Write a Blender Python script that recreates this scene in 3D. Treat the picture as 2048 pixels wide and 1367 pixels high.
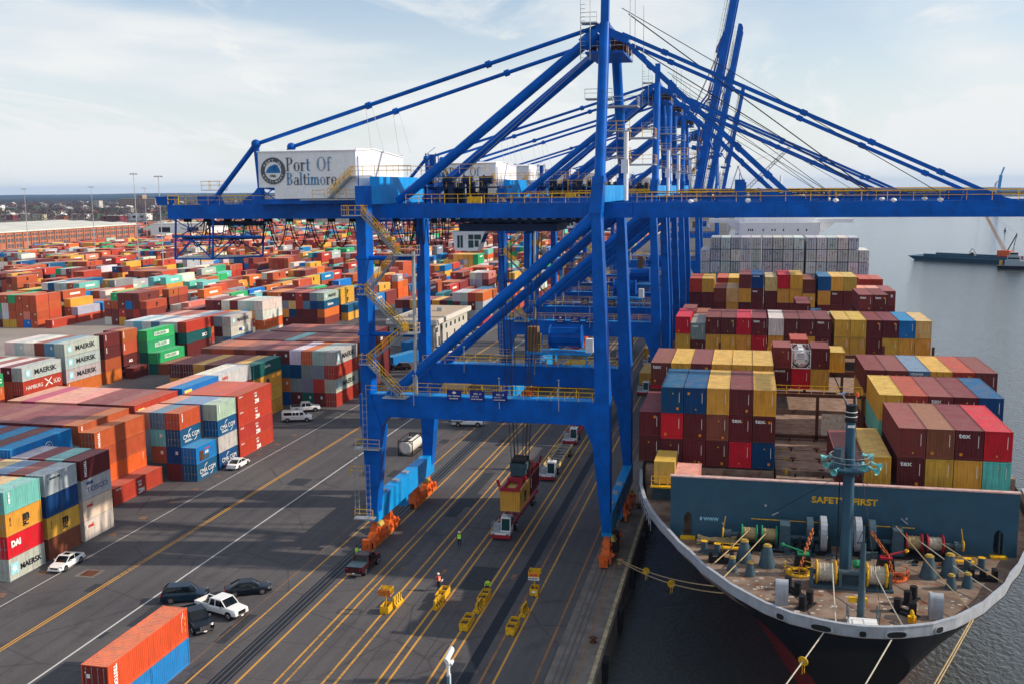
import bpy, bmesh, math, random
from mathutils import Vector, Matrix
import numpy as np
R = math.radians
rnd = random.Random(7)
scene = bpy.context.scene
for o in list(bpy.data.objects): bpy.data.objects.remove(o)
col = scene.collection
# ---------------------------------------------------------------- camera, world, sun, exposure
cd = bpy.data.cameras.new('camera'); cam = bpy.data.objects.new('camera', cd); col.objects.link(cam)
yaw, pitch, roll = -0.2233104, 0.1472846, -0.0091948
fwd = Vector((math.sin(yaw)*math.cos(pitch), math.cos(yaw)*math.cos(pitch), -math.sin(pitch)))
rgt = Vector((math.cos(yaw), -math.sin(yaw), 0)); up = rgt.cross(fwd)
r2 = rgt*math.cos(roll)+up*math.sin(roll); u2 = -rgt*math.sin(roll)+up*math.cos(roll)
cam.matrix_world = Matrix(((r2.x, u2.x, -fwd.x, 0), (r2.y, u2.y, -fwd.y, 0), (r2.z, u2.z, -fwd.z, 43.2), (0, 0, 0, 1)))
cd.sensor_width = 36; cd.lens = 36*2071.336/2048; cd.clip_end = 40000; cd.clip_start = 1
scene.camera = cam
SUN = Vector((1.69, 0.36, 1.0)).normalized()
SUN_EL = math.asin(SUN.z); SUN_AZ = math.atan2(SUN.x, SUN.y)
w = bpy.data.worlds.new('World'); scene.world = w; w.use_nodes = True
nt = w.node_tree; N = nt.nodes; L = nt.links; N.clear()
out = N.new('ShaderNodeOutputWorld'); bg = N.new('ShaderNodeBackground')
sky = N.new('ShaderNodeTexSky'); sky.sky_type = 'NISHITA'; sky.sun_disc = False
sky.sun_elevation = SUN_EL; sky.sun_rotation = SUN_AZ; sky.altitude = 20; sky.air_density = 1.0; sky.dust_density = 0.6; sky.ozone_density = 2.6
tc = N.new('ShaderNodeTexCoord'); sep = N.new('ShaderNodeSeparateXYZ'); L.new(tc.outputs['Generated'], sep.inputs[0])
add = N.new('ShaderNodeMath'); add.operation = 'ADD'; add.inputs[1].default_value = 0.12; L.new(sep.outputs['Z'], add.inputs[0])
dx = N.new('ShaderNodeMath'); dx.operation = 'DIVIDE'; L.new(sep.outputs['X'], dx.inputs[0]); L.new(add.outputs[0], dx.inputs[1])
dy = N.new('ShaderNodeMath'); dy.operation = 'DIVIDE'; L.new(sep.outputs['Y'], dy.inputs[0]); L.new(add.outputs[0], dy.inputs[1])
cb = N.new('ShaderNodeCombineXYZ'); L.new(dx.outputs[0], cb.inputs[0]); L.new(dy.outputs[0], cb.inputs[1])
def wnoise(sc, rot, loc, det, rough, dist, lo, hi, a_, b_):
    mp_ = N.new('ShaderNodeMapping'); mp_.inputs['Scale'].default_value = sc; mp_.inputs['Rotation'].default_value = (0, 0, rot); mp_.inputs['Location'].default_value = loc; L.new(cb.outputs[0], mp_.inputs[0])
    n_ = N.new('ShaderNodeTexNoise'); n_.inputs['Scale'].default_value = 1; n_.inputs['Detail'].default_value = det; n_.inputs['Roughness'].default_value = rough; n_.inputs['Distortion'].default_value = dist; L.new(mp_.outputs[0], n_.inputs['Vector'])
    r_ = N.new('ShaderNodeMapRange'); r_.interpolation_type = 'SMOOTHSTEP'; L.new(n_.outputs['Fac'], r_.inputs[0]); r_.inputs[1].default_value = lo; r_.inputs[2].default_value = hi; r_.inputs[3].default_value = a_; r_.inputs[4].default_value = b_; return r_.outputs[0]
def wadd(a_, b_):
    m_ = N.new('ShaderNodeMath'); m_.operation = 'ADD'; m_.use_clamp = True; L.new(a_, m_.inputs[0]); L.new(b_, m_.inputs[1]); return m_.outputs[0]
veil = N.new('ShaderNodeMapRange'); L.new(sep.outputs['Z'], veil.inputs[0]); veil.inputs[1].default_value = 0; veil.inputs[2].default_value = .20; veil.inputs[3].default_value = .93; veil.inputs[4].default_value = .12
big = wnoise((.55, .35, 1), .5, (5.1, .7, 0), 5, .5, .4, .44, .66, 0, .70)
wisp = wnoise((1.3, .55, 1), .9, (2.3, 8.1, 0), 9, .62, 1.2, .50, .68, 0, .45)
fac = wadd(wadd(veil.outputs[0], big), wisp)
mx = N.new('ShaderNodeMix'); mx.data_type = 'RGBA'; mx.inputs['B'].default_value = (6.1, 6.25, 6.25, 1)
L.new(fac, mx.inputs['Factor']); L.new(sky.outputs[0], mx.inputs['A'])
L.new(mx.outputs['Result'], bg.inputs[0]); bg.inputs[1].default_value = 0.145
L.new(bg.outputs[0], out.inputs[0])
sd = bpy.data.lights.new('sun', 'SUN'); sd.energy = 5.0; sd.angle = R(0.6); sd.color = (1.0, 0.87, 0.70)
so = bpy.data.objects.new('sun', sd); col.objects.link(so); so.rotation_euler = SUN.to_track_quat('Z', 'Y').to_euler()
scene.view_settings.view_transform = 'Standard'; scene.view_settings.look = 'None'; scene.view_settings.gamma = 1; scene.view_settings.use_curve_mapping = False
scene.view_settings.exposure = 0.0
scene.render.engine = 'CYCLES'

# ---------------------------------------------------------------- materials
MATS = {}
def mat(name, c=(.5, .5, .5), rough=.6, metal=0, var=.12, scale=1.5, dirt=0, dirtc=(.12, .07, .04), src=None, top=0, topc=(.42, .36, .35), bump=0, spec=.22, streak=0, coat=0):
    if name in MATS: return MATS[name]
    m = bpy.data.materials.new(name); m.use_nodes = True; n = m.node_tree.nodes; l = m.node_tree.links
    b = n['Principled BSDF']; b.inputs['Roughness'].default_value = rough; b.inputs['Metallic'].default_value = metal; b.inputs['Specular IOR Level'].default_value = spec
    if coat: b.inputs['Coat Weight'].default_value = coat; b.inputs['Coat Roughness'].default_value = .08
    if src == 'obj':
        q = n.new('ShaderNodeObjectInfo'); cs = q.outputs['Color']
    elif src == 'attr':
        q = n.new('ShaderNodeAttribute'); q.attribute_name = 'Col'; cs = q.outputs['Color']
    else:
        q = n.new('ShaderNodeRGB'); q.outputs[0].default_value = (*c, 1); cs = q.outputs[0]
    ge = n.new('ShaderNodeNewGeometry')
    def noise(sc, det=5, vec=None):
        t = n.new('ShaderNodeTexNoise'); t.inputs['Scale'].default_value = sc; t.inputs['Detail'].default_value = det
        l.new(vec or ge.outputs['Position'], t.inputs['Vector']); return t.outputs['Fac']
    def mixc(f, a, bcol, mode='MIX'):
        x = n.new('ShaderNodeMix'); x.data_type = 'RGBA'; x.blend_type = mode
        if isinstance(f, float): x.inputs['Factor'].default_value = f
        else: l.new(f, x.inputs['Factor'])
        l.new(a, x.inputs['A'])
        if isinstance(bcol, tuple): x.inputs['B'].default_value = (*bcol, 1)
        else: l.new(bcol, x.inputs['B'])
        return x.outputs['Result']
    def rng(v, a, b2, c2, d):
        t = n.new('ShaderNodeMapRange'); l.new(v, t.inputs[0]); t.inputs[1].default_value = a; t.inputs[2].default_value = b2; t.inputs[3].default_value = c2; t.inputs[4].default_value = d
        return t.outputs[0]
    if var:
        v = rng(noise(scale), .3, .7, 1-var, 1+var)
        h = n.new('ShaderNodeHueSaturation'); l.new(v, h.inputs['Value']); l.new(cs, h.inputs['Color']); cs = h.outputs[0]
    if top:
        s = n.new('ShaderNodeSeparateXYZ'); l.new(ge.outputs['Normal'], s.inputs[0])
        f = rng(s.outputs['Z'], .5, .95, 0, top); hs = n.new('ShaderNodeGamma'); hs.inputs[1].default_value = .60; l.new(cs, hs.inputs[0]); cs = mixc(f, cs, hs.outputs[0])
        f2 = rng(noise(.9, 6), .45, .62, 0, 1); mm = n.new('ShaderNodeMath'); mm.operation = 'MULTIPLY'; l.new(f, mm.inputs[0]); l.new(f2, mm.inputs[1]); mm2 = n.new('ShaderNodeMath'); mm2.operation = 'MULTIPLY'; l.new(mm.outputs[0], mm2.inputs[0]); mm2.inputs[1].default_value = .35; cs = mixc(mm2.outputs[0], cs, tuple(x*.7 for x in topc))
    if dirt:
        f = rng(noise(scale*1.7, 8), .52, .72, 0, dirt); cs = mixc(f, cs, dirtc)
    if streak:
        mpn = n.new('ShaderNodeMapping'); mpn.inputs['Scale'].default_value = (3, 3, .35); l.new(ge.outputs['Position'], mpn.inputs[0])
        f = rng(noise(1.2, 6, mpn.outputs[0]), .52, .75, 0, streak); cs = mixc(f, cs, dirtc)
    l.new(cs, b.inputs['Base Color'])
    if bump:
        bp = n.new('ShaderNodeBump'); bp.inputs['Strength'].default_value = bump; bp.inputs['Distance'].default_value = .05
        l.new(noise(scale*6, 6), bp.inputs['Height']); l.new(bp.outputs[0], b.inputs['Normal'])
    MATS[name] = m; return m
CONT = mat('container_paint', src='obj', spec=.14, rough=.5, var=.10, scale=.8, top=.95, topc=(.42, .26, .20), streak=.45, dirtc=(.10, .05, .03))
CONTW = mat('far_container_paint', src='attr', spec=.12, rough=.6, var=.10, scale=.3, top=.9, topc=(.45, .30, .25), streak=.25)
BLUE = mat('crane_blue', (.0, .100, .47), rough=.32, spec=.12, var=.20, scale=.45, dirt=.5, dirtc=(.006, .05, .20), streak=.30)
LITBLUE = mat('sunlit_crane_blue', (.002, .28, .72), rough=.4, spec=.25, var=.12, scale=.8, dirt=.25, dirtc=(.02, .07, .18))  # brighter copy of the crane blue, sunlight put into the colour
DKBL = mat('crane_dark_steel', (.01, .025, .07), rough=.6)
YEL = mat('safety_yellow', (.74, .41, .012), rough=.5, var=.25, scale=3, dirt=.6, dirtc=(.2, .10, .03))
ORG = mat('bogie_orange', (.70, .13, .02), rough=.5, dirt=.6, scale=2, dirtc=(.13, .04, .02))
GALV = mat('galvanised_steel', (.42, .44, .46), rough=.45, metal=.5)
WHT = mat('white_cladding', (.82, .82, .84), rough=.5, var=.05, streak=.15, dirtc=(.4, .36, .33))
WPNT = mat('white_vehicle_paint', (.80, .80, .80), rough=.25, var=.03, coat=.5)
DPNT = mat('dark_vehicle_paint', (.002, .005, .010), rough=.25, var=.03, coat=.15, spec=.3)
BPNT = mat('navy_vehicle_paint', (.003, .016, .035), rough=.25, var=.03, coat=.15, spec=.3)
MPNT = mat('maroon_vehicle_paint', (.045, .005, .009), rough=.25, var=.03, coat=.2, spec=.3)
SPNT = mat('silver_vehicle_paint', (.42, .43, .44), rough=.3, metal=.4, var=.03)
GLASS = mat('dark_glass', (.004, .006, .008), rough=.08, var=0, spec=.4)
CABGL = mat('cab_glass', (.012, .05, .06), rough=.08, var=0)
TYRE = mat('tyre_rubber', (.015, .015, .016), rough=.85)
CHROME = mat('bright_metal', (.6, .6, .62), rough=.22, metal=1, var=0)
BLACK = mat('black_steel', (.012, .012, .014), rough=.5)
CABLE = mat('black_cable', (.008, .009, .013), rough=.7, var=0)
REDL = mat('red_lens', (.45, .01, .015), rough=.3, var=0)
HULL = mat('hull_black', (.006, .007, .012), rough=.4, dirt=.3, scale=.3, dirtc=(.03, .02, .02))
HULLR = mat('boot_topping_red', (.24, .025, .025), rough=.55, dirt=.4, scale=.3)
HGREY = mat('bulwark_grey', (.34, .37, .42), rough=.5, streak=.35, dirtc=(.25, .14, .08))
NAVYG = mat('breakwater_paint', (.03, .085, .135), rough=.5, var=.12, scale=.7, streak=.25, dirtc=(.05, .08, .10))
DECK = mat('deck_paint', (.185, .135, .105), rough=.75, var=.4, scale=.55, dirt=.9, dirtc=(.15, .050, .018), bump=.2)
SHIPB = mat('ship_machinery_blue', (.045, .085, .115), rough=.5, var=.2, scale=2, dirt=.3, dirtc=(.12, .07, .05))
RUST = mat('rusty_hatch_steel', (.26, .18, .14), rough=.75, var=.3, scale=.8, dirt=.9, dirtc=(.16, .05, .02), bump=.2)
RUSTD = mat('rusty_frame_steel', (.10, .035, .02), rough=.8, var=.3, scale=1.2, dirt=.6)
ROPE = mat('mooring_rope', (.50, .46, .38), rough=.9, var=.15, scale=4)
ROPEY = mat('tan_rope', (.45, .33, .17), rough=.9, var=.15, scale=4)
CHAIN = mat('rusty_chain', (.45, .13, .04), rough=.8, var=.3, scale=4)
GRN = mat('brake_green', (.02, .22, .10), rough=.5)
REDM = mat('machinery_red', (.35, .015, .03), rough=.5, dirt=.3)
TEALH = mat('horn_teal', (.18, .52, .52), rough=.45)
CONC = mat('quay_concrete', (.17, .15, .135), rough=.9, var=.25, scale=.5, dirt=.5, dirtc=(.07, .06, .055), bump=.2)
WPAINT = mat('white_lettering', (.78, .78, .76), rough=.5, var=.08, scale=4)
BPAINT = mat('black_lettering', (.02, .022, .03), rough=.5, var=.1)
CPAINT = mat('star_cyan', (.30, .62, .74), rough=.5, var=.1)
OPAINT = mat('orange_sticker', (.75, .25, .02), rough=.5, var=.1)
RPAINT = mat('red_lettering', (.60, .03, .03), rough=.5, var=.1)
NPAINT = mat('navy_lettering', (.03, .06, .25), rough=.5, var=.1)
BEIGE = mat('beige_wall', (.50, .47, .42), rough=.7, var=.1)
GREYW = mat('grey_panel_wall', (.33, .33, .34), rough=.6, var=.1)
BRICKM = mat('brick_wall', (.42, .15, .08), rough=.85, var=.2, scale=.2)
ROOFP = mat('pale_roof', (.55, .55, .50), rough=.8, var=.1, scale=.05)
TREEM = mat('bare_trees', (.085, .050, .040), rough=.95, var=.3, scale=.02)
PINEM = mat('evergreen_leaves', (.02, .045, .025), rough=.95, var=.3, scale=.05)
HILLM = mat('wooded_hills', (.022, .028, .030), rough=1, var=.3, scale=.01)
SKINM = mat('skin', (.35, .20, .14), rough=.6, var=0)
CLOTH = mat('dark_clothing', (.012, .013, .018), rough=.9)
HIVIS = mat('hivis_lime', (.50, .95, .05), rough=.7, var=.08)
HIVO = mat('hivis_orange', (.90, .12, .04), rough=.7, var=.08)
PAPER = mat('paper_white', (.85, .85, .82), rough=.8, var=0)
PALEC = mat('distant_crane_paint', (.50, .46, .50), rough=.7, var=.05)

def ground_mat():
    m = bpy.data.materials.new('asphalt'); m.use_nodes = True; n = m.node_tree.nodes; l = m.node_tree.links
    b = n['Principled BSDF']; b.inputs['Roughness'].default_value = .82; b.inputs['Specular IOR Level'].default_value = .35
    g = n.new('ShaderNodeNewGeometry')
    def noise(sc, det, scl=(1, 1, 1), rough=.5):
        mpn = n.new('ShaderNodeMapping'); mpn.inputs['Scale'].default_value = scl; l.new(g.outputs['Position'], mpn.inputs[0])
        t = n.new('ShaderNodeTexNoise'); t.inputs['Scale'].default_value = sc; t.inputs['Detail'].default_value = det; t.inputs['Roughness'].default_value = rough; l.new(mpn.outputs[0], t.inputs['Vector']); return t.outputs['Fac']
    def ramp(v, a, b2, ca, cb2):
        r_ = n.new('ShaderNodeValToRGB'); l.new(v, r_.inputs[0]); e = r_.color_ramp.elements; e[0].position = a; e[1].position = b2; e[0].color = (*ca, 1); e[1].color = (*cb2, 1); return r_.outputs[0]
    def mixc(mode, f, a, b2):
        x = n.new('ShaderNodeMix'); x.data_type = 'RGBA'; x.blend_type = mode; x.inputs['Factor'].default_value = f; l.new(a, x.inputs['A']); l.new(b2, x.inputs['B']); return x.outputs['Result']
    base = ramp(noise(.06, 8), .3, .7, (.068, .064, .071), (.105, .098, .100))
    fine = ramp(noise(3.5, 8, rough=.7), .3, .7, (.80, .80, .80), (1.18, 1.18, 1.18))
    wheel = ramp(noise(.9, 5, (1, .012, 1)), .32, .68, (.86, .86, .88), (1.12, 1.10, 1.08))
    stains = ramp(noise(.28, 7, (1, .6, 1), .6), .56, .72, (1, 1, 1), (.50, .50, .53))
    c = mixc('MULTIPLY', 1, base, fine); c = mixc('MULTIPLY', .9, c, wheel); c = mixc('MULTIPLY', .75, c, stains)
    # seams and cracks between paving strips
    v = n.new('ShaderNodeTexVoronoi'); v.feature = 'DISTANCE_TO_EDGE'; v.inputs['Scale'].default_value = .085; v.inputs['Randomness'].default_value = .8
    l.new(g.outputs['Position'], v.inputs['Vector'])
    c = mixc('MULTIPLY', .6, c, ramp(v.outputs['Distance'], .0, .012, (.35, .35, .37), (1, 1, 1)))
    s = n.new('ShaderNodeSeparateXYZ'); l.new(g.outputs['Position'], s.inputs[0])
    # pale concrete of the old inland yard
    mr = n.new('ShaderNodeMapRange'); l.new(s.outputs['X'], mr.inputs[0]); mr.inputs[1].default_value = -128; mr.inputs[2].default_value = -155
    x = n.new('ShaderNodeMix'); x.data_type = 'RGBA'; l.new(mr.outputs[0], x.inputs['Factor']); l.new(c, x.inputs['A'])
    pale = mixc('MULTIPLY', .8, ramp(noise(.05, 8), .3, .7, (.22, .19, .17), (.33, .29, .26)), fine); l.new(pale, x.inputs['B'])
    # land beyond the terminal
    ma = n.new('ShaderNodeMath'); ma.operation = 'ADD'; l.new(s.outputs['Y'], ma.inputs[0]); l.new(s.outputs['X'], ma.inputs[1]); ma.inputs[1].default_value = 0
    mr2 = n.new('ShaderNodeMapRange'); l.new(s.outputs['Y'], mr2.inputs[0]); mr2.inputs[1].default_value = 1150; mr2.inputs[2].default_value = 1300
    x2 = n.new('ShaderNodeMix'); x2.data_type = 'RGBA'; l.new(mr2.outputs[0], x2.inputs['Factor']); l.new(x.outputs['Result'], x2.inputs['A'])
    l.new(ramp(noise(.006, 8), .35, .65, (.06, .05, .04), (.16, .13, .10)), x2.inputs['B'])
    l.new(x2.outputs['Result'], b.inputs['Base Color'])
    bp = n.new('ShaderNodeBump'); bp.inputs['Strength'].default_value = .35; bp.inputs['Distance'].default_value = .02; l.new(noise(9, 6), bp.inputs['Height']); l.new(bp.outputs[0], b.inputs['Normal'])
    return m
ASPH = ground_mat()
def line_mat(name, c, wear):
    m = bpy.data.materials.new(name); m.use_nodes = True; n = m.node_tree.nodes; l = m.node_tree.links
    b = n['Principled BSDF']; b.inputs['Roughness'].default_value = .75
    g = n.new('ShaderNodeNewGeometry')
    t = n.new('ShaderNodeTexNoise'); t.inputs['Scale'].default_value = 2.6; t.inputs['Detail'].default_value = 8; t.inputs['Roughness'].default_value = .7; l.new(g.outputs['Position'], t.inputs['Vector'])
    t2 = n.new('ShaderNodeTexNoise'); t2.inputs['Scale'].default_value = .12; t2.inputs['Detail'].default_value = 3; l.new(g.outputs['Position'], t2.inputs['Vector'])
    a = n.new('ShaderNodeMath'); a.operation = 'MULTIPLY_ADD'; l.new(t2.outputs['Fac'], a.inputs[0]); a.inputs[1].default_value = .8; l.new(t.outputs['Fac'], a.inputs[2])
    r_ = n.new('ShaderNodeValToRGB'); l.new(a.outputs[0], r_.inputs[0]); e = r_.color_ramp.elements
    e[0].position = wear; e[0].color = (.085, .065, .05, 1); e[1].position = wear+.28; e[1].color = (*c, 1)
    l.new(r_.outputs[0], b.inputs['Base Color']); return m
LYEL = line_mat('yellow_line_paint', (.56, .28, .04), .60)
LYEL2 = line_mat('worn_orange_line_paint', (.33, .14, .04), .70)
LWHT = line_mat('white_line_paint', (.55, .55, .55), .45)
TAR = mat('tar_strip', (.014, .018, .026), rough=.6, var=.3, scale=.8)
PATCH = mat('asphalt_patch', (.036, .040, .048), rough=.85, var=.15, scale=1.5)
RAILM = mat('rail_steel', (.16, .15, .15), rough=.4, metal=.6, dirt=.5)
def water_mat():
    m = bpy.data.materials.new('harbour_water'); m.use_nodes = True; n = m.node_tree.nodes; l = m.node_tree.links
    b = n['Principled BSDF']; b.inputs['Base Color'].default_value = (.065, .07, .066, 1); b.inputs['Roughness'].default_value = .06; b.inputs['IOR'].default_value = 1.36
    g = n.new('ShaderNodeNewGeometry')
    def nz(sc, scl, det=4):
        mpn = n.new('ShaderNodeMapping'); mpn.inputs['Scale'].default_value = scl; mpn.inputs['Rotation'].default_value = (0, 0, .35); l.new(g.outputs['Position'], mpn.inputs[0])
        t = n.new('ShaderNodeTexNoise'); t.inputs['Scale'].default_value = sc; t.inputs['Detail'].default_value = det; l.new(mpn.outputs[0], t.inputs['Vector']); return t.outputs['Fac']
    a = n.new('ShaderNodeMath'); a.operation = 'MULTIPLY_ADD'; l.new(nz(.55, (1, .55, 1), 6), a.inputs[0]); a.inputs[1].default_value = .6
    l.new(nz(1.9, (1, .6, 1), 4), a.inputs[2])
    bp = n.new('ShaderNodeBump'); bp.inputs['Strength'].default_value = .42; bp.inputs['Distance'].default_value = .42; l.new(a.outputs[0], bp.inputs['Height']); l.new(bp.outputs[0], b.inputs['Normal'])
    return m
WATER = water_mat()

# ---------------------------------------------------------------- mesh helpers
class MB:
    def __init__(s): s.v = []; s.f = []; s.m = []; s.mi = 0; s.c = []; s.cc = None
    def face(s, *idx):
        s.f.append(idx); s.m.append(s.mi)
        if s.cc: s.c.append(s.cc)
    def quad(s, a, b, c, d):
        k = len(s.v); s.v += [tuple(a), tuple(b), tuple(c), tuple(d)]; s.face(k, k+1, k+2, k+3)
    def box(s, x0, y0, z0, x1, y1, z1, bottom=True):
        k = len(s.v); s.v += [(x0, y0, z0), (x1, y0, z0), (x1, y1, z0), (x0, y1, z0), (x0, y0, z1), (x1, y0, z1), (x1, y1, z1), (x0, y1, z1)]
        if bottom: s.face(k+3, k+2, k+1, k)
        for q in ((4, 5, 6, 7), (0, 1, 5, 4), (1, 2, 6, 5), (2, 3, 7, 6), (3, 0, 4, 7)): s.face(*[k+i for i in q])
        return s
    def hexa(s, bot, topp):
        k = len(s.v); s.v += [tuple(p) for p in bot]+[tuple(p) for p in topp]; n = len(bot)
        s.face(*[k+i for i in range(n-1, -1, -1)]); s.face(*[k+n+i for i in range(n)])
        for i in range(n): j = (i+1) % n; s.face(k+i, k+j, k+n+j, k+n+i)
        return s
    def frame(s, a, b):
        d = (Vector(b)-Vector(a)); z = d.normalized() if d.length > 1e-9 else Vector((0, 0, 1))
        ref = Vector((0, 0, 1)) if abs(z.z) < .95 else Vector((0, 1, 0))
        x = ref.cross(z).normalized(); y = z.cross(x); return x, y
    def bar(s, a, b, w_, h=None, w2=None):
        h = h or w_; x, y = s.frame(a, b); a = Vector(a); b = Vector(b); k2 = (w2 or w_)/w_
        s.hexa([a-x*w_/2-y*h/2, a+x*w_/2-y*h/2, a+x*w_/2+y*h/2, a-x*w_/2+y*h/2], [b-x*w_/2*k2-y*h/2*k2, b+x*w_/2*k2-y*h/2*k2, b+x*w_/2*k2+y*h/2*k2, b-x*w_/2*k2+y*h/2*k2]); return s
    def tube(s, a, b, r, n=12, r2=None, caps=True):
        x, y = s.frame(a, b); a = Vector(a); b = Vector(b); r2 = r if r2 is None else r2; k = len(s.v)
        for i in range(n):
            t = 2*math.pi*i/n; s.v.append(tuple(a+(x*math.cos(t)+y*math.sin(t))*r))
        for i in range(n):
            t = 2*math.pi*i/n; s.v.append(tuple(b+(x*math.cos(t)+y*math.sin(t))*r2))
        for i in range(n): j = (i+1) % n; s.face(k+i, k+j, k+n+j, k+n+i)
        if caps: s.face(*[k+i for i in range(n-1, -1, -1)]); s.face(*[k+n+i for i in range(n)])
        return s
    def path(s, pts, r, n=6):
        for a, b in zip(pts, pts[1:]): s.tube(a, b, r, n, caps=False)
        return s
    def torus(s, c, axis, Rr, r, n=16, k=6):
        axis = Vector(axis).normalized(); x, y = s.frame((0, 0, 0), axis); c = Vector(c); pts = []
        for i in range(n+1):
            t = 2*math.pi*i/n; pts.append(tuple(c+(x*math.cos(t)+y*math.sin(t))*Rr))
        return s.path(pts, r, k)
    def prism(s, poly, a, b, axis='z'):
        f = {'z': lambda p, h: (p[0], p[1], h), 'x': lambda p, h: (h, p[0], p[1]), 'y': lambda p, h: (p[0], h, p[1])}[axis]
        lo, hi = (a, b)
        bot = [f(p, lo) for p in poly]; tp = [f(p, hi) for p in poly]
        return s.hexa(bot, tp)
    def sphere(s, c, r, n=8, sx=1, sy=1, sz=1):
        k = len(s.v); m = n//2
        for i in range(m+1):
            ph = math.pi*i/m
            for j in range(n):
                t = 2*math.pi*j/n; s.v.append((c[0]+r*sx*math.sin(ph)*math.cos(t), c[1]+r*sy*math.sin(ph)*math.sin(t), c[2]+r*sz*math.cos(ph)))
        for i in range(m):
            for j in range(n): s.face(k+i*n+j, k+(i+1)*n+j, k+(i+1)*n+(j+1) % n, k+i*n+(j+1) % n)
        return s
    def mesh(s, name, mats, smooth=False):
        me = bpy.data.meshes.new(name); me.from_pydata(s.v, [], s.f)
        if not isinstance(mats, (list, tuple)): mats = [mats]
        for m_ in mats: me.materials.append(m_)
        if any(s.m): me.polygons.foreach_set('material_index', s.m)
        if smooth: me.polygons.foreach_set('use_smooth', [True]*len(s.f))
        if s.c:
            at = me.attributes.new('Col', 'FLOAT_COLOR', 'FACE'); at.data.foreach_set('color', [x for c_ in s.c for x in (*c_, 1)])
        me.update(); return me
    def build(s, name, mats, parent=None, loc=None, smooth=False):
        o = bpy.data.objects.new(name, s.mesh(name, mats, smooth)); col.objects.link(o)
        if parent: o.parent = parent
        if loc: o.location = loc
        return o
def auto(o, ang=35):
    me = o.data; me.polygons.foreach_set('use_smooth', [True]*len(me.polygons))
    try: me.set_sharp_from_angle(angle=R(ang))
    except Exception: pass
    return o
def tag(o, label=None, cat=None, group=None, kind=None):
    if label: o['label'] = label
    if cat: o['category'] = cat
    if group: o['group'] = group
    if kind: o['kind'] = kind
    return o
def empty(name, loc=(0, 0, 0), rz=0):
    o = bpy.data.objects.new(name, None); col.objects.link(o); o.location = loc; o.rotation_euler = (0, 0, rz); o.empty_display_size = .3; return o
def inst(name, me, parent=None, loc=(0, 0, 0), rz=0, color=None):
    o = bpy.data.objects.new(name, me); col.objects.link(o); o.location = loc
    if rz: o.rotation_euler = (0, 0, rz)
    if parent: o.parent = parent
    if color: o.color = (*color, 1)
    return o
def copy_tree(o, parent=None):
    c = o.copy(); col.objects.link(c)
    if parent: c.parent = parent
    for ch in [x for x in o.children]: copy_tree(ch, c)
    return c
TXT = {}
def text_mesh(s, size, m, bold=.02, sx=1.0, align='LEFT'):
    key = (s, size, m.name, bold, sx, align)
    if key in TXT: return TXT[key]
    cu = bpy.data.curves.new('lettering', 'FONT'); cu.body = s; cu.size = size; cu.offset = bold*size; cu.extrude = .012; cu.align_x = align; cu.resolution_u = 3
    ob = bpy.data.objects.new('lettering', cu); col.objects.link(ob)
    bpy.context.view_layer.update()
    me = bpy.data.meshes.new_from_object(ob.evaluated_get(bpy.context.evaluated_depsgraph_get()))
    bpy.data.objects.remove(ob); me.name = 'lettering'
    me.materials.clear(); me.materials.append(m)
    if sx != 1: me.transform(Matrix.Diagonal((sx, 1, 1, 1)))
    TXT[key] = me; return me
MX = Matrix(((0, 0, 1, 0), (1, 0, 0, 0), (0, 1, 0, 0), (0, 0, 0, 1)))   # text facing +x, reading towards +y
MY = Matrix(((1, 0, 0, 0), (0, 0, -1, 0), (0, 1, 0, 0), (0, 0, 0, 1)))  # text facing -y, reading towards +x
def text(s, size, m, parent, loc, face='x', bold=.02, sx=1.0, align='LEFT', vert=False, name='lettering'):
    o = bpy.data.objects.new(name, text_mesh(s, size, m, bold, sx, align)); col.objects.link(o)
    Mt = (MX if face == 'x' else MY).copy()
    if vert: Mt = Mt @ Matrix.Rotation(-math.pi/2, 4, 'Z')
    Mt.translation = loc
    o.parent = parent; o.matrix_local = Mt; return o
# ================================================================ SETTING
ZW = -3.2
def sheet(name, x0, y0, x1, y1, z, m, kind='structure'):
    b = MB(); b.quad((x0, y0, z), (x1, y0, z), (x1, y1, z), (x0, y1, z)); o = b.build(name, m); o['kind'] = kind; return o
QX = -12.2
b = MB()
for (x0, y0, x1, y1) in ((-13000, -400, -16.6, 13000),): b.quad((x0, y0, 0), (x1, y0, 0), (x1, y1, 0), (x0, y1, 0))
tag(b.build('ground', ASPH), kind='structure')
b = MB(); b.box(-16.6, -400, -6, QX, 1400, 0.02); tag(b.build('quay_apron', CONC), kind='structure')
b = MB(); b.box(-12.75, -400, .02, -12.35, 1400, .22); o = tag(b.build('quay_kerb', mat('kerb_paint', (.42, .34, .22), rough=.8, var=.3, dirt=.6)), kind='structure')
sheet('water', QX, -600, 9000, 13000, ZW, WATER)
b = MB(); b.box(1200, 5600, -5, 8900, 9000, 2.0)
for i in range(45):
    x = 900+i*170+rnd.uniform(-60, 60); b.sphere((x, 5700+rnd.uniform(0, 300), 0), rnd.uniform(120, 260), 8, 1, .6, .045)
for i in range(50):
    x = -900+i*70; b.sphere((x, 7600+rnd.uniform(0, 600), 0), rnd.uniform(150, 300), 8, 1, .6, .05)
tag(b.build('far_shore', HILLM), kind='structure')
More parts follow.
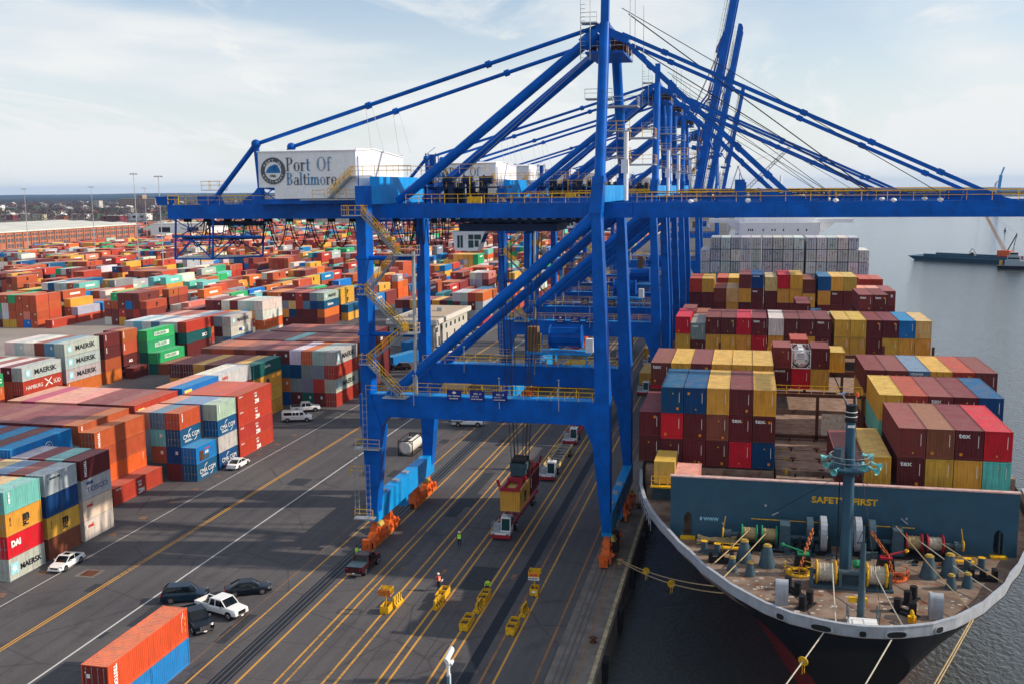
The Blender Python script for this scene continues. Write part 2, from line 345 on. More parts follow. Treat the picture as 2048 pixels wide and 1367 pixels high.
# painted lines on the apron
def line(name, x, y0, y1, wd, m, z=.006):
    b = MB(); n = max(1, int((y1-y0)/60))
    b.quad((x-wd/2, y0, z), (x+wd/2, y0, z), (x+wd/2, y1, z), (x-wd/2, y1, z)); return tag(b.build(name, m), kind='structure')
for x in (-43.35, -35.8, -34.7, -31.1, -30.2, -26.7, -25.75): line('lane_marking', x, 20, 700, .23, LYEL)
for x in (-22.15, -17.45): line('lane_marking', x, 20, 700, .22, LYEL2)
line('lane_marking', -20.95, 20, 700, .22, LYEL)
line('lane_marking', -39.1, 20, 700, .23, LYEL); line('lane_marking', -40.0, 20, 700, .23, LYEL)
for x in (-68.95, -68.6): line('lane_marking', x, 20, 700, .18, LYEL)
line('lane_marking', -47.7, 20, 700, .2, LYEL); line('lane_marking', -49.35, 20, 700, .09, LYEL2)
line('lane_marking', -61.45, 20, 700, .2, LWHT); line('lane_marking', -76.1, 20, 700, .12, LWHT)
line('lane_marking', -14.0, 20, 700, .12, LYEL2, .026)
for x in (-45.0, -15.3):
    sheet('rail_bed', x-.85, 20, x+.85, 900, .010, TAR)
    for dx_ in (-.55, 0, .55):
        b = MB(); b.box(x+dx_-.05, 20, .010, x+dx_+.05, 900, .05 if dx_ == 0 else .03); tag(b.build('crane_rail', RAILM), kind='structure')
sheet('asphalt_seam', -24.15, 20, -23.05, 700, .008, TAR)
for (x0, y0, x1, y1) in ((-29.9, 103.9, -26.95, 111), (-25.6, 70, -24.3, 86.8), (-66, 138, -63.2, 141.5), (-38.6, 128, -36.9, 150)): sheet('asphalt_patch', x0, y0, x1, y1, .007, PATCH)
b = MB(); b.quad((-73.9, 98.9, .006), (-71.4, 98.9, .006), (-71.4, 101.3, .006), (-73.9, 101.3, .006)); tag(b.build('drain_surround', CONC), kind='structure')
b = MB()
for i in range(12): b.box(-73.4+i*.135, 99.3, .01, -73.33+i*.135, 100.9, .05)
tag(b.build('drain_grate', RUSTD), 'rusty drain grate set in the asphalt beside the white sedan', 'drain')
for k in range(13):   # stencilled slot marks along the stacks
    y = 92+k*6.83; b = MB(); b.quad((-78.6, y, .006), (-77.6, y, .006), (-77.6, y+.35, .006), (-78.6, y+.35, .006)); b.quad((-78.6, y+.6, .006), (-77.8, y+.6, .006), (-77.8, y+.9, .006), (-78.6, y+.9, .006))
    tag(b.build('slot_stencil', LYEL2), kind='structure')
for x in (-42.0, -37.8, -32.9, -28.4, -24.7):   # lane numbers
    b = MB(); b.quad((x-.25, 108, .006), (x+.25, 108, .006), (x+.25, 108.35, .006), (x-.25, 108.35, .006)); b.quad((x-.25, 108.6, .006), (x+.25, 108.6, .006), (x+.25, 109.3, .006), (x-.25, 109.3, .006)); tag(b.build('lane_number', LYEL2), kind='structure')
r4 = random.Random(44)
for i in range(26):
    x, y = r4.uniform(-74, -18), r4.uniform(80, 240); w_, l_ = r4.uniform(.5, 1.6), r4.uniform(1.5, 9); sheet('asphalt_patch', x, y, x+w_, y+l_, .0036+i*.00005, PATCH)
for y in np.arange(78, 330, 7.6): sheet('paving_joint', -60.8, y, -46.4, y+.05, .0024, TAR); sheet('paving_joint', -43.0, y+2, -24.2, y+2.05, .0024, TAR)
for x in (-56.3, -52.0, -37.9, -33.2, -28.5, -72.4, -65.2): sheet('paving_joint', x, 60, x+.05, 420, .003, TAR)
# bollards and ladders along the quay edge
for i, y in enumerate((72, 93.5, 115, 136.5, 158, 180, 202, 224)):
    b = MB(); b.tube((0, 0, 0), (0, 0, .12), .34, 12); b.tube((0, 0, .12), (0, 0, .42), .2, 12); b.sphere((0, 0, .5), .27, 10, 1, 1, .55); b.bar((-.38, 0, .5), (.38, 0, .5), .16)
    o = b.build('mooring_bollard', RUSTD if i % 2 else ROPEY, loc=(-13.5, y, .02))
    tag(o, ['squat rusted bollard nearest the camera on the quay edge', 'rusted quay bollard holding the tan bow lines below the crane foot', 'rusted quay bollard just behind the near crane foot'][i] if i < 3 else 'rusted mooring bollard far along the shaded quay edge', 'bollard', 'mooring bollards along the quay')
b = MB(); b.box(0, 0, -2.6, .45, 1.6, -.3); fm_ = b.mesh('quay_fender', BLACK)
for y in range(54, 290, 12): tag(inst('quay_fender', fm_, None, (QX, y, 0)), 'black rubber fender on the shaded quay wall beside the ship', 'fender', 'fenders on the quay wall')

# ================================================================ CONTAINERS
C = dict(mar=(.125, .022, .024), mr2=(.19, .040, .034), red=(.42, .048, .028), dai=(.56, .015, .03), ora=(.62, .13, .03), rst=(.42, .085, .035), yel=(.64, .33, .05), blu=(.01, .18, .50),
         nav=(.006, .055, .17), cma=(.01, .085, .22), tea=(.14, .50, .44), gry=(.42, .44, .45), wht=(.62, .60, .56), grn=(.03, .36, .13), dgn=(.012, .10, .095), mnt=(.36, .55, .45), slt=(.10, .20, .33),
         sal=(.60, .21, .14), lbl=(.16, .40, .62), brn=(.26, .07, .04), mag=(.36, .03, .08), tan=(.60, .42, .16), lgr=(.20, .23, .26), crm=(.62, .57, .45))
NM = dict(mar='maroon', mr2='dusty maroon', red='bright red', dai='scarlet', ora='orange', rst='rust orange', yel='ochre yellow', blu='bright blue', nav='navy', cma='dark blue', tea='teal', gry='light grey', wht='off white',
          grn='green', dgn='dark green', mnt='mint green', slt='slate blue', sal='salmon', lbl='pale blue', brn='brown', mag='magenta red', tan='tan', lgr='slate grey', crm='cream')
WC = 2.438
CM = {}
def corr(b, p0, p1, h0, h1, pitch, depth, nrm, up):
    # corrugated wall: runs p0->p1, inset along nrm, extruded along up from h0 to h1
    p0 = Vector(p0); p1 = Vector(p1); d = (p1-p0); Ln = d.length; d.normalize(); nrm = Vector(nrm); up = Vector(up)
    n = max(2, int(Ln/pitch)); st = Ln/n; pts = []
    for i in range(n): pts += [(i*st, 0), (i*st+.32*st, 0), (i*st+.5*st, depth), (i*st+.82*st, depth)]
    pts.append((Ln, 0)); k = len(b.v)
    for t, dd in pts:
        q = p0+d*t-nrm*dd; b.v.append(tuple(q+up*h0)); b.v.append(tuple(q+up*h1))
    for i in range(len(pts)-1): b.face(k+2*i, k+2*i+2, k+2*i+3, k+2*i+1)
def cmesh(Ln, H, end, lod=0):
    key = (Ln, H, end, lod)
    if key in CM: return CM[key]
    b = MB(); W = WC/2; e = .05 if lod else .03
    pit = .56 if lod else .28
    corr(b, (W-.03, .16, 0), (W-.03, Ln-.16, 0), .16, H-.09, pit, .036, (1, 0, 0), (0, 0, 1))
    corr(b, (-W+.03, Ln-.16, 0), (-W+.03, .16, 0), .16, H-.09, pit, .036, (-1, 0, 0), (0, 0, 1))
    k = len(b.v); corr(b, (0, .1, 0), (0, Ln-.1, 0), -W+.06, W-.06, pit, .03, (0, 0, 1), (1, 0, 0))
    for i in range(k, len(b.v)): v = b.v[i]; b.v[i] = (v[0], v[1], H-.035+v[2])
    corr(b, (-W+.1, Ln-.05, 0), (W-.1, Ln-.05, 0), .14, H-.1, .25, .03, (0, 1, 0), (0, 0, 1))
    if end == 'blank': corr(b, (-W+.1, .05, 0), (W-.1, .05, 0), .14, H-.1, .27, -.05, (0, 1, 0), (0, 0, 1))
    else: b.quad((-W+.1, .10, .14), (W-.1, .10, .14), (W-.1, .10, H-.1), (-W+.1, .10, H-.1))
    for sx in (-1, 1):
        for y0, y1 in ((0, .14), (Ln-.14, Ln)): b.box(sx*W-(.1 if sx > 0 else 0), y0, .11, sx*W+(.1 if sx < 0 else 0), y1, H-.11)
        b.box(sx*W-(.07 if sx > 0 else 0), .17, .03, sx*W+(.07 if sx < 0 else 0), Ln-.17, .17); b.box(sx*W-(.06 if sx > 0 else 0), .17, H-.1, sx*W+(.06 if sx < 0 else 0), Ln-.17, H-.015)
        for y0, y1 in ((-.005, .175), (Ln-.175, Ln+.005)):
            for z0, z1 in ((0, .118), (H-.118, H)): b.box(sx*(W+.004)-(.17 if sx > 0 else 0), y0, z0, sx*(W+.004)+(.17 if sx < 0 else 0), y1, z1)
    for y0, y1 in ((.01, .1), (Ln-.1, Ln-.01)): b.box(-W+.17, y0, .02, W-.17, y1, .15); b.box(-W+.17, y0, H-.12, W-.17, y1, H-.02)
    CM[key] = b.mesh('container_body', CONT); return CM[key]
def door_mesh(H):
    if ('d', H) in CM: return CM[('d', H)]
    b = MB(); b.box(.012, 0, 0, 1.09, .035, H-.3)
    for z in (.35, .9, 1.45, 2.0): b.box(.08, -.012, z, 1.02, -.002, z+.30)
    CM[('d', H)] = b.mesh('door', CONT)
    b = MB(); b.tube((0, -.05, .02), (0, -.05, H-.34), .022, 6)
    for z in (.03, .8, H-.5): b.box(-.06, -.05, z, .06, 0, z+.07)
    b.box(-.02, -.075, 1.0, .32, -.05, 1.05); CM[('b', H)] = b.mesh('locking_bar', GALV)
    return CM[('d', H)]
CONTS = []   # every container: x(centre), y(front), z, len, H, colour key, end, mark, place text
def put(xr, y, z, Ln, H, ck, end='door', mark=None, where='', exp=(1, 1, 1), grp='yard'):
    CONTS.append(dict(x=xr-WC/2, y=y, z=z, L=Ln, H=H, c=ck, end=end, mark=mark, where=where, exp=exp, grp=grp))
L40, L20 = 12.19, 6.06
ORD = ['first', 'second', 'third', 'fourth', 'fifth', 'sixth', 'seventh', 'eighth', 'ninth', 'tenth', 'eleventh', 'twelfth', 'thirteenth', 'fourteenth', 'fifteenth', 'sixteenth', 'seventeenth', 'eighteenth', 'nineteenth', 'twentieth']
HH = {}      # (block, row, j) -> column spec, used to skip boxes nobody can see
def X1(j): return -79.8-2.46*j
def X2(j): return -131.4-2.46*j
COLS = []
def column(xf, j, y, Ln, cols, H=2.6, rowname='', blk='a', marks=None):
    COLS.append(dict(x=xf(j), j=j, y=y, L=Ln, cols=cols, H=H, row=rowname, blk=blk, marks=marks or {}))
RNDC = ['mar', 'mr2', 'mar', 'brn', 'rst', 'mar', 'yel', 'gry', 'lgr', 'cma', 'nav', 'mr2', 'tea', 'dgn', 'wht', 'blu', 'rst', 'mar', 'yel', 'gry', 'ora', 'slt', 'red']
def fill(n, topc): return [rnd.choice(RNDC) for _ in range(n-1)]+[topc]
def row(xf, j0, tops, y, Ln, n, H, rowname, blk, first=None, marks=None):
    for i, t in enumerate(tops):
        c = fill(n, t)
        if i == 0 and first: c = first
        column(xf, j0+i, y, Ln, c, H, rowname, blk, marks if i == 0 else None)
Y = lambda k: 95.9+6.83*k
# --- aisle-side block, front rows
row(X1, 0, ['tea', 'tan', 'mr2', 'blu', 'mar', 'mr2'], Y(0), L20, 4, 2.6, 'front row of the left stacks', 'a', ['gry', 'dai', 'yel', 'tea'], {0: 'MAERSK', 1: 'DAI', 2: 'MSC', 3: 'v'})
row(X1, 0, ['gry', 'mr2', 'slt', 'tan', 'mar', 'rst'], Y(1), L20, 4, 2.6, 'second row of the left stacks', 'a', ['brn', 'yel', 'nav', 'gry'], {1: 'MSC', 3: 'MAERSK LINE'})
row(X1, 0, ['mar', 'tea', 'mar', 'gry'], Y(2), L20, 4, 2.6, 'third row of the left stacks', 'a', ['wht', 'crm', 'gry', 'mar'], {0: 'COEL', 1: 'COEL', 2: 'TOSCO', 3: 'TRITON'})
row(X1, 4, ['blu', 'mar', 'blu', 'mar', 'blu', 'mar', 'mr2'], Y(2), L40, 4, 2.83, 'row with the blue globe container', 'a', ['mar', 'red', 'mar', 'blu'], {3: 'COSCO'})
row(X1, 4, ['mr2', 'mar', 'mr2', 'mar', 'mar', 'mr2', 'mar', 'mr2', 'mar', 'mar'], Y(4), L40, 4, 2.83, 'long maroon-roofed row', 'a', ['red', 'ora', 'mar', 'rst'], {3: 'v'})
column(X1, 2, Y(4), L40, ['red'], 2.6, 'single box row beside the roadway', 'a', {0: 'ZIM'})
column(X1, 3, Y(4), L40, ['red', 'ora', 'rst', 'rst'], 2.6, 'tall orange stack row', 'a', {3: 'TRITON'})
row(X1, 0, ['blu'], Y(6), L20, 2, 2.6, 'blue and navy short stack row', 'a', ['cma', 'blu'], {0: 'CMA CGM', 1: 'TEXT'})
row(X1, 1, ['rst', 'slt', 'sal'], Y(6), L20, 4, 2.6, 'blue and navy short stack row', 'a', ['mar', 'nav', 'cma', 'rst'], {2: 'CMA CGM', 3: 'v'})
row(X1, 4, ['red', 'mr2', 'mar', 'mar', 'sal', 'sal', 'sal', 'mag', 'sal'], Y(6), L40, 4, 2.83, 'salmon and magenta roofed row', 'a', ['mar', 'mar', 'red', 'red'], {3: 'P&O'})
row(X1, 0, ['mnt', 'slt', 'slt', 'sal'], Y(7), L20, 4, 2.6, 'mint topped row', 'a', ['cma', 'gry', 'cma', 'mnt'], {0: 'CMA CGM', 2: 'CMA CGM', 3: 'v'})
row(X1, 0, ['red', 'red', 'red', 'red'], Y(8), L40, 4, 2.6, 'all red four-high block', 'a', ['red', 'red', 'red', 'red'], {0: 'ZIM', 1: 'ZIM', 2: 'ZIM', 3: 'ZIM'})
row(X1, 4, ['blu', 'sal'], Y(8), L40, 4, 2.83, 'blue container row behind the salmon roofs', 'a', ['mar', 'gry', 'mar', 'blu'], {3: 'YL'})
row(X1, 4, ['wht', 'wht'], 162.6, L40, 4, 2.83, 'white reefer row', 'a', ['mar', 'mar', 'red', 'wht'], {3: 'OOCL'})
row(X1, 4, ['dgn', 'yel', 'mar', 'mr2', 'yel', 'mar', 'mar'], 175.4, L40, 4, 2.7, 'dark green and yellow row', 'a', ['yel', 'yel', 'yel', 'dgn'], {3: 'CAPITAL', 2: 'MSC', 1: 'v'})
for j, cs in enumerate((['red', 'gry', 'red', 'gry'], ['mar', 'red', 'lgr', 'gry'], ['dgn', 'lgr', 'lgr', 'ora'], ['mar', 'lgr', 'nav', 'wht'])):
    column(X1, j, Y(14), L40, cs, 2.8, 'grey and red row behind the parked van', 'a', {1: 'MAERSK', 3: 'MAERSK'} if j == 0 else None)
row(X1, 4, ['mar', 'mr2', 'mar', 'brn', 'mr2', 'rst', 'rst', 'brn'], Y(14), L40, 4, 2.8, 'grey and red row behind the parked van', 'a')
row(X1, 0, ['mr2', 'rst', 'mr2', 'brn', 'mar', 'mr2', 'tea', 'mr2', 'mar', 'mar', 'mr2', 'mar'], Y(16), L40, 4, 2.8, 'maroon row with one teal roof', 'a')
row(X1, 1, ['mar', 'mr2', 'mar', 'brn', 'mar', 'mr2', 'mr2', 'red', 'mar', 'mar'], Y(18), L40, 4, 2.8, 'last maroon row before the gap', 'a', ['mar', 'mar', 'mar', 'mar'], {3: 'ZIM'})
for j, cs in enumerate((['red', 'wht', 'gry', 'ora'], ['mar', 'gry', 'mar', 'red'], ['mar', 'gry', 'lgr', 'gry'], ['mar', 'lgr', 'mar', 'gry'])):
    column(X1, j, 311, L40, cs, 2.75, 'stack row behind the site office', 'a')
row(X1, 4, ['dgn', 'mar', 'yel', 'mr2', 'red', 'yel', 'mar', 'mr2'], 313, L40, 3, 2.75, 'stack row behind the site office', 'a')
# --- second block
row(X2, 4, ['gry', 'mar', 'wht', 'mr2', 'wht', 'mar', 'mr2'], Y(12), L40, 3, 2.83, 'front row of the second block', 'b', ['mar', 'red', 'gry'], {1: 'HAMBURG SUD', 2: 'MAERSK'})
column(X2, 5, Y(10)-1, L40, ['mar', 'ora', 'grn'], 2.6, 'green and orange row at the left picture edge', 'b', {2: 'UASC'})
column(X2, 7, Y(10)-1, L40, ['mar', 'mar', 'ora', 'ora'], 2.6, 'green and orange row at the left picture edge', 'b', {3: 'v'})
row(X2, 4, ['gry', 'slt', 'mr2', 'wht', 'gry', 'wht'], Y(14), L40, 4, 2.83, 'row of three grey lettered boxes', 'b', ['ora', 'gry', 'gry', 'gry'], {1: 'MAERSK', 2: 'MAERSK', 3: 'MAERSK'})
column(X2, 4, Y(16)+.3, L20, ['ora', 'rst', 'mar', 'mar'], 2.83, 'short maroon stack row', 'b', {2: 'v', 3: 'v'})
column(X2, 3, 212.6, L20, ['mar'], 2.6, 'short rust stack row', 'b')
column(X2, 4, 212.6, L20, ['mar', 'mar', 'rst', 'rst'], 2.8, 'short rust stack row', 'b', {1: 'ONE', 2: 'v', 3: 'v'})
column(X2, 5, 212.6, L20, ['mar', 'mar', 'rst', 'mar'], 2.8, 'short rust stack row', 'b')
column(X2, 1, Y(18), L40, ['brn'], 2.6, 'green stepped row', 'b', {0: 'MSCY'})
column(X2, 2, Y(18), L40, ['dgn', 'grn'], 2.6, 'green stepped row', 'b', {1: 'EVERGREEN'})
column(X2, 3, Y(18), L40, ['dgn', 'dgn', 'grn', 'grn'], 2.6, 'green stepped row', 'b', {2: 'EVERGREEN', 3: 'EVERGREEN'})
row(X2, 2, ['red', 'wht', 'wht', 'slt', 'wht', 'lbl', 'wht'], Y(20), L40, 4, 2.7, 'white roofed row', 'b', ['mar', 'mar', 'dgn', 'red'], {2: 'SCI'})
for j, cs in enumerate((['mar', 'slt', 'crm', 'gry'], ['mar', 'lgr', 'mar', 'lgr'], ['mar', 'slt', 'slt', 'red'], ['nav', 'slt', 'mar', 'slt'], ['nav', 'slt', 'mar', 'gry'])):
    column(X2, j, Y(22), L40, cs, 2.65, 'tall grey fronted row', 'b', {3: 'MAERSK', 2: 'HAPAG'} if j == 0 else None)
row(X2, 5, ['red', 'mr2', 'sal', 'mar'], Y(22), L40, 4, 2.65, 'tall grey fronted row', 'b')
row(X2, 0, ['mnt', 'wht', 'mr2', 'crm', 'mar', 'mr2'], Y(24), L40, 5, 2.65, 'pale green reefer row', 'b')
row(X2, -1, ['wht'], Y(24), L40, 5, 2.65, 'pale green reefer row', 'b', ['blu', 'wht', 'ora', 'wht', 'wht'])
for j, cs in enumerate((['mr2', 'ora', 'cma', 'gry'], ['mar', 'mar', 'nav', 'lgr'], ['mar', 'mar', 'slt', 'mar'], ['mar', 'mar', 'red', 'red'], ['mar', 'nav', 'tan', 'mar'], ['mar', 'yel', 'lgr', 'mar'], ['mar', 'mar', 'mar', 'ora'], ['mar', 'mar', 'dgn', 'ora'], ['mar', 'mar', 'mar', 'mar'])):
    column(X2, j, 308, L40, cs, 2.65, 'long mixed row behind the gap', 'b', {3: 'MAERSK', 2: 'Safmarine'} if j == 0 else None)
for j, cs in ((0, ['mar', 'mar', 'yel', 'yel']), (-1, ['yel', 'cma']), (1, ['mar', 'yel', 'red', 'mar']), (2, ['mar', 'mar', 'mar', 'mar'])):
    column(X2, j, 322, L40, cs, 2.65, 'yellow ended row', 'b', {3: 'MSC', 2: 'MSC'} if j == 0 else None)
for j in range(3, 11): column(X2, j, 322, L40, fill(rnd.choice((3, 4)), rnd.choice(('grn', 'mr2', 'mar', 'mr2'))), 2.65, 'yellow ended row', 'b')
# rows of the second block beyond, continuing block one beyond the office, and the scattered inland yard
FC = ['mr2', 'rst', 'red', 'sal', 'yel', 'gry', 'wht', 'grn', 'blu', 'mar', 'rst', 'mr2', 'mr2', 'cma', 'yel', 'ora', 'lgr', 'rst', 'brn', 'wht', 'red', 'rst', 'mar', 'red', 'mr2', 'tea', 'rst', 'yel']
def scatter(x0, x1, y0, y1, occ, hmax, blk, name, jump=.12):
    nx = int((x0-x1)/2.62); ny = int((y1-y0)/13.66)
    for r in range(ny):
        y = y0+r*13.66; j = 0
        while j < nx:
            x = x0-j*2.62; xm = x/y
            if xm < -.80 or x/y > .02: j += 1; continue
            if rnd.random() > occ: j += rnd.randint(1, 5); continue
            run = rnd.randint(1, 7); hb = rnd.randint(1, hmax); cc = rnd.choice(FC); tw = rnd.random() < .22
            for q in range(run):
                if j >= nx: break
                x = x0-j*2.62; h = max(1, min(hmax, hb+rnd.choice((-1, 0, 0, 0, 1))))
                cols = [(cc if rnd.random() < .45 else rnd.choice(FC)) for _ in range(h)]
                mk = {h-1: rnd.choice(('v', 'band', 'MSC', '', 'band', ''))}
                if tw:
                    column(lambda j_, x=x: x, j, y, L20, cols, 2.62, name, blk, mk); column(lambda j_, x=x: x, j, y+6.3, L20, cols[:max(1, h-rnd.choice((0, 1)))], 2.62, name, blk)
                else: column(lambda j_, x=x: x, j, y, L40, cols, 2.62, name, blk, mk)
                j += 1
            j += rnd.choice((0, 0, 1, 1, 2))
scatter(-80, -116, 338, 1000, .9, 4, 'c', 'block beyond the office')
scatter(-131, -166, 338, 1050, .9, 4, 'd', 'middle block')
scatter(-150, -166, 262, 330, .7, 4, 'd', 'middle block')
scatter(-174, -208, 300, 1050, .9, 4, 'e', 'inland block')
scatter(-217, -262, 289, 1100, .85, 4, 'f', 'inland block')
scatter(-268, -330, 352, 1100, .85, 4, 'f', 'inland block')
scatter(-338, -420, 440, 1150, .75, 3, 'g', 'inland block')
scatter(-428, -520, 570, 1150, .5, 2, 'g', 'inland block')
scatter(-545, -700, 900, 1250, .6, 3, 'h', 'inland block')
# columns -> boxes, skipping boxes buried on every side
from collections import defaultdict
bykey = defaultdict(dict)
for c_ in COLS: bykey[(c_['blk'], round(c_['y']))][round(c_['x']*2)] = c_
def right_h(c_):
    d_ = bykey[(c_['blk'], round(c_['y']))]
    for k_ in range(round((c_['x']+2.2)*2), round((c_['x']+2.9)*2)+1):
        if k_ in d_: return len(d_[k_]['cols'])*d_[k_]['H']
    return 0
ylist = defaultdict(list)
for c_ in COLS: ylist[c_['blk']].append(c_)
def front_h(c_):
    best = 0
    for o_ in ylist[c_['blk']]:
        if abs(o_['x']-c_['x']) < 1.6 and 0 < c_['y']-(o_['y']+o_['L']) < 1.3: best = max(best, len(o_['cols'])*o_['H'])
    return best
ylx = defaultdict(list)
for c_ in COLS: ylx[(c_['blk'], round(c_['x']/3))].append(c_)
def front_h(c_):
    best = 0
    for dk in (-1, 0, 1):
        for o_ in ylx[(c_['blk'], round(c_['x']/3)+dk)]:
            if abs(o_['x']-c_['x']) < 1.6 and -.5 < c_['y']-(o_['y']+o_['L']) < 1.6: best = max(best, len(o_['cols'])*o_['H'])
    return best
for c_ in COLS:
    rh, fh = right_h(c_), front_h(c_); n = len(c_['cols'])
    for t, ck in enumerate(c_['cols']):
        z = t*c_['H']; ztop = z+c_['H']
        er = ztop > rh+.3; ef = ztop > fh+.3; et = t == n-1
        if not (er or ef or et): continue
        tier = 'topmost' if et else ('bottom' if t == 0 else ORD[t]+' tier')
        colj = ORD[max(0, c_['j'])] if c_['blk'] in 'ab' else ORD[min(19, max(0, c_['j']))]
        put(c_['x'], c_['y'], z, c_['L'], c_['H']-.02, ck, 'door', c_['marks'].get(t), f"{tier}, {colj} column from the right, {c_['row']}", (er, ef, et))
# --- the ship's boxes, slots 2.52 m apart in three groups
def SX(i): return (-11.5+2.52*i) if i < 6 else ((3.85+2.52*(i-6)) if i < 10 else 14.4+2.52*(i-10))   # left edge of slot
def ship(i, y, ztop, cols, Ln=L40, th=2.9, marks=None, bay='', end='blank'):
    n = len(cols)
    for t, ck in enumerate(cols):   # cols bottom -> top
        z = ztop-(n-t)*th; tier = 'topmost' if t == n-1 else ('lowest' if t == 0 else ORD[t]+' tier')
        put(SX(i)+WC, y, z, Ln, th-(.03 if y < 250 else .16), ck, end, (marks or {}).get(t), f"{tier}, {ORD[i]} slot from the quay, {bay}", (1, 1, 1), 'ship')
B1 = 'front bay of the ship'; B2 = 'second bay of the ship'; B3 = 'third bay of the ship'; B4 = 'fourth bay of the ship'; B5 = 'fifth bay of the ship'; B6 = 'sixth bay of the ship'; B7 = 'far coloured bay before the grey reefers'
for i, cs, mk in ((10, ['mar', 'mr2'], {0: 'tex'}), (11, ['yel', 'brn'], None), (12, ['yel', 'mar'], {1: 'tex'}), (13, ['tea', 'dai'], None)): ship(i, 101.1, 20.6, cs, marks=mk, bay=B1)
ship(8, 101.1, 17.4, ['mar'], bay=B1); ship(9, 101.1, 17.7, ['yel'], bay=B1); ship(2, 99.6, 15.0, ['sal'], Ln=L20, bay=B1)
for i, cs, mk in ((1, ['mar', 'dai', 'nav'], None), (2, ['mar', 'mar', 'nav'], None), (3, ['mar', 'brn', 'yel'], None), (4, ['dai', 'mar', 'mar'], {1: 'tex'}), (5, ['nav', 'mar', 'yel'], {1: 'tex'})): ship(i, 114.9, 21.1, cs, marks=mk, th=2.97, bay=B2)
ship(0, 115.5, 18.1, ['mar', 'mar'], bay=B2)
for i, cs, mk in ((10, ['mar', 'tea', 'yel'], None), (11, ['mar', 'mar', 'red'], None), (12, ['mar', 'mar', 'mr2'], {2: 'tex'}), (13, ['mar', 'mar', 'mar'], None), (14, ['mar', 'nav', 'nav'], None)): ship(i, 116.2, 20.8, cs, marks=mk, bay=B2)
for i, t, mk in ((0, 'mr2', {2: 'tex'}), (1, 'yel', None), (2, 'mr2', None), (3, 'yel', None), (4, 'yel', None), (5, 'yel', None)): ship(i, 130.0, 21.3, ['mar', 'dai' if i == 0 else 'mar', t], marks=mk, bay=B3)
for i, t, mk in ((10, 'mar', None), (11, 'mr2', None), (12, 'slt', {2: 'CRONOS'}), (13, 'yel', None), (14, 'red', None), (15, 'mr2', None)): ship(i, 130.8, 21.0, ['mar', 'yel' if i == 10 else 'mar', t], marks=mk, bay=B3)
ship(6, 144.6, 21.4, ['mar', 'mr2'], Ln=L20, marks={0: 'CRONOS'}, bay=B4); ship(7, 144.6, 18.5, ['dai'], Ln=L20, bay=B4); ship(8, 144.6, 21.4, ['yel', 'mar'], Ln=L20, bay=B4)
ship(7, 151.0, 21.6, ['mar', 'red'], Ln=L20, bay=B4); ship(6, 151.4, 20.0, ['mar', 'dai'], Ln=L20, bay=B4); ship(9, 150.5, 20.0, ['yel'], Ln=L20, bay=B4)
for i, cs, mk in ((0, ['yel', 'dai'], None), (2, ['yel', 'mar'], None), (3, ['yel', 'mar'], None), (4, ['yel', 'dai'], None), (5, ['dai', 'mar'], {1: 'tex'}),
                  (6, ['yel', 'wht'], None), (7, ['mar', 'mar'], None), (8, ['yel', 'mar'], None), (9, ['mar', 'mar'], {1: 'tex'}), (10, ['yel', 'yel'], None), (11, ['yel', 'yel'], None), (12, ['mar', 'mar'], None), (13, ['yel', 'mar'], None), (14, ['yel', 'blu'], None), (15, ['yel', 'tan'], None)):
    ship(i, 176.5, 21.4, cs, marks=mk, bay=B5)
ship(1, 176.5, 20.4, ['mar', 'lgr'], marks={1: 'tex'}, bay=B5)
for i, cs, mk, zt in ((12, ['mar', 'mr2'], {1: 'tex'}, 24.1), (13, ['mar', 'mar'], {1: 'tex'}, 24.1), (0, ['mar', 'mr2'], {1: 'tex'}, 20.6), (1, ['mar', 'brn'], None, 19.9), (3, ['yel', 'dgn'], None, 19.6), (4, ['mar', 'mar'], None, 19.6), (5, ['mar', 'yel'], None, 19.6), (8, ['mar', 'mar'], None, 22.4), (9, ['mar', 'nav'], None, 20.2), (10, ['mar', 'wht'], None, 19.6), (11, ['mar', 'wht'], None, 19.6), (2, ['mar', 'yel'], None, 19.6)):
    ship(i, 190.8, zt, cs, marks=mk, bay=B6)
for i, cs, mk, zt in ((0, ['mar', 'mar', 'red'], {1: 'ZIM'}, 24.2), (1, ['mar', 'mar', 'yel'], None, 24.2), (2, ['mar', 'mar', 'mr2'], None, 22.2), (3, ['mar', 'yel', 'tan'], None, 22.2), (4, ['mar', 'yel', 'mr2'], None, 25.1), (5, ['mar', 'mar', 'nav'], {1: 'tex', 2: 'CRONOS'}, 25.1),
                      (6, ['mar', 'mar', 'tan'], None, 24.6), (7, ['mar', 'yel', 'dai'], None, 25.1), (8, ['mar', 'yel', 'yel'], None, 25.1), (9, ['mar', 'yel', 'mr2'], {2: 'ZIM'}, 24.2), (10, ['mar', 'yel', 'cma'], None, 24.8), (11, ['mar', 'mar', 'yel'], {1: 'tex'}, 24.8), (12, ['mar', 'mar', 'yel'], None, 24.8), (13, ['mar', 'mar', 'sal'], None, 22.0), (14, ['mar', 'mar', 'sal'], None, 22.0), (15, ['mar', 'mar', 'mr2'], None, 22.0)):
    ship(i, 219.4, zt, cs, marks=mk, bay=B7)
for i in (2, 3, 8, 9, 14, 15): ship(i, 240.0, 22.6, [rnd.choice(('yel', 'mar', 'red')) for _ in range(2)], bay='short row ahead of the grey reefers')
for i in range(16):
    n = 4 if 1 <= i <= 14 else 3; cs = [rnd.choice(('gry', 'gry', 'lgr', 'gry', 'wht')) for _ in range(n)]
    if i == 3: cs[-1] = 'lgr'
    ship(i, 268.0, 30.5 if n == 4 else 27.4, cs, th=3.05, bay='grey reefer wall below the bridge', end='door')
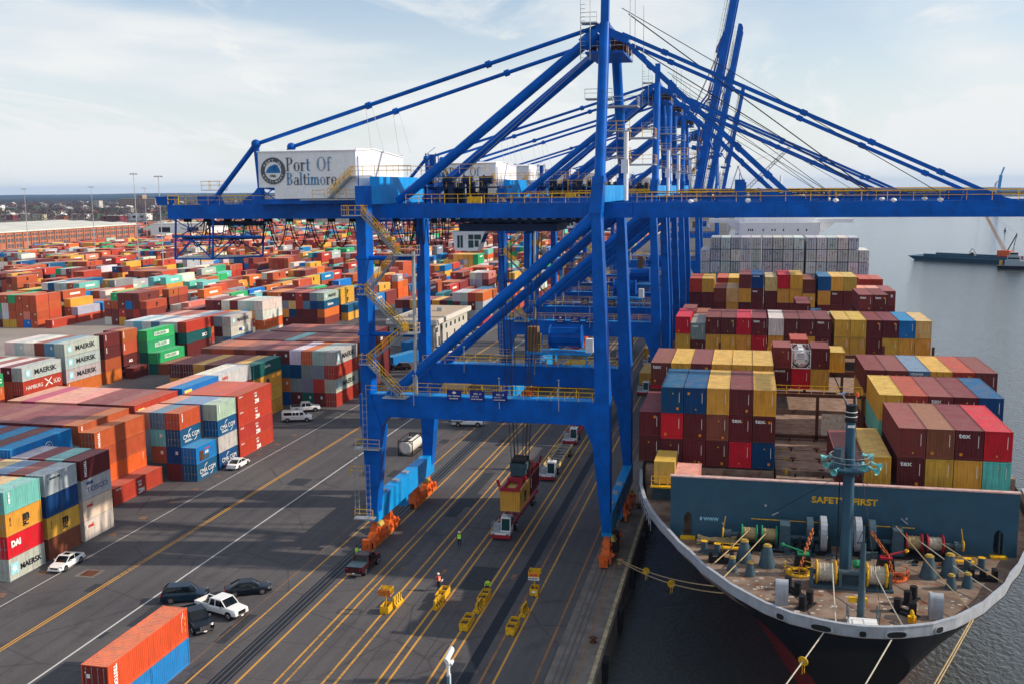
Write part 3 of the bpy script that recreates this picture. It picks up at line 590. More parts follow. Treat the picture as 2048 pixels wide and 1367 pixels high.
MARKTXT = {'MAERSK': 'marked MAERSK', 'MSC': 'marked MSC', 'MSCY': 'with yellow MSC letters', 'ZIM': 'marked ZIM', 'CMA CGM': 'marked CMA CGM', 'EVERGREEN': 'marked EVERGREEN', 'COSCO': 'with a white COSCO globe', 'TRITON': 'marked TRITON', 'tex': 'marked tex', 'COEL': 'with red letters', 'TOSCO': 'with blue ring letters', 'DAI': 'marked DAI',
           'HAMBURG SUD': 'marked HAMBURG SÜD', 'UASC': 'marked UASC', 'CRONOS': 'marked CRONOS', 'MAERSK LINE': 'with small line lettering', 'Safmarine': 'marked Safmarine', 'OOCL': 'with red corner logo', 'CAPITAL': 'marked CAPITAL', 'P&O': 'with a yellow and black label', 'YL': 'with a yellow label', 'SCI': 'marked sci', 'TEXT': 'with red and white label', 'ONE': 'with white emblem', 'HAPAG': 'with blue and white badge'}
# rank by how large they show, first 300 become things of their own
for c_ in CONTS:
    px, py = c_['x'], c_['y']; d2 = px*px+py*py+(43.2-c_['z'])**2
    a = (c_['exp'][0]*c_['L']*c_['H']*max(0, -px)+c_['exp'][2]*c_['L']*WC*43*.6+c_['exp'][1]*WC*c_['H']*py)/math.sqrt(d2)
    c_['score'] = a/d2 *(1.6 if c_['mark'] in MARKTXT else 1) if (-.87 < (px+2)/(py+6) < .33 or px > -15) else 0
CONTS.sort(key=lambda q: -q['score'])
IND, REST = CONTS[:300], CONTS[300:]
LOGO = []
def star(parent, x, y, z, s, m=CPAINT):
    b = MB(); b.box(0, y-s*.5, z-s*.5, .012, y+s*.5, z+s*.5); o = b.build('logo_panel', m, parent, (x, 0, 0))
    b = MB(); k = len(b.v); b.v.append((.02, y, z)); n = 7
    for i in range(2*n):
        r_ = s*.42 if i % 2 == 0 else s*.17; b.v.append((.02, y+r_*math.cos(math.pi*i/n+.3), z+r_*math.sin(math.pi*i/n+.3)))
    for i in range(2*n): b.face(k, k+1+i, k+1+(i+1) % (2*n))
    b.build('logo_star', WPAINT, parent, (x, 0, 0))
def swoosh(parent, x, y, z, s, m=WPAINT, flip=1):
    b = MB(); pts = []
    for i in range(9):
        t = i/8; a = math.pi*(.95-.55*t); pts.append((t, a))
    prev = None
    for t, a in pts:
        rr = s; th = .16*s*math.sin(math.pi*min(1, t*.9+.08)); cy, cz = y+rr*math.cos(a)*flip, z+rr*math.sin(a)*flip
        iy, iz = y+(rr-th)*math.cos(a)*flip, z+(rr-th)*math.sin(a)*flip
        if prev: b.quad((.012, *prev[0]), (.012, cy, cz), (.012, iy, iz), (.012, *prev[1]))
        prev = ((cy, cz), (iy, iz))
    b.build('logo_swoosh', m, parent, (x, 0, 0))
def mark(o, c_):
    mk = c_['mark']; Ln, H = c_['L'], c_['H']; xs = WC/2+.012
    if not mk: return
    big = Ln > 10
    if mk == 'MAERSK':
        star(o, xs, Ln*.14, H*.52, H*.5); text('MAERSK', H*(.52 if big else .36), BPAINT, o, (xs, Ln*.30, H*.33), sx=1.28 if big else 1.05, bold=.018)
    elif mk == 'MAERSK LINE': star(o, xs, .75, H*.76, .34); text('MAERSK LINE', .30, BPAINT, o, (xs, 1.0, H*.70), sx=1.1)
    elif mk in ('MSC', 'MSCY'):
        m_ = BPAINT if mk == 'MSC' else YEL; text('m', 1.45 if Ln < 10 or mk == 'MSC' else 1.0, m_, o, (xs, Ln*.46, H*.44), bold=.05, sx=1.0); text('SC', .78, m_, o, (xs, Ln*.455, H*.18), bold=.03, sx=1.1)
        text('MSCU 4183', .2, m_, o, (xs, .7, H*.8), vert=True)
    elif mk == 'DAI': text('DAI', .95, WPAINT, o, (xs, Ln*.10, H*.48), bold=.06)
    elif mk == 'ZIM':
        text('ZIM', .9, WPAINT, o, (xs, Ln*.48, H*.10), bold=.05)
        text('ONE', .45, WPAINT, o, (xs, Ln*.485, H*.50), bold=.06, sx=.8); text('****', .6, WPAINT, o, (xs, Ln*.47, H*.62), bold=.05); text('ZCSU 45', .3, WPAINT, o, (xs, .5, H*.82), bold=.03)
    elif mk == 'CMA CGM':
        text('CMA CGM', .98, WPAINT, o, (xs, Ln*.13, H*.35), bold=.0, sx=1.04); swoosh(o, xs, Ln*.50, H*.55, H*.32); swoosh(o, xs, Ln*.66, H*.42, H*.30, flip=-1)
        b = MB(); b.box(0, Ln*.2, H*.17, .012, Ln*.55, H*.20); b.box(0, Ln*.2, H*.24, .012, Ln*.5, H*.27); b.build('stripe', WPAINT, o, (xs, 0, 0))
    elif mk == 'TEXT':
        text('CHS', .55, WPAINT, o, (xs, Ln*.42, H*.45), bold=.05); b = MB(); b.box(0, Ln*.42, H*.70, .012, Ln*.68, H*.76); b.build('stripe', RPAINT, o, (xs, 0, 0))
        b = MB(); b.box(0, Ln*.17, H*.12, .012, Ln*.36, H*.72); b.build('rust_patch', RUSTD, o, (xs, 0, 0)); b = MB(); b.box(0, Ln*.37, H*.12, .012, Ln*.62, H*.38); b.build('repair_patch', SHIPB, o, (xs, 0, 0))
    elif mk == 'EVERGREEN':
        b = MB(); b.box(0, Ln*.26, H*.34, .01, Ln*.78, H*.70); b.build('name_board', WPAINT, o, (xs, 0, 0)); text('EVERGREEN', .95, GRN, o, (xs+.02, Ln*.275, H*.40), bold=.03, sx=1.0)
    elif mk == 'COSCO':
        text('COSCO', .78, WPAINT, o, (xs, Ln*.46, H*.25), bold=.02, sx=1.1); b = MB()
        for rr in (1.0, .55): b.torus((0, Ln*.60, H*.47), (1, 0, 0), .75*rr if rr < 1 else .8, .045, 18, 4)
        b.build('globe_logo', WPAINT, o, (xs, 0, 0))
    elif mk == 'TRITON': text('TRITON', .62, WPAINT, o, (xs, .75, H*.92), bold=.05, vert=True, sx=.9)
    elif mk == 'v': text('CAIU 8841', .34, WPAINT, o, (xs, .7, H*.92), bold=.07, vert=True, sx=.85)
    elif mk in ('COEL', 'OOCL'): text('coeL' if mk == 'COEL' else 'OOCL', .62 if mk == 'COEL' else .7, RPAINT, o, (xs, .8 if mk == 'COEL' else Ln*.12, H*.62), bold=.04)
    elif mk == 'TOSCO':
        text('HANJI', .5, NPAINT, o, (xs, Ln*.16, H*.72), bold=.03); text('TOSCO', .95, NPAINT, o, (xs, Ln*.16, H*.32), bold=-.01, sx=1.35)
    elif mk == 'HAMBURG SUD':
        text('HAMBURG', 1.12, WPAINT, o, (xs, .8, H*.34), bold=.0, sx=.98); text('SÜD', 1.2, WPAINT, o, (xs, 9.4, H*.34), bold=.0); b = MB()
        b.hexa([(0, 6.6, H*.25), (0, 7.1, H*.25), (0, 9.0, H*.85), (0, 8.7, H*.85)], [(.012, 6.6, H*.25), (.012, 7.1, H*.25), (.012, 9.0, H*.85), (.012, 8.7, H*.85)])
        b.hexa([(0, 6.5, H*.85), (0, 6.9, H*.85), (0, 9.1, H*.32), (0, 8.9, H*.25)], [(.012, 6.5, H*.85), (.012, 6.9, H*.85), (.012, 9.1, H*.32), (.012, 8.9, H*.25)]); b.build('emblem', WPAINT, o, (xs, 0, 0))
    elif mk == 'UASC': text('UASC', 1.1, WPAINT, o, (xs, 5.6, H*.32), bold=.04, sx=2.2)
    elif mk == 'SCI': text('SCI', 1.1, WPAINT, o, (xs, Ln*.62, H*.3), bold=.05, sx=1.6)
    elif mk == 'ONE': text('ACL', .8, WPAINT, o, (xs, Ln*.35, H*.3), bold=.07)
    elif mk == 'CAPITAL': text('CAPITAL', .62, WPAINT, o, (xs, Ln*.42, H*.55), bold=.02)
    elif mk == 'HAPAG':
        b = MB(); b.box(0, Ln*.36, H*.36, .012, Ln*.50, H*.66); b.build('badge', NPAINT, o, (xs, 0, 0)); b = MB(); b.box(0, Ln*.505, H*.36, .012, Ln*.72, H*.66); b.build('badge', WPAINT, o, (xs, 0, 0))
    elif mk == 'Safmarine': text('Safmarine', 1.2, WPAINT, o, (xs, Ln*.22, H*.35), bold=.03)
    elif mk in ('P&O', 'YL'):
        b = MB(); b.box(0, .9, H*.36, .012, 2.6, H*.72) if mk == 'P&O' else b.box(0, .7, H*.62, .012, 3.0, H*.82); b.build('label', mat('pale_yellow_label', (.75, .62, .12), rough=.5), o, (xs, 0, 0))
        if mk == 'P&O': b = MB(); b.hexa([(.012, 1.3, H*.62), (.012, 1.8, H*.46), (.012, 2.6, H*.62), (.012, 2.6, H*.68)], [(.02, 1.3, H*.62), (.02, 1.8, H*.46), (.02, 2.6, H*.62), (.02, 2.6, H*.68)]); b.build('label_wedge', BPAINT, o, (xs, 0, 0))
    elif mk == 'tex': text('tex', .66, WPAINT, o, (-.95, -.02, H*.74), 'y', bold=.02, sx=1.15)
    elif mk == 'CRONOS': text('CRONOS', .34, WPAINT, o, (-1.0, -.02, H*.83), 'y', bold=.03)
STK = MB(); STK.box(-.13, -.012, -.14, .13, 0, .14); STKM = STK.mesh('sticker', OPAINT)
STK = MB(); STK.hexa([(-.09, -.012, 0), (.09, -.012, 0), (0, -.012, .17)], [(-.09, 0, 0), (.09, 0, 0), (0, 0, .17)]); TRIM = STK.mesh('warning_triangle', mat('sticker_yellow', (.8, .5, .03), rough=.5))
IDL = MB(); IDL.box(-.025, -.012, 0, .025, 0, 1.15); IDM = IDL.mesh('code_strip', WPAINT)
IDX = MB(); IDX.box(0, 0, 0, .012, .05, 1.1); IDX.box(0, .16, .5, .012, .2, 1.0); IDXM = IDX.mesh('code_strip', WPAINT)
LABN = defaultdict(int)
SEEN = {}
for c_ in IND:
    if c_['grp'] == 'yard' and not c_['mark'] and c_['exp'][0] and c_['L'] > 10 and not c_['exp'][2] and rnd.random() < .6: c_['mark'] = rnd.choice(('v', 'v', 'TRITON'))
    jc = tuple(min(1, v*rnd.uniform(.86, 1.12)) for v in C[c_['c']])
    near = c_['score'] > 0.0016 or c_['grp'] == 'yard'
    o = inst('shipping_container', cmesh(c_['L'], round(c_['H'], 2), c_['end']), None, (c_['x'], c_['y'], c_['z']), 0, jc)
    yard = c_['grp'] == 'yard'
    mk = MARKTXT.get(c_['mark'], '') if c_['mark'] else ''
    lab = f"{NM[c_['c']]} {'40-foot' if c_['L'] > 10 else '20-foot'} box{' '+mk if mk else ''}, {c_['where']}"
    if len(lab.split()) > 16: lab = lab.replace(' from the right', '').replace(' of the left stacks', ' at left')
    if len(lab.split()) > 16 and mk: lab = lab.replace(' '+mk, '')
    if len(lab.split()) > 16: lab = ' '.join(lab.split()[:16])
    if lab in SEEN: LABN['dup'] += 1
    SEEN[lab] = o
    tag(o, lab, 'container', 'containers stacked in the yard' if yard else 'containers stacked on the ship')
    if c_['end'] == 'door' and (c_['exp'][1] or c_['exp'][2]):
        hh = round(c_['H'], 2); door_mesh(hh)
        if c_['exp'][1] or c_['y'] > 120:
            for sx in (-1, 1):
                d_ = inst('door', CM[('d', hh)], o, (-1.1 if sx < 0 else 0, .05, .15), 0, tuple(v*.95 for v in jc))
                if c_['y'] < 205 and c_['exp'][1]:
                    for q in (.28, .82): inst('locking_bar', CM[('b', hh)], d_, (q, 0, 0))
    if c_['mark']: mark(o, c_)
    if yard and c_['exp'][0] and c_['L'] > 10 and not c_['mark']: inst('code_strip', IDXM, o, (WC/2, c_['L']-.9, c_['H']-1.35))
    if not yard and c_['end'] == 'blank' and c_['y'] < 200:
        inst('code_strip', IDM, o, (.78, -.03, c_['H']*.42)); q = rnd.random()
        if q < .6: inst('sticker', STKM, o, (rnd.choice((-.7, .55, .6)), -.03, rnd.choice((.4, .55, 2.3))))
        if q > .3: inst('warning_triangle', TRIM, o, (rnd.choice((-.1, .1)), -.03, rnd.choice((.45, 2.2))))
b = MB()
for c_ in REST:
    if c_['score'] == 0 and c_['grp'] == 'yard' and (c_['x'] > -60): continue
    jc = tuple(min(1, v*rnd.uniform(.85, 1.15)) for v in C[c_['c']]); b.cc = jc
    x, y, z, Ln, H = c_['x'], c_['y'], c_['z'], c_['L'], c_['H']
    hw_ = WC/2-(.05 if c_['grp'] == 'ship' and y > 250 else 0); b.box(x-hw_, y, z, x+hw_, y+Ln, z+H, bottom=False)
    if c_['mark'] in ('band', 'v', 'MSC') and y < 700 and c_['exp'][0]:
        b.cc = (.72, .72, .7) if c_['mark'] != 'MSC' else (.03, .03, .03)
        if c_['mark'] == 'band': q = (Ln*.3, Ln*.75, H*.38, H*.66)
        elif c_['mark'] == 'v': q = (.5, .75, H*.35, H*.9)
        else: q = (Ln*.45, Ln*.55, H*.3, H*.78)
        xx = x+WC/2+.02; b.quad((xx, y+q[0], z+q[2]), (xx, y+q[1], z+q[2]), (xx, y+q[1], z+q[3]), (xx, y+q[0], z+q[3]))
    if c_['grp'] == 'ship' and y > 250:
        for dxx, cc_ in ((-1.15, .5), (-.92, .8), (-.62, .35), (-.34, .8), (-.05, .25), (.22, .8), (.5, .4), (.78, .8), (1.05, .5)):
            b.cc = (cc_, cc_*1.0, cc_*1.02); b.box(x+dxx, y-.05, z+.12, x+dxx+.09, y, z+H-.12, bottom=False)
        for q in range(5): b.cc = rnd.choice(((.6, .3, .05), (.1, .12, .2), (.05, .05, .05))); xx = x+rnd.uniform(-1, .8); zz = z+rnd.uniform(.3, H-.5); b.box(xx, y-.07, zz, xx+.22, y-.05, zz+.22, bottom=False)
    elif y < 420 and c_['exp'][1]:
        b.cc = tuple(v*.75 for v in jc)
        for dxx in (-.62, -.02, .58): b.box(x+dxx, y-.03, z+.1, x+dxx+.04, y, z+H-.1, bottom=False)
        if rnd.random() < .3: b.cc = (.6, .62, .62); b.box(x+.3, y-.04, z+H*.55, x+.7, y, z+H*.75, bottom=False)
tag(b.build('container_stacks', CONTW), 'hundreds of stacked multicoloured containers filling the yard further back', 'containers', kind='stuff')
print('containers', len(IND), len(REST), 'dup labels', LABN['dup'], 'tri', len(b.f)*2)
# ================================================================ CRANES
def rail(b, pts, h=1.1, r=.035, post=1.6, mids=1):
    # guard rail polyline (points at floor level)
    for a, c in zip(pts, pts[1:]):
        a = Vector(a); c = Vector(c); d = c-a; n = max(1, int(d.length/post+.5)); z = Vector((0, 0, 1))
        b.tube(a+z*h, c+z*h, r, 5, caps=False); b.tube(a+z*h*.55, c+z*h*.55, r*.8, 5, caps=False)
        for i in range(n+1): q = a+d*i/n; b.tube(q, q+z*h, r*.9, 4, caps=False)
def stair(par, a, c, wy, name='stairway'):
    # stair flight from a (top) to c (bottom) in the x-z plane, width wy
    e = empty(name); e.parent = par
    b = MB()
    for s in (0, wy): b.bar(Vector(a)+Vector((0, s, 0)), Vector(c)+Vector((0, s, 0)), .06, .2)
    b.build('stringer', mat('stair_grey', (.22, .24, .27), rough=.6), e)
    n = max(6, int(abs(a[2]-c[2])/.25)); b = MB()
    for i in range(1, n):
        t = i/n; q = Vector(a).lerp(Vector(c), t); b.box(q.x-.13, q.y+.05, q.z-.02, q.x+.13, q.y+wy-.05, q.z+.02)
    b.build('tread', GALV, e)
    for s in (0, wy):
        b = MB(); z = Vector((0, 0, 1)); A = Vector(a)+Vector((0, s, 0)); B_ = Vector(c)+Vector((0, s, 0))
        b.tube(A+z*1.1, B_+z*1.1, .045, 5); b.tube(A+z*.6, B_+z*.6, .04, 5)
        for i in range(6): q = A.lerp(B_, i/5); b.tube(q, q+z*1.1, .03, 4)
        b.build('handrail', YEL, e)
    return e
def glyphs(m_, parent, x0, z0, sc, lines, y):
    # roman lettering with thick stems, thin joins and slab serifs
    def ring(b, cx, cz, rx, rz, a0=0, a1=360, tk=.17, tn=.05):
        n = 18; prev = None
        for i in range(n+1):
            a = R(a0+(a1-a0)*i/n); w_ = tn+(tk-tn)*abs(math.cos(a))**1.3
            o_ = (cx+rx*math.cos(a), cz+rz*math.sin(a)); i_ = (cx+(rx-w_)*math.cos(a), cz+(rz-max(tn, w_*.45))*math.sin(a))
            if prev: b.quad((prev[0][0], 0, prev[0][1]), (o_[0], 0, o_[1]), (i_[0], 0, i_[1]), (prev[1][0], 0, prev[1][1]))
            prev = (o_, i_)
    def bx(b, xa, za, xb, zb): b.quad((xa, 0, za), (xb, 0, za), (xb, 0, zb), (xa, 0, zb))
    def stem(b, x, za, zb, foot=1, head=1, w_=.16):
        bx(b, x, za, x+w_, zb)
        if foot: bx(b, x-.09, za, x+w_+.09, za+.05)
        if head: bx(b, x-.10, zb-.05, x+w_*.9, zb)
    xh = .62
    def G(ch):
        b = MB(); wd = .6
        if ch == 'P': stem(b, .1, 0, 1, 1, 1); ring(b, .28, .74, .42, .26, -90, 90); wd = .78
        elif ch == 'B': stem(b, .1, 0, 1, 1, 1); ring(b, .26, .76, .38, .24, -90, 90); ring(b, .26, .27, .44, .27, -90, 90); wd = .80
        elif ch == 'O': ring(b, .48, .5, .46, .52, 0, 360, .19, .05); wd = 1.0
        elif ch == 'o': ring(b, .32, .31, .31, .33); wd = .68
        elif ch == 'e': ring(b, .32, .31, .31, .33, 25, 335); bx(b, .1, .31, .6, .36); ring(b, .32, .31, .31, .33, -5, 60, .1); wd = .66
        elif ch == 'r': stem(b, .08, 0, xh); ring(b, .38, .42, .18, .2, 40, 150, .12, .09); wd = .55
        elif ch == 't': stem(b, .12, .06, .86, 0, 0); bx(b, .0, xh-.05, .42, xh); ring(b, .33, .12, .2, .13, 180, 320, .12, .06); wd = .46
        elif ch == 'f': stem(b, .12, 0, .82, 1, 0); bx(b, .0, xh-.05, .42, xh); ring(b, .34, .82, .22, .2, 20, 180, .14, .08); wd = .46
        elif ch == 'a': stem(b, .42, 0, .42, 0, 0); ring(b, .33, .42, .25, .2, 0, 160, .14, .06); ring(b, .27, .17, .24, .18, 40, 330, .13, .05); bx(b, .5, 0, .64, .05); wd = .66
        elif ch == 'l': stem(b, .1, 0, 1.02); wd = .38
        elif ch == 'i': stem(b, .1, 0, xh); ring(b, .19, .84, .1, .1, 0, 360, .1, .1); wd = .38
        elif ch == 'm':
            stem(b, .08, 0, xh); ring(b, .37, .42, .21, .21, 0, 180, .15, .07); stem(b, .43, 0, .42, 1, 0); ring(b, .72, .42, .21, .21, 0, 180, .15, .07); stem(b, .78, 0, .42, 1, 0); wd = 1.06
        return b, wd
    for ln, (s_, zz, scl, cols_) in enumerate(lines):
        x = x0
        for q, ch in enumerate(s_):
            if ch == ' ': x += .5*scl; continue
            b, wd = G(ch); cx_ = .775
            b.v = [(x+v[0]*scl*cx_, y, zz+v[2]*scl) for v in b.v]; b.build('letter', cols_[q % len(cols_)], parent); x += wd*scl*cx_*1.02
GREYL = mat('letter_grey', (.10, .10, .12), rough=.6); MIDL = mat('letter_blue', (.05, .22, .42), rough=.6); PALEL = mat('letter_faded_blue', (.22, .30, .42), rough=.6)
def make_crane(boom='down', first=True):
    root = empty('quay_crane'); P = lambda b, n, m=BLUE, par=None: b.build(n, m, par or root)
    F = 1 if first else 0
    for fy, (ya, yb) in enumerate(((114.8, 117.2), (137.3, 139.7))):
        # landside leg
        b = MB(); b.hexa([(-44.4, ya+.3, 4.2), (-43.2, ya+.3, 4.2), (-43.2, yb-.3, 4.2), (-44.4, yb-.3, 4.2)], [(-44.7, ya, 15), (-42.25, ya, 15), (-42.25, yb, 15), (-44.7, yb, 15)])
        b.hexa([(-44.9, ya, 15), (-42.25, ya, 15), (-42.25, yb, 15), (-44.9, yb, 15)], [(-44.9, ya, 19), (-43.5, ya, 19), (-43.5, yb, 19), (-44.9, yb, 19)])
        b.box(-44.66, ya, 19, -43.5, yb, 43.6); P(b, 'leg')
        # seaside leg, leaning slightly inland towards the top
        b = MB(); b.hexa([(-15.6, ya+.3, 3.6), (-14.72, ya+.3, 3.6), (-14.72, yb-.3, 3.6), (-15.6, yb-.3, 3.6)], [(-16.9, ya, 15.3), (-14.78, ya, 15.3), (-14.78, yb, 15.3), (-16.9, yb, 15.3)])
        b.hexa([(-16.9, ya, 15.3), (-14.78, ya, 15.3), (-14.78, yb, 15.3), (-16.9, yb, 15.3)], [(-16.5, ya, 19.2), (-14.85, ya, 19.2), (-14.85, yb, 19.2), (-16.5, yb, 19.2)])
        b.hexa([(-16.5, ya, 19.2), (-14.85, ya, 19.2), (-14.85, yb, 19.2), (-16.5, yb, 19.2)], [(-16.95, ya, 40.3), (-15.9, ya, 40.3), (-15.9, yb, 40.3), (-16.95, yb, 40.3)])
        b.hexa([(-17.2, ya-.1, 40.3), (-15.85, ya-.1, 40.3), (-15.85, yb+.1, 40.3), (-17.2, yb+.1, 40.3)], [(-16.9, ya+.5, 44.4), (-15.6, ya+.5, 44.4), (-15.6, yb-.5, 44.4), (-16.9, yb-.5, 44.4)])
        P(b, 'leg')
        b = MB(); b.box(-43.3, ya+.1, 16.3, -16.4, yb-.2, 19.0)
        for x in np.linspace(-40, -19, 9): b.box(x-.03, ya+.06, 17.8, x+.03, ya+.1, 18.95)
        b.hexa([(-43.2, ya+.12, 15), (-42.3, ya+.12, 15), (-42.3, yb-.22, 15), (-43.2, yb-.22, 15)], [(-43.2, ya+.12, 16.35), (-41.4, ya+.12, 16.35), (-41.4, yb-.22, 16.35), (-43.2, yb-.22, 16.35)])
        b.hexa([(-16.9, ya+.12, 14.2), (-16.4, ya+.12, 14.2), (-16.4, yb-.22, 14.2), (-16.9, yb-.22, 14.2)], [(-17.8, ya+.12, 16.35), (-16.4, ya+.12, 16.35), (-16.4, yb-.22, 16.35), (-17.8, yb-.22, 16.35)])
        P(b, 'portal_beam')
        b = MB(); b.box(-43.3, ya+.3, 19.0, -16.5, yb-.4, 19.06); P(b, 'walkway', LITBLUE)
        b = MB(); rail(b, [(-44, ya-.15, 19.05), (-16.7, ya-.15, 19.05)]); rail(b, [(-41.5, yb-.2, 19.05), (-16.7, yb-.2, 19.05)], post=2.2); P(b, 'railing', YEL)
        ym = (ya+yb)/2
        b = MB(); b.tube((-41.5, ym-.3, 18.6), (-18.1, ym-.3, 38.6), .62, 16); b.tube((-18.4, ym-.3, 38.35), (-16.6, ym-.3, 39.9), .78, 16); auto(P(b, 'brace'))
        for x in (-38.0, -27.6, -20.6) if fy == 0 else (-38, -28):
            b = MB(); b.tube((x, ya-.2, 17.9), (x, ya-.2, 21.3), .055, 6); b.sphere((x, ya-.2, 21.5), .16, 6, 1, 1, .6); lo = P(b, 'walkway_lamp', GALV)
        # mast pole, stay pipe
        ty = 121.2 if fy == 0 else 130.6
        b = MB(); b.tube((-16.15, ym, 44.2), (-16.35, ty, 61.6), .62, 18); b.tube((-16.15, ym, 43.7), (-16.15, ym+.05, 44.6), .8, 14, .66); auto(P(b, 'mast'))
        gy_ = 121.6 if fy == 0 else 132.2
        b = MB(); b.tube((-40.2, gy_, 42.8), (-17.6, ty+.2, 60.3), .60, 16); b.tube((-41.8, gy_, 41.7), (-39.9, gy_, 43.05), .45, 12, .66); b.tube((-18.9, ty+.1, 59.3), (-17.2, ty+.2, 60.6), .85, 12); auto(P(b, 'backstay_pipe'))
    # sills and bogies
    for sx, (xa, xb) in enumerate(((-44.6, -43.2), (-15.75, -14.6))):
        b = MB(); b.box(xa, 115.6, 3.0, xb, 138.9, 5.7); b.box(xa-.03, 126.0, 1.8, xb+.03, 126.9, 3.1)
        P(b, 'sill_beam', LITBLUE)
        for y_ in (117.0, 119.8, 124.5, 130.2, 135.3):
            b = MB(); b.box(xb+.003, y_, 3.1, xb+.03, y_+.07, 5.6); P(b, 'sill_seam', mat('seam_light_blue', (.12, .45, .8), rough=.4))
        for y_ in (119.0, 123.6, 127.6):
            b = MB(); b.box((xa+xb)/2-.35, y_, 5.7, (xa+xb)/2+.35, y_+.9, 5.95); P(b, 'hatch_cover', GALV)
        xc = (xa+xb)/2
        for y0 in (113.6, 118.6, 129.6, 134.9):
            t = empty('bogie', (xc, y0+2.6, 0)); t.parent = root
            b = MB(); b.hexa([(-.5, -1.9, .7), (.5, -1.9, .7), (.5, 1.9, .7), (-.5, 1.9, .7)], [(-.45, -1.1, 1.65), (.45, -1.1, 1.65), (.45, 1.1, 1.65), (-.45, 1.1, 1.65)])
            b.hexa([(-.4, -.7, 1.65), (.4, -.7, 1.65), (.4, .7, 1.65), (-.4, .7, 1.65)], [(-.35, -.25, 3.0), (.35, -.25, 3.0), (.35, .25, 3.0), (-.35, .25, 3.0)])
            b.tube((-.62, 0, 1.9), (.62, 0, 1.9), .24, 10); b.tube((-.60, -1.2, 1.15), (.60, -1.2, 1.15), .18, 8); b.tube((-.60, 1.2, 1.15), (.60, 1.2, 1.15), .18, 8)
            b.build('bogie_frame', ORG, t)
            for k, yy in enumerate((-1.75, -.75, .75, 1.75)):
                b = MB(); b.tube((-.16, yy, .40), (.16, yy, .40), .38, 14); b.build('wheel', RUSTD, t)
                b = MB(); b.hexa([(.5, yy-.5, .25), (.78, yy-.5, .25), (.78, yy+.5, .25), (.5, yy+.5, .25)], [(.5, yy-.35, 1.35), (.74, yy-.35, 1.35), (.74, yy+.35, 1.35), (.5, yy+.35, 1.35)])
                if k % 2 == 0: b.tube((.78, yy, 1.0), (1.05, yy+.1, 1.35), .22, 8); b.tube((-.8, yy, .9), (-.5, yy, .9), .2, 8)
                b.build('drive_motor', ORG, t)
        b = MB(); b.box(xc-.5, 112.9, .2, xc+.5, 113.5, 1.5); b.tube((xc, 112.5, .9), (xc, 112.9, .9), .25, 8); P(b, 'buffer', ORG)
        for y_ in (114.9, 133.9):
            b = MB(); b.hexa([(xb+.02, y_, 2.7), (xb+.02, y_+1.3, 2.7), (xb+.55, y_+1.3, 2.65), (xb+.55, y_, 2.65)], [(xb+.02, y_, 3.1), (xb+.02, y_+1.3, 3.1), (xb+.3, y_+1.3, 3.1), (xb+.3, y_, 3.1)]); P(b, 'warning_shield', mat('dull_yellow', (.45, .33, .08), rough=.6))
    b = MB(); b.box(-14.55, 116.2, .9, -13.9, 117.4, 3.3); P(b, 'cable_box', BLACK)
    # girders over the quay and the boom over the water
    XE = -13.0
    for gy0, gy1 in ((121, 122.1), (131.4, 132.5)):
        b = MB(); b.box(-72.7, gy0, 39.65, XE, gy1, 41.42)
        b.hexa([(-74.2, gy0+.05, 41.4), (-72.6, gy0+.05, 41.4), (-72.6, gy1-.05, 41.4), (-74.2, gy1-.05, 41.4)], [(-74.4, gy0+.05, 42.5), (-71.6, gy0+.05, 42.5), (-71.6, gy1-.05, 42.5), (-74.4, gy1-.05, 42.5)]); P(b, 'girder')
        # rear strut frame
        b = MB(); b.tube((-60.2, gy0+.5, 48.9), (-66.6, gy0+.5, 41.7), .33, 12); b.tube((-60.2, gy0+.5, 48.9), (-59.7, gy0+.5, 41.4), .36, 12); b.sphere((-60.2, gy0+.5, 48.9), .62, 10)
        b.hexa([(-68.2, gy0+.3, 41.4), (-64.9, gy0+.3, 41.4), (-64.9, gy0+.7, 41.4), (-68.2, gy0+.7, 41.4)], [(-66.4, gy0+.3, 42.6), (-65.5, gy0+.3, 42.6), (-65.5, gy0+.7, 42.6), (-66.4, gy0+.7, 42.6)])
        b.hexa([(-62.6, gy0+.3, 41.4), (-59.4, gy0+.3, 41.4), (-59.4, gy0+.7, 41.4), (-62.6, gy0+.7, 41.4)], [(-60.1, gy0+.3, 43.4), (-59.4, gy0+.3, 43.4), (-59.4, gy0+.7, 43.4), (-60.1, gy0+.7, 43.4)]); auto(P(b, 'rear_strut'))
        ty = 121.3 if gy0 < 125 else 130.7
        b = MB(); a = Vector((-60.2, gy0+.5, 48.9)); c = Vector((-17.2, ty, 61.3)); b.tube(a, c, .25, 10)
        for t in (.35, .7): q = a.lerp(c, t); b.tube(q-Vector((.3, 0, .1)), q+Vector((.3, 0, .1)), .42, 8)
        auto(P(b, 'backstay'))
        b = MB(); q = a.lerp(c, .35)
        for s in (-.4, .4): b.tube(q+Vector((s, 0, 0)), (q.x+1.0+s*2, gy0+.5, 47.8), .025, 4)
        P(b, 'hanger_wire', GALV)
    b = MB()
    for x in (-72, -62, -52, -42, -31, -20): b.box(x-.35, 122.1, 40.3, x+.35, 131.4, 41.2)
    b.box(-59.9, 121.9, 46.9, -59.5, 131.9, 47.6); P(b, 'cross_tie')
    b = MB()
    for x in np.linspace(-68, -14, 24): b.box(x-.5, 122.2, 41.3, x+.5, 123.4, 41.36)
    rail(b, [(-71.5, 120.85, 41.42), (-46.5, 120.85, 41.42)]); rail(b, [(-40.5, 120.85, 41.42), (-17.6, 120.85, 41.42)]); rail(b, [(-71.5, 132.4, 41.42), (-17.6, 132.4, 41.42)], post=2.4)
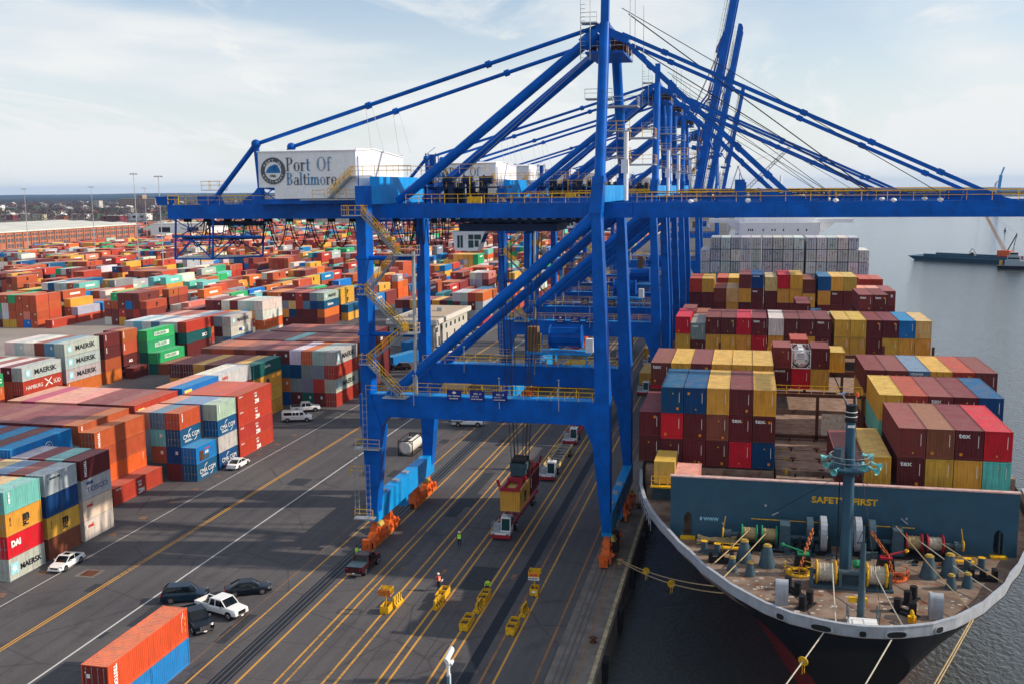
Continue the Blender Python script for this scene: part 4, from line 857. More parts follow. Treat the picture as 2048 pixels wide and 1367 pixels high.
    rail(b, [(-68.6, 122.5, 43.3), (-66, 122.5, 43.3), (-66, 124.5, 43.3), (-68.6, 124.5, 43.3), (-68.6, 122.5, 43.3)]); rail(b, [(-72.5, 120.9, 41.5), (-71.0, 120.9, 41.5)], r=.06)
    P(b, 'girder_railing', YEL)
    b = MB(); b.box(-71.5, 122.1, 41.0, -14, 123.3, 41.08); b.box(-71.5, 130.2, 41.0, -14, 131.4, 41.08); b.box(-68.6, 122.5, 43.2, -66, 124.5, 43.3); P(b, 'catwalk', GALV)
    # machinery house
    mh = empty('machinery_house'); mh.parent = root
    b = MB(); x0, x1, y0, y1, z0, z1 = -58.3, -45.7, 118.0, 135.6, 42.15, 47.75
    n = 62; st = (x1-x0)/n
    for i in range(n):
        xa = x0+i*st; za = z0 if xa > x0+1.9 else z0+1.3
        b.quad((xa, y0, za), (xa+st*.55, y0, za), (xa+st*.55, y0, z1), (xa, y0, z1)); b.quad((xa+st*.55, y0, za), (xa+st*.75, y0+.04, za), (xa+st*.75, y0+.04, z1), (xa+st*.55, y0, z1)); b.quad((xa+st*.75, y0+.04, za), (xa+st, y0, za), (xa+st, y0, z1), (xa+st*.75, y0+.04, z1))
    n = 70; st = (y1-y0)/n
    for i in range(n):
        ya = y0+i*st; zt = lambda yy: z1+(.35 if abs(yy-y0) < 6 else .35-.75*(yy-y0-6)/12)-.0
        for p_, q_, d1, d2 in ((0, .55, 0, 0), (.55, .75, 0, .04), (.75, 1, .04, 0)): b.quad((x1-d1, ya+p_*st, z0), (x1-d2, ya+q_*st, z0), (x1-d2, ya+q_*st, zt(ya+q_*st)), (x1-d1, ya+p_*st, zt(ya+p_*st)))
    b.quad((x0, y1, z0), (x0, y0, z0+1.3), (x0, y0, z1), (x0, y1, z1)); b.quad((x1, y1, z0), (x0, y1, z0), (x0, y1, z1), (x1, y1, z1)); b.build('wall', WHT, mh)
    b = MB(); b.hexa([(x0-.12, y0-.12, z1), (x1+.1, y0-.12, z1), (x1+.1, y0+6, z1+.35), (x0-.12, y0+6, z1+.35)], [(x0-.12, y0-.12, z1+.12), (x1+.1, y0-.12, z1+.12), (x1+.1, y0+6, z1+.47), (x0-.12, y0+6, z1+.47)])
    b.hexa([(x0-.12, y0+6, z1+.35), (x1+.1, y0+6, z1+.35), (x1+.1, y1, z1-.4), (x0-.12, y1, z1-.4)], [(x0-.12, y0+6, z1+.47), (x1+.1, y0+6, z1+.47), (x1+.1, y1, z1-.28), (x0-.12, y1, z1-.28)]); b.build('roof', WHT, mh)
    b = MB(); b.box(-59.5, 118.3, 41.5, -45.2, 135.4, 42.1); b.bar((-58.2, 118.05, 42.15), (-56.4, 118.05, 43.4), .12); b.bar((-56.4, 118.05, 42.15), (-58.2, 118.05, 43.4), .12); b.box(-58.3, 118.0, 43.38, -56.3, 118.2, 43.5); b.build('base_frame', BLUE, mh)
    b = MB(); b.tube((-45.55, 118.35, 42.3), (-45.55, 118.35, 47.1), .07, 6); b.build('downpipe', BLUE, mh)
    # seal and lettering
    sg = empty('sign'); sg.parent = mh
    b = MB(); n = 28; cx, cz = -56.35, 45.5
    def disc(r_, y_, m_, nm, r0=0):
        b = MB(); k = 0
        for i in range(n):
            a0, a1 = 2*math.pi*i/n, 2*math.pi*(i+1)/n; b.quad((cx+r0*math.cos(a0), y_, cz+r0*math.sin(a0)), (cx+r_*math.cos(a0), y_, cz+r_*math.sin(a0)), (cx+r_*math.cos(a1), y_, cz+r_*math.sin(a1)), (cx+r0*math.cos(a1), y_, cz+r0*math.sin(a1)))
        b.build(nm, m_, mh)
    disc(1.62, 117.94, GREYL, 'seal_ring', 1.08); disc(1.08, 117.95, WPAINT, 'seal_field')
    b = MB(); b.quad((cx-.95, 117.93, cz-.25), (cx+1.0, 117.93, cz-.25), (cx+.85, 117.93, cz+.15), (cx-.8, 117.93, cz+.15)); b.quad((cx-.8, 117.93, cz+.15), (cx+.5, 117.93, cz+.15), (cx+.15, 117.93, cz+.75), (cx-.5, 117.93, cz+.5)); b.quad((cx+.1, 117.93, cz+.2), (cx+.9, 117.93, cz+.1), (cx+.6, 117.93, cz+.7), (cx+.2, 117.93, cz+.8)); b.build('seal_picture', mat('seal_blue', (.02, .16, .42), rough=.6), mh)
    for i, ch in enumerate('PORT OF'):
        a = R(150-i*20); q = text(ch, .40, WPAINT, mh, (cx+1.22*math.cos(a)-.14, 117.91, cz+1.22*math.sin(a)-.12), 'y', bold=.01)
    for i, ch in enumerate('BALTIMORE'):
        a = R(205+i*16.5); q = text(ch, .34, WPAINT, mh, (cx+1.34*math.cos(a)-.12, 117.91, cz+1.34*math.sin(a)-.1), 'y', bold=.01)
    text('1706', .42, GREYL, mh, (cx-.5, 117.9, cz-.75), 'y', bold=.03)
    bpy.data.objects.remove(sg)
    glyphs(None, mh, -54.65, 0, 1, [('Port Of', 45.45, 1.62, [GREYL, GREYL, GREYL, MIDL, GREYL, PALEL, PALEL]), ('Baltimore', 43.80, 1.47, [MIDL, GREYL, MIDL, GREYL, MIDL, MIDL, PALEL, GREYL, GREYL])], 117.93)
    stair(root, (-45.95, 117.0, 44.8), (-49.0, 117.0, 42.1), .8); b = MB(); b.box(-45.95, 116.9, 44.7, -43.6, 118, 44.8); b.box(-52.5, 116.8, 41.95, -45.2, 117.9, 42.05); P(b, 'landing', GALV)
    b = MB(); rail(b, [(-45.95, 117, 44.8), (-38.5, 117, 44.8)]); rail(b, [(-43, 118.5, 44.8), (-38.5, 121, 44.8), (-38.2, 130, 44.8)]); rail(b, [(-50.9, 116.9, 42.05), (-49.3, 116.9, 42.05)]); rail(b, [(-47.9, 116.9, 42.05), (-45.2, 116.9, 42.05)]); P(b, 'landing_railing', YEL)
    # portal tie over the landside legs, sunlit brightness put into its blue
    b = MB(); b.hexa([(-44.6, 117.2, 41.42), (-43.5, 117.2, 41.42), (-43.5, 137.3, 41.42), (-44.6, 137.3, 41.42)], [(-44.6, 117.2, 43.6), (-43.5, 117.2, 43.6), (-43.5, 137.3, 43.6), (-44.6, 137.3, 43.6)]); b.box(-44.55, 119.5, 43.6, -43.5, 135, 44.7); P(b, 'leg_tie', LITBLUE)
    b = MB(); b.box(-16.9, 117.2, 41.5, -15.8, 137.3, 43.4); P(b, 'leg_tie', LITBLUE)
    # winch machinery deck behind the near girder
    b = MB(); r3 = random.Random(3)
    for i in range(16):
        x = r3.uniform(-37.5, -31); y = r3.uniform(123.5, 130); b.box(x-.35, y-.3, 41.4, x+.35, y+.3, 41.4+r3.uniform(1.2, 3.4))
    b.box(-40, 123.4, 43.2, -29.5, 130.5, 43.4)
    for x in (-39, -36.5, -34, -31.5): b.tube((x, 123.6, 44.2), (x+1.2, 123.6, 44.2), .5, 10); b.bar((x, 124, 41.4), (x, 124, 44.8), .18)
    P(b, 'winch_gear', DKBL)
    b = MB(); rail(b, [(-37.5, 123.2, 43.4), (-30, 123.2, 43.4), (-30, 127, 43.4)]); rail(b, [(-36, 123.2, 45.0), (-31, 123.2, 45.0)]); b.tube((-33, 122.9, 41.4), (-33, 122.9, 44.8), .06, 5); b.box(-33.3, 122.6, 41.4, -31.5, 123, 42.2); P(b, 'machinery_railing', YEL)
    b = MB()
    for x in (-39.5, -38.2):
        for y in (126, 127.2): b.bar((x, y, 41.4), (x, y, 47.6), .09)
    for z in np.arange(42, 47.6, .9):
        b.bar((-39.5, 126, z), (-38.2, 126, z), .06); b.bar((-39.5, 126, z), (-38.2, 126, z+.9), .05)
    b.box(-39.1, 126.2, 43, -38.5, 127, 47.4); P(b, 'lattice_tower', BLUE)
    # apex head
    b = MB(); b.box(-18.6, 121.0, 58.3, -14.2, 131, 58.55); b.bar((-16.4, 121.2, 61.5), (-16.4, 130.7, 61.5), .7); b.bar((-17.3, 121, 61.2), (-13.6, 121, 59.6), .6, .9); b.bar((-17.3, 131, 61.2), (-13.6, 131, 59.6), .6, .9); b.bar((-16.35, 121.2, 61.5), (-16.4, 122, 65), .9); P(b, 'apex_head')
    b = MB()
    for y in (122.5, 125, 127.5, 129.5):
        b.tube((-17.6, y, 59.5), (-17.6, y+.4, 59.5), .7, 12); b.tube((-14.8, y, 59.4), (-14.8, y+.4, 59.4), .65, 12)
    for i in range(10): x = -18.3+i*.45; b.box(x, 122+i % 3*2.5, 58.55, x+.25, 123+i % 3*2.5, 59.6+.2*(i % 4))
    P(b, 'sheave_block', RUSTD)
    b = MB(); rail(b, [(-18.7, 121, 58.55), (-14.2, 121, 58.55), (-14.2, 131, 58.55)]); rail(b, [(-19, 120.5, 61.7), (-17.2, 120.5, 61.7)]); P(b, 'apex_railing', GALV)
    b = MB(); b.box(-19, 120.4, 61.6, -17.2, 122, 61.75)
    for x in (-19, -17.9): b.tube((x, 120.3, 57.5), (x, 120.3, 65), .05, 5)
    for x, y in ((-13.2, 124), (-12.6, 128), (-13.5, 121.5)): b.tube((x, y, 59), (x, y, 64.5), .05, 5)
    for z in np.arange(57.8, 64, .45): b.tube((-19, 120.3, z), (-18.5, 120.3, z), .03, 4)
    P(b, 'ladder_cage', GALV)
    # platforms around the rear mast
    for z, xx in ((53.1, -18.3), (49.2, -16.2), (45.9, -16.2)):
        b = MB(); b.box(xx, 134.2-(z-44)*.25, z, xx+4.6, 137-(z-44)*.25, z+.18); b.box(xx-1.8, 133-(z-44)*.25, z+.9, xx+1.6, 135-(z-44)*.25, z+1.05); P(b, 'mast_platform', GALV)
        b = MB(); y_ = 134.2-(z-44)*.25; rail(b, [(xx, y_, z+.18), (xx+4.6, y_, z+.18), (xx+4.6, y_+2.8, z+.18)]); rail(b, [(xx-1.8, y_-1.2, z+1.05), (xx+1.6, y_-1.2, z+1.05)], r=.04); P(b, 'platform_railing', YEL if z < 52 else GALV)
    b = MB(); b.tube((-15.0, 131.5, 41.5), (-15.0, 131.5, 50), .3, 10); b.box(-15.6, 131.2, 44.9, -14.7, 132.2, 46.6); P(b, 'lift_mast', WHT)
    # access stairs on the landside leg
    fl = [((-43.5, 40.3), (-39.3, 35.7)), ((-39.3, 35.7), (-43.3, 31.2)), ((-43.3, 31.2), (-38.6, 26.7)), ((-38.6, 26.7), (-43.3, 23.0)), ((-43.3, 23.0), (-39.2, 18.9))]
    for i, (a, c) in enumerate(fl):
        if a[1] > c[1]: stair(root, (a[0], 113.4+(i % 2)*.5, a[1]), (c[0], 113.4+(i % 2)*.5, c[1]), .8)
    b = MB(); b.tube((-37.9, 115.3, 26.4), (-37.9, 115.3, 36), .22, 8); b.tube((-37.9, 115.3, 19.1), (-37.9, 115.3, 26.4), .22, 8); P(b, 'stair_post', GALV)
    b = MB(); b.tube((-45, 115.6, 35.2), (-38, 115.3, 35.2), .28, 10); b.tube((-45, 115.6, 26.2), (-38, 115.3, 26.2), .28, 10)
    for z in (35.2, 30.9, 26.2, 22.6): b.box(-44.85, 114.65, z-.12, -43.35, 117.35, z+.12)
    P(b, 'stair_outrigger')
    b = MB()
    for x0_, x1_, z in ((-45.8, -43.3, 40.25), (-39.6, -37.0, 35.65), (-44.2, -43.1, 31.1), (-39, -37.2, 26.6), (-44.2, -43.1, 22.9), (-41.5, -38.6, 19.0)): b.box(x0_, 113.3, z-.1, x1_, 115.2, z)
    P(b, 'stair_landing', GALV)
    for x0_, x1_, z in ((-45.8, -43.3, 40.25), (-39.4, -37.0, 35.65), (-44.2, -43.1, 31.1), (-38.8, -37.2, 26.6), (-44.2, -43.1, 22.9)): b = MB(); rail(b, [(x0_, 114.9, z), (x0_, 113.3, z), (x1_, 113.3, z), (x1_, 115, z)], r=.04, post=1.0); P(b, 'landing_railing', YEL)
    b = MB(); rail(b, [(-45.2, 113.9, 12.6), (-42.2, 113.9, 12.6)], r=.04); rail(b, [(-45.6, 113.9, 3.9), (-43.3, 113.9, 3.9)], r=.04); rail(b, [(-46, 114, 9.2), (-44.6, 114, 9.2)], r=.04)
    P(b, 'landing_railing', YEL)
    b = MB(); b.box(-45.4, 113.8, 12.4, -42.2, 114.8, 12.6); b.box(-45.7, 113.7, 3.75, -43.2, 114.8, 3.9)
    for x, z0_, z1_ in ((-43.95, 4, 10.5), (-44.1, 13, 19.3), (-45.4, 4.3, 12.5)):
        for s in (-.25, .25): b.tube((x+s, 114.3, z0_), (x+s, 114.3, z1_), .035, 4)
        for z in np.arange(z0_, z1_, .8): b.torus((x, 114.3, z), (0, 0, 1), .36, .022, 8, 3)
    P(b, 'caged_ladder', GALV)
    # signs on the portal rail
    for i, x in enumerate((-33.9, -31.1, -28.4)):
        b = MB(); b.box(x, 114.55, 18.75, x+1.75, 114.6, 19.95); s_ = b.build('safety_sign', mat('sign_blue', (.008, .02, .20), rough=.5), root)
        if i == 0:
            b = MB(); b.hexa([(x+.6, 114.54, 19.65), (x+.88, 114.54, 19.48), (x+1.16, 114.54, 19.65), (x+.88, 114.54, 19.85)], [(x+.6, 114.55, 19.65), (x+.88, 114.55, 19.48), (x+1.16, 114.55, 19.65), (x+.88, 114.55, 19.85)]); b.build('sign_emblem', WPAINT, s_)
            text('PORT TERMINAL', .2, WPAINT, s_, (x+.1, 114.53, 19.2), 'y'); text('BALTIMORE', .2, WPAINT, s_, (x+.3, 114.53, 18.9), 'y')
        else:
            text('NO. 11' if i == 1 else 'NO. 12', .3, WPAINT, s_, (x+.45, 114.53, 19.5), 'y'); text('SWL 50 LT', .19, WPAINT, s_, (x+.2, 114.53, 19.22), 'y'); text('UNDER SPREADER', .17, WPAINT, s_, (x+.1, 114.53, 18.92), 'y')
    # cable reel on the rear portal beam
    b = MB(); b.box(-29.5, 138, 20.6, -20.5, 141, 20.9)
    for x in (-29, -25, -21): b.bar((x, 138.3, 18.9), (x, 138.3, 20.6), .2); b.bar((x, 138.3, 18.9), (x+2, 138.3, 20.6), .14)
    P(b, 'equipment_deck', LITBLUE)
    b = MB(); b.tube((-26.2, 139.6, 22.9), (-21.9, 139.6, 22.9), 1.35, 16)
    for k in range(16):
        a = k*math.pi/8; b.tube((-26.2, 139.6+1.5*math.cos(a), 22.9+1.5*math.sin(a)), (-21.9, 139.6+1.5*math.cos(a), 22.9+1.5*math.sin(a)), .06, 4)
    b.torus((-26.2, 139.6, 22.9), (1, 0, 0), 1.5, .12); b.torus((-21.9, 139.6, 22.9), (1, 0, 0), 1.5, .12); P(b, 'cable_reel', BLUE)
    b = MB(); b.box(-29.3, 138.6, 20.9, -27.9, 140.2, 24.2); P(b, 'control_cabinet', mat('rusty_cabinet', (.22, .12, .05), rough=.7, dirt=.6)); b = MB(); b.box(-21.2, 138.6, 20.9, -20.2, 139.8, 22.7); P(b, 'white_cabinet', WHT)
    b = MB(); rail(b, [(-27.7, 138.2, 20.9), (-26.5, 138.2, 20.9)]); b.tube((-27.3, 138.2, 20.9), (-27.3, 138.2, 23.4), .1, 5); P(b, 'reel_railing', YEL)
    # trolley, cab, festoon, maintenance cage
    b = MB(); b.box(-34.5, 123.2, 38.0, -22.3, 130.2, 38.9); b.box(-35.5, 122.9, 39.1, -20, 130.8, 39.4)
    for x in np.arange(-38, -18, 1.2): b.box(x, 123.2, 39.0+.1*math.sin(x), x+.5, 124, 39.9)
    P(b, 'trolley', DKBL)
    cb = empty('operator_cab'); cb.parent = root
    b = MB(); b.hexa([(-35.0, 123.0, 35.6), (-32.2, 123.0, 35.6), (-32.2, 125.4, 35.6), (-35.0, 125.4, 35.6)], [(-35.4, 123.0, 38.0), (-31.2, 123.0, 38.0), (-31.2, 125.4, 38.0), (-35.4, 125.4, 38.0)]); b.build('cab_shell', WHT, cb)
    for a0, a1, z0_, z1_ in ((-34.7, -34.4, 36.0, 37.5), (-34.3, -34.0, 36.0, 37.5), (-33.3, -32.65, 36.0, 36.9), (-33.3, -32.65, 37.0, 37.6), (-32.55, -31.7, 37.0, 37.6), (-32.5, -32.0, 36.1, 36.9)):
        b = MB(); b.box(a0, 122.96, z0_, a1, 122.99, z1_); b.build('cab_window', CABGL, cb)
    b = MB(); b.hexa([(-32.17, 123.2, 35.9), (-32.12, 123.2, 35.9), (-32.12, 125.2, 35.9), (-32.17, 125.2, 35.9)], [(-31.3, 123.2, 37.7), (-31.25, 123.2, 37.7), (-31.25, 125.2, 37.7), (-31.3, 125.2, 37.7)]); b.build('cab_window', CABGL, cb)
    b = MB()
    for x in np.arange(-71, -40.5, 2.85):
        a = Vector((x, 122.7, 39.6)); c = Vector((x+2.6, 122.7, 39.6)); sag = 3.6; pts = [a.lerp(c, t)-Vector((0, 0, sag*(1-(2*t-1)**2))) for t in np.linspace(0, 1, 11)]; b.path(pts, .075, 5); pts = [p+Vector((.1, .5, .25)) for p in pts]; b.path(pts, .05, 4); b.box(x-.3, 122.4, 39.2, x+.3, 123.4, 39.65)
    for x in np.arange(-41.5, -35.5, .75):
        a = Vector((x, 122.7, 39.5)); c = Vector((x+.6, 122.7, 39.5)); b.path([a.lerp(c, t)-Vector((0, 0, 3.2*(1-(2*t-1)**2))) for t in np.linspace(0, 1, 9)], .06, 4)
    P(b, 'festoon_cable', CABLE)
    cg = empty('maintenance_cage'); cg.parent = root
    b = MB(); A_ = [(-72.2, 121.4), (-66.9, 121.4), (-62.9, 127.5), (-71, 128)]
    for x, y in A_: b.bar((x, y, 34.5), (x+.4, y, 39.8), .2)
    for i in range(4):
        p, q = A_[i], A_[(i+1) % 4]; b.bar((*p, 34.5), (*q, 34.5), .2); b.bar((*p, 36.9), (*q, 36.9), .14); b.bar((*p, 34.5), ((p[0]+q[0])/2, (p[1]+q[1])/2, 36.9), .12); b.bar(((p[0]+q[0])/2, (p[1]+q[1])/2, 36.9), (*q, 34.5), .12); b.bar((*p, 39.6), (*q, 36.9), .1)
    b.bar((-72.4, 121.4, 37.4), (-60, 121.4, 37.4), .25); b.build('cage_frame', BLUE, cg)
    b = MB(); b.hexa([(*p, 34.55) for p in A_], [(*p, 34.65) for p in A_]); b.build('cage_floor', GALV, cg)
    b = MB(); rail(b, [(-71.5, 122, 34.65), (-67, 122, 34.65), (-64, 127, 34.65)], r=.03, post=.7); rail(b, [(-71, 127.5, 34.65), (-64, 127, 34.65)], r=.03, post=.9); rail(b, [(-70, 123, 37.5), (-60.5, 123, 37.5)], r=.03, post=.8); b.build('cage_railing', YEL, cg)
    b = MB()
    for i in range(34): x = rnd.uniform(-71.5, -61); y = rnd.uniform(122.5, 130); z = rnd.uniform(37.2, 39.3); b.bar((x, y, z), (x+rnd.uniform(-1.5, 1.5), y, z+rnd.uniform(.2, 1.2)), rnd.uniform(.06, .16))
    b.box(-72, 123, 37.0, -61, 123.4, 37.35); b.box(-70, 126, 38.6, -62, 126.6, 39.2); b.build('cage_gear', DKBL, cg)
    # ropes from the trolley to the spreader / lifted box
    # boom
    ang = 0 if boom == 'down' else R(80)
    bm = empty('boom', (XE, 0, 40.5)); bm.parent = root; bm.rotation_euler = (0, -ang, 0)
    Lb = 54
    for gy0, gy1 in ((121, 122.1), (131.4, 132.5)):
        b = MB(); b.box(.05, gy0, -.85, Lb, gy1, .92); b.hexa([(Lb-.01, gy0, -.85), (Lb+1.2, gy0, -.2), (Lb+1.2, gy1, -.2), (Lb-.01, gy1, -.85)], [(Lb-.01, gy0, .92), (Lb+1.2, gy0, .92), (Lb+1.2, gy1, .92), (Lb-.01, gy1, .92)])
        for xa, xb in ((35.6, 41.2), (14.5, 20.5)): b.hexa([(xa, gy0+.3, .92), (xb, gy0+.3, .92), (xb, gy1-.3, .92), (xa, gy1-.3, .92)], [(xa+.2, gy0+.3, 2.0), (xa+1.5, gy0+.3, 2.0), (xa+1.5, gy1-.3, 2.0), (xa+.2, gy1-.3, 2.0)])
        b.build('boom_girder', BLUE, bm)
        b = MB(); rail(b, [(.5, gy0-.12, .95), (9, gy0-.12, .95)]); rail(b, [(9, gy0-.12, .95), (36, gy0-.12, .95)], post=2.6); rail(b, [(36, gy0-.12, .95), (Lb, gy0-.12, .95)], post=2.6); b.build('boom_railing', YEL, bm)
        b = MB(); 
        for x in (6.6, 13, 22.5, 28.6, 33.4): b.sphere((x, gy0+.2, .97), .34, 8, 1, 1, .8)
        b.build('boom_lamp', WHT, bm)
    b = MB()
    for x in (2, 12, 24, 36, 48): b.box(x-.3, 122.1, -.5, x+.3, 131.4, .4)
    for x in (8, 8.9, 14.8, 17): b.box(x, 131.4, .9, x+.6, 132.1, 2.2)
    b.box(11.5, 121.1, .9, 12.6, 121.9, 3.4); b.bar((12, 121.5, 3.4), (12, 121.5, 4.1), .08)
    for i in range(9): x = 21+i*.7; b.box(x, 126, .3, x+.35, 127.4, 1.3+(i % 3)*.35)
    b.build('boom_cross_tie', BLUE, bm)
    b = MB(); b.tube((.5, 121.6, 1.9), (Lb-4, 121.6, 1.5), .05, 4); b.tube((.5, 131.9, 2.1), (Lb-4, 131.9, 1.6), .05, 4); b.tube((.5, 126, 1.3), (Lb-4, 126, 1.3), .05, 4); b.build('boom_rope', CABLE, bm)
    if boom == 'down':
        for gy0, ty in ((121.5, 121.3), (131.9, 130.8)):
            for xt, zt in ((39.0, 41.9), (17.0-13+13, 41.9)):
                e_ = (XE+xt, gy0, zt) if xt > 30 else (4.9, gy0, 41.9)
                a = Vector((-14.4, ty, 60.4 if xt > 30 else 59.9)); c = Vector(e_); b = MB(); d_ = (c-a).normalized()
                b.bar(a, c, .34, .42) if True else None
                for t in (.12, .3, .5, .68, .86): q = a.lerp(c, t); b.bar(q-d_*.35, q+d_*.35, .5, .62)
                P(b, 'forestay')
        b = MB()
        for y in (124, 124.6, 127.6, 128.2): b.tube((-14, y, 63 if y < 126 else 60), (13.6, y, 42.4), .045, 4)
        b.tube((-15, 126, 64), (21, 126, 42.3), .045, 4); P(b, 'boom_hoist_rope', CABLE)
    else:
        tip = Vector((XE+math.cos(ang)*30, 0, 40.5+math.sin(ang)*30))
        for gy0, ty in ((121.5, 121.3), (131.9, 130.8)):
            b = MB(); k_ = Vector((XE+3.6, ty, 53)); b.bar((-14.4, ty, 60.4), k_, .3, .4); b.bar(k_, (XE+math.cos(ang)*17-.9, gy0, 40.5+math.sin(ang)*17), .3, .4); b.bar((-14.4, ty, 60.8), (XE+2.5, ty, 66), .3, .4); b.bar((XE+2.5, ty, 66), (XE+math.cos(ang)*38-.9, gy0, 40.5+math.sin(ang)*38), .3, .4); P(b, 'folded_forestay')
        b = MB()
        for y in (124, 125, 127): b.tube((-14.5, y, 62), (XE+math.cos(ang)*42, y, 40.5+math.sin(ang)*42), .05, 4)
        P(b, 'boom_hoist_rope', CABLE)
    b = MB()
    for s in (0, 1.2): b.tube((-40+s, 127, 41.8), (-17.5, 127+s*.5, 60), .03, 4)
    P(b, 'hoist_rope', GALV)
    return root
crane = make_crane('down'); tag(crane, 'nearest blue ship-to-shore gantry crane, boom lowered over the ship', 'gantry crane', 'blue gantry cranes along the quay')
up_crane = make_crane('up', False); up_crane.location = (0, 149, 0); tag(up_crane, 'fourth gantry crane from the camera, the first with its boom raised', 'gantry crane', 'blue gantry cranes along the quay')
for dy_, src, lab in ((71, crane, 'second blue gantry crane, boom lowered, seen through the near crane'), (101, crane, 'third blue gantry crane, boom lowered, right behind the second'), (232, up_crane, 'fifth gantry crane, shorter looking raised boom right of the tallest raised boom'), (438, up_crane, 'farthest blue gantry crane, small raised boom right of the other two')):
    c = copy_tree(src); c.location = (0, dy_, 0); tag(c, lab, 'gantry crane', 'blue gantry cranes along the quay')
# load below the near crane: spreader with a pair of 20-foot boxes just above the red trailer
sp = empty('spreader', (-27.6, 119.5, 6.5)); tag(sp, 'red telescopic spreader on hoist ropes gripping two boxes above the red trailer', 'spreader')
b = MB()
for s in (-.85, .85): b.bar((s, 0, .35), (s, 12.3, .35), .3, .45)
for y in (0, 12.2): b.box(-1.25, y-.15, .1, 1.25, y+.15, .5)
for y in (3.5, 6.1, 8.7): b.box(-1.0, y-.4, .3, 1.0, y+.4, .8)
for sx in (-1.25, 1.25):
    for y in (-.1, 12.3): b.bar((sx, y, .6), (sx*1.2, y, 1.5), .3, .18)
b.build('spreader_frame', REDM, sp)
b = MB(); b.box(-.9, 4.4, .8, .9, 7.8, 1.5); b.box(-1.1, 4.9, 1.5, 1.1, 7.3, 2.3); b.build('head_block', SHIPB, sp)
b = MB()
for y in (5.2, 6.1, 7.0): b.tube((-.9, y, 2.5), (.9, y, 2.5), .35, 10)
b.build('sheave', BLACK, sp)
b = MB(); b.box(.85, 7.6, .6, .95, 9.6, 1.7); b.build('orange_panel', ORG, sp)
b = MB()
for x in (-.9, -.5, .5, .9):
    for y in (4.9, 5.3, 6.9, 7.3): b.tube((x, y, 2.4), (x*3-.3, y+2.4, 32.4), .028, 4)
b.build('hoist_rope', CABLE, sp)
for (y, ck, mk, lab) in ((119.6, 'yel', 'MSCY', 'yellow 20-foot box hanging under the red spreader, nearer one'), (125.75, 'mar', 'v', 'maroon 20-foot box hanging under the red spreader, farther one')):
    o = inst('shipping_container', cmesh(L20, 2.58, 'blank'), None, (-27.6, y, 4.0 if 1 else 0), 0, C[ck]); tag(o, lab, 'container', 'containers lifted by the crane'); mark(o, dict(mark='MSC' if ck == 'yel' else 'v', L=L20, H=2.58))
# ================================================================ SHIP
CX = 9.0
ship_e = empty('container_ship', (0, 0, 0)); tag(ship_e, 'large black hulled container ship moored bow first at the quay', 'ship')
RAILY = [(76.2, 0), (76.35, 1.5), (76.75, 3.0), (77.7, 5.1), (79.3, 7.0), (80.9, 8.3), (82.7, 9.7), (84.3, 10.6), (87.0, 12.2), (89.8, 13.3), (92.2, 14.5), (94.6, 15.4), (97.8, 16.7), (101, 17.8), (105.1, 18.9), (110, 19.8), (116.3, 20.4), (125, 20.7), (140, 20.75), (200, 20.75), (340, 20.75), (372, 18.5), (380, 16)]
def hw(y, z):
    # half breadth at station y and height z
    def ir(y_):
        for (a, wa), (c, wc) in zip(RAILY, RAILY[1:]):
            if a <= y_ <= c: return wa+(wc-wa)*(y_-a)/(c-a)
        return RAILY[-1][1]
    top = ir(y); t = max(0, min(1, (z+4)/14.15))
    y0 = 91.0-4.0*t  # entrance of the waterline
    ww = 0 if y < 84 else 20.75*min(1, ((y-84)/88))**.9
    if y > 340: ww *= max(.3, 1-(y-340)/60)
    ww = min(ww, top); s = t**1.9
    return ww*(1-s)+top*s
ST = [76.2, 76.35, 76.75, 77.7, 79.3, 80.9, 82.7, 84.3, 87, 89.8, 92.2, 94.6, 97.8, 101, 105.1, 110, 116.3, 125, 140, 160, 200, 340, 372, 380]
def stemy(z): t = max(0, min(1, (z+4)/13.6)); return 86.0-9.8*t**1.25
def hull_part(z0, z1, n, m, name, off=0):
    b = MB(); zs = np.linspace(z0, z1, n); rows = []
    for s in (-1, 1):
        base = len(b.v)
        for z in zs:
            for i, y in enumerate(ST):
                yy = max(y, stemy(z)+(y-76.2)*.25) if y < 92 else y
                b.v.append((CX+s*(hw(max(yy, y), z)+off)*(0 if i == 0 else 1), yy, z))
        nn = len(ST)
        for a in range(len(zs)-1):
            for i in range(nn-1):
                q = (base+a*nn+i, base+a*nn+i+1, base+(a+1)*nn+i+1, base+(a+1)*nn+i); b.face(*(q if s > 0 else q[::-1]))
    k = len(b.v); b.v += [(CX-hw(380, z0), 380, z0), (CX+hw(380, z0), 380, z0), (CX+hw(380, z1), 380, z1), (CX-hw(380, z1), 380, z1)]; b.face(k, k+1, k+2, k+3)
    return auto(b.build(name, m, ship_e), 30)
hull_part(-4.2, 2.2, 6, HULLR, 'boot_topping'); hull_part(2.2, 10.18, 10, HULL, 'hull')
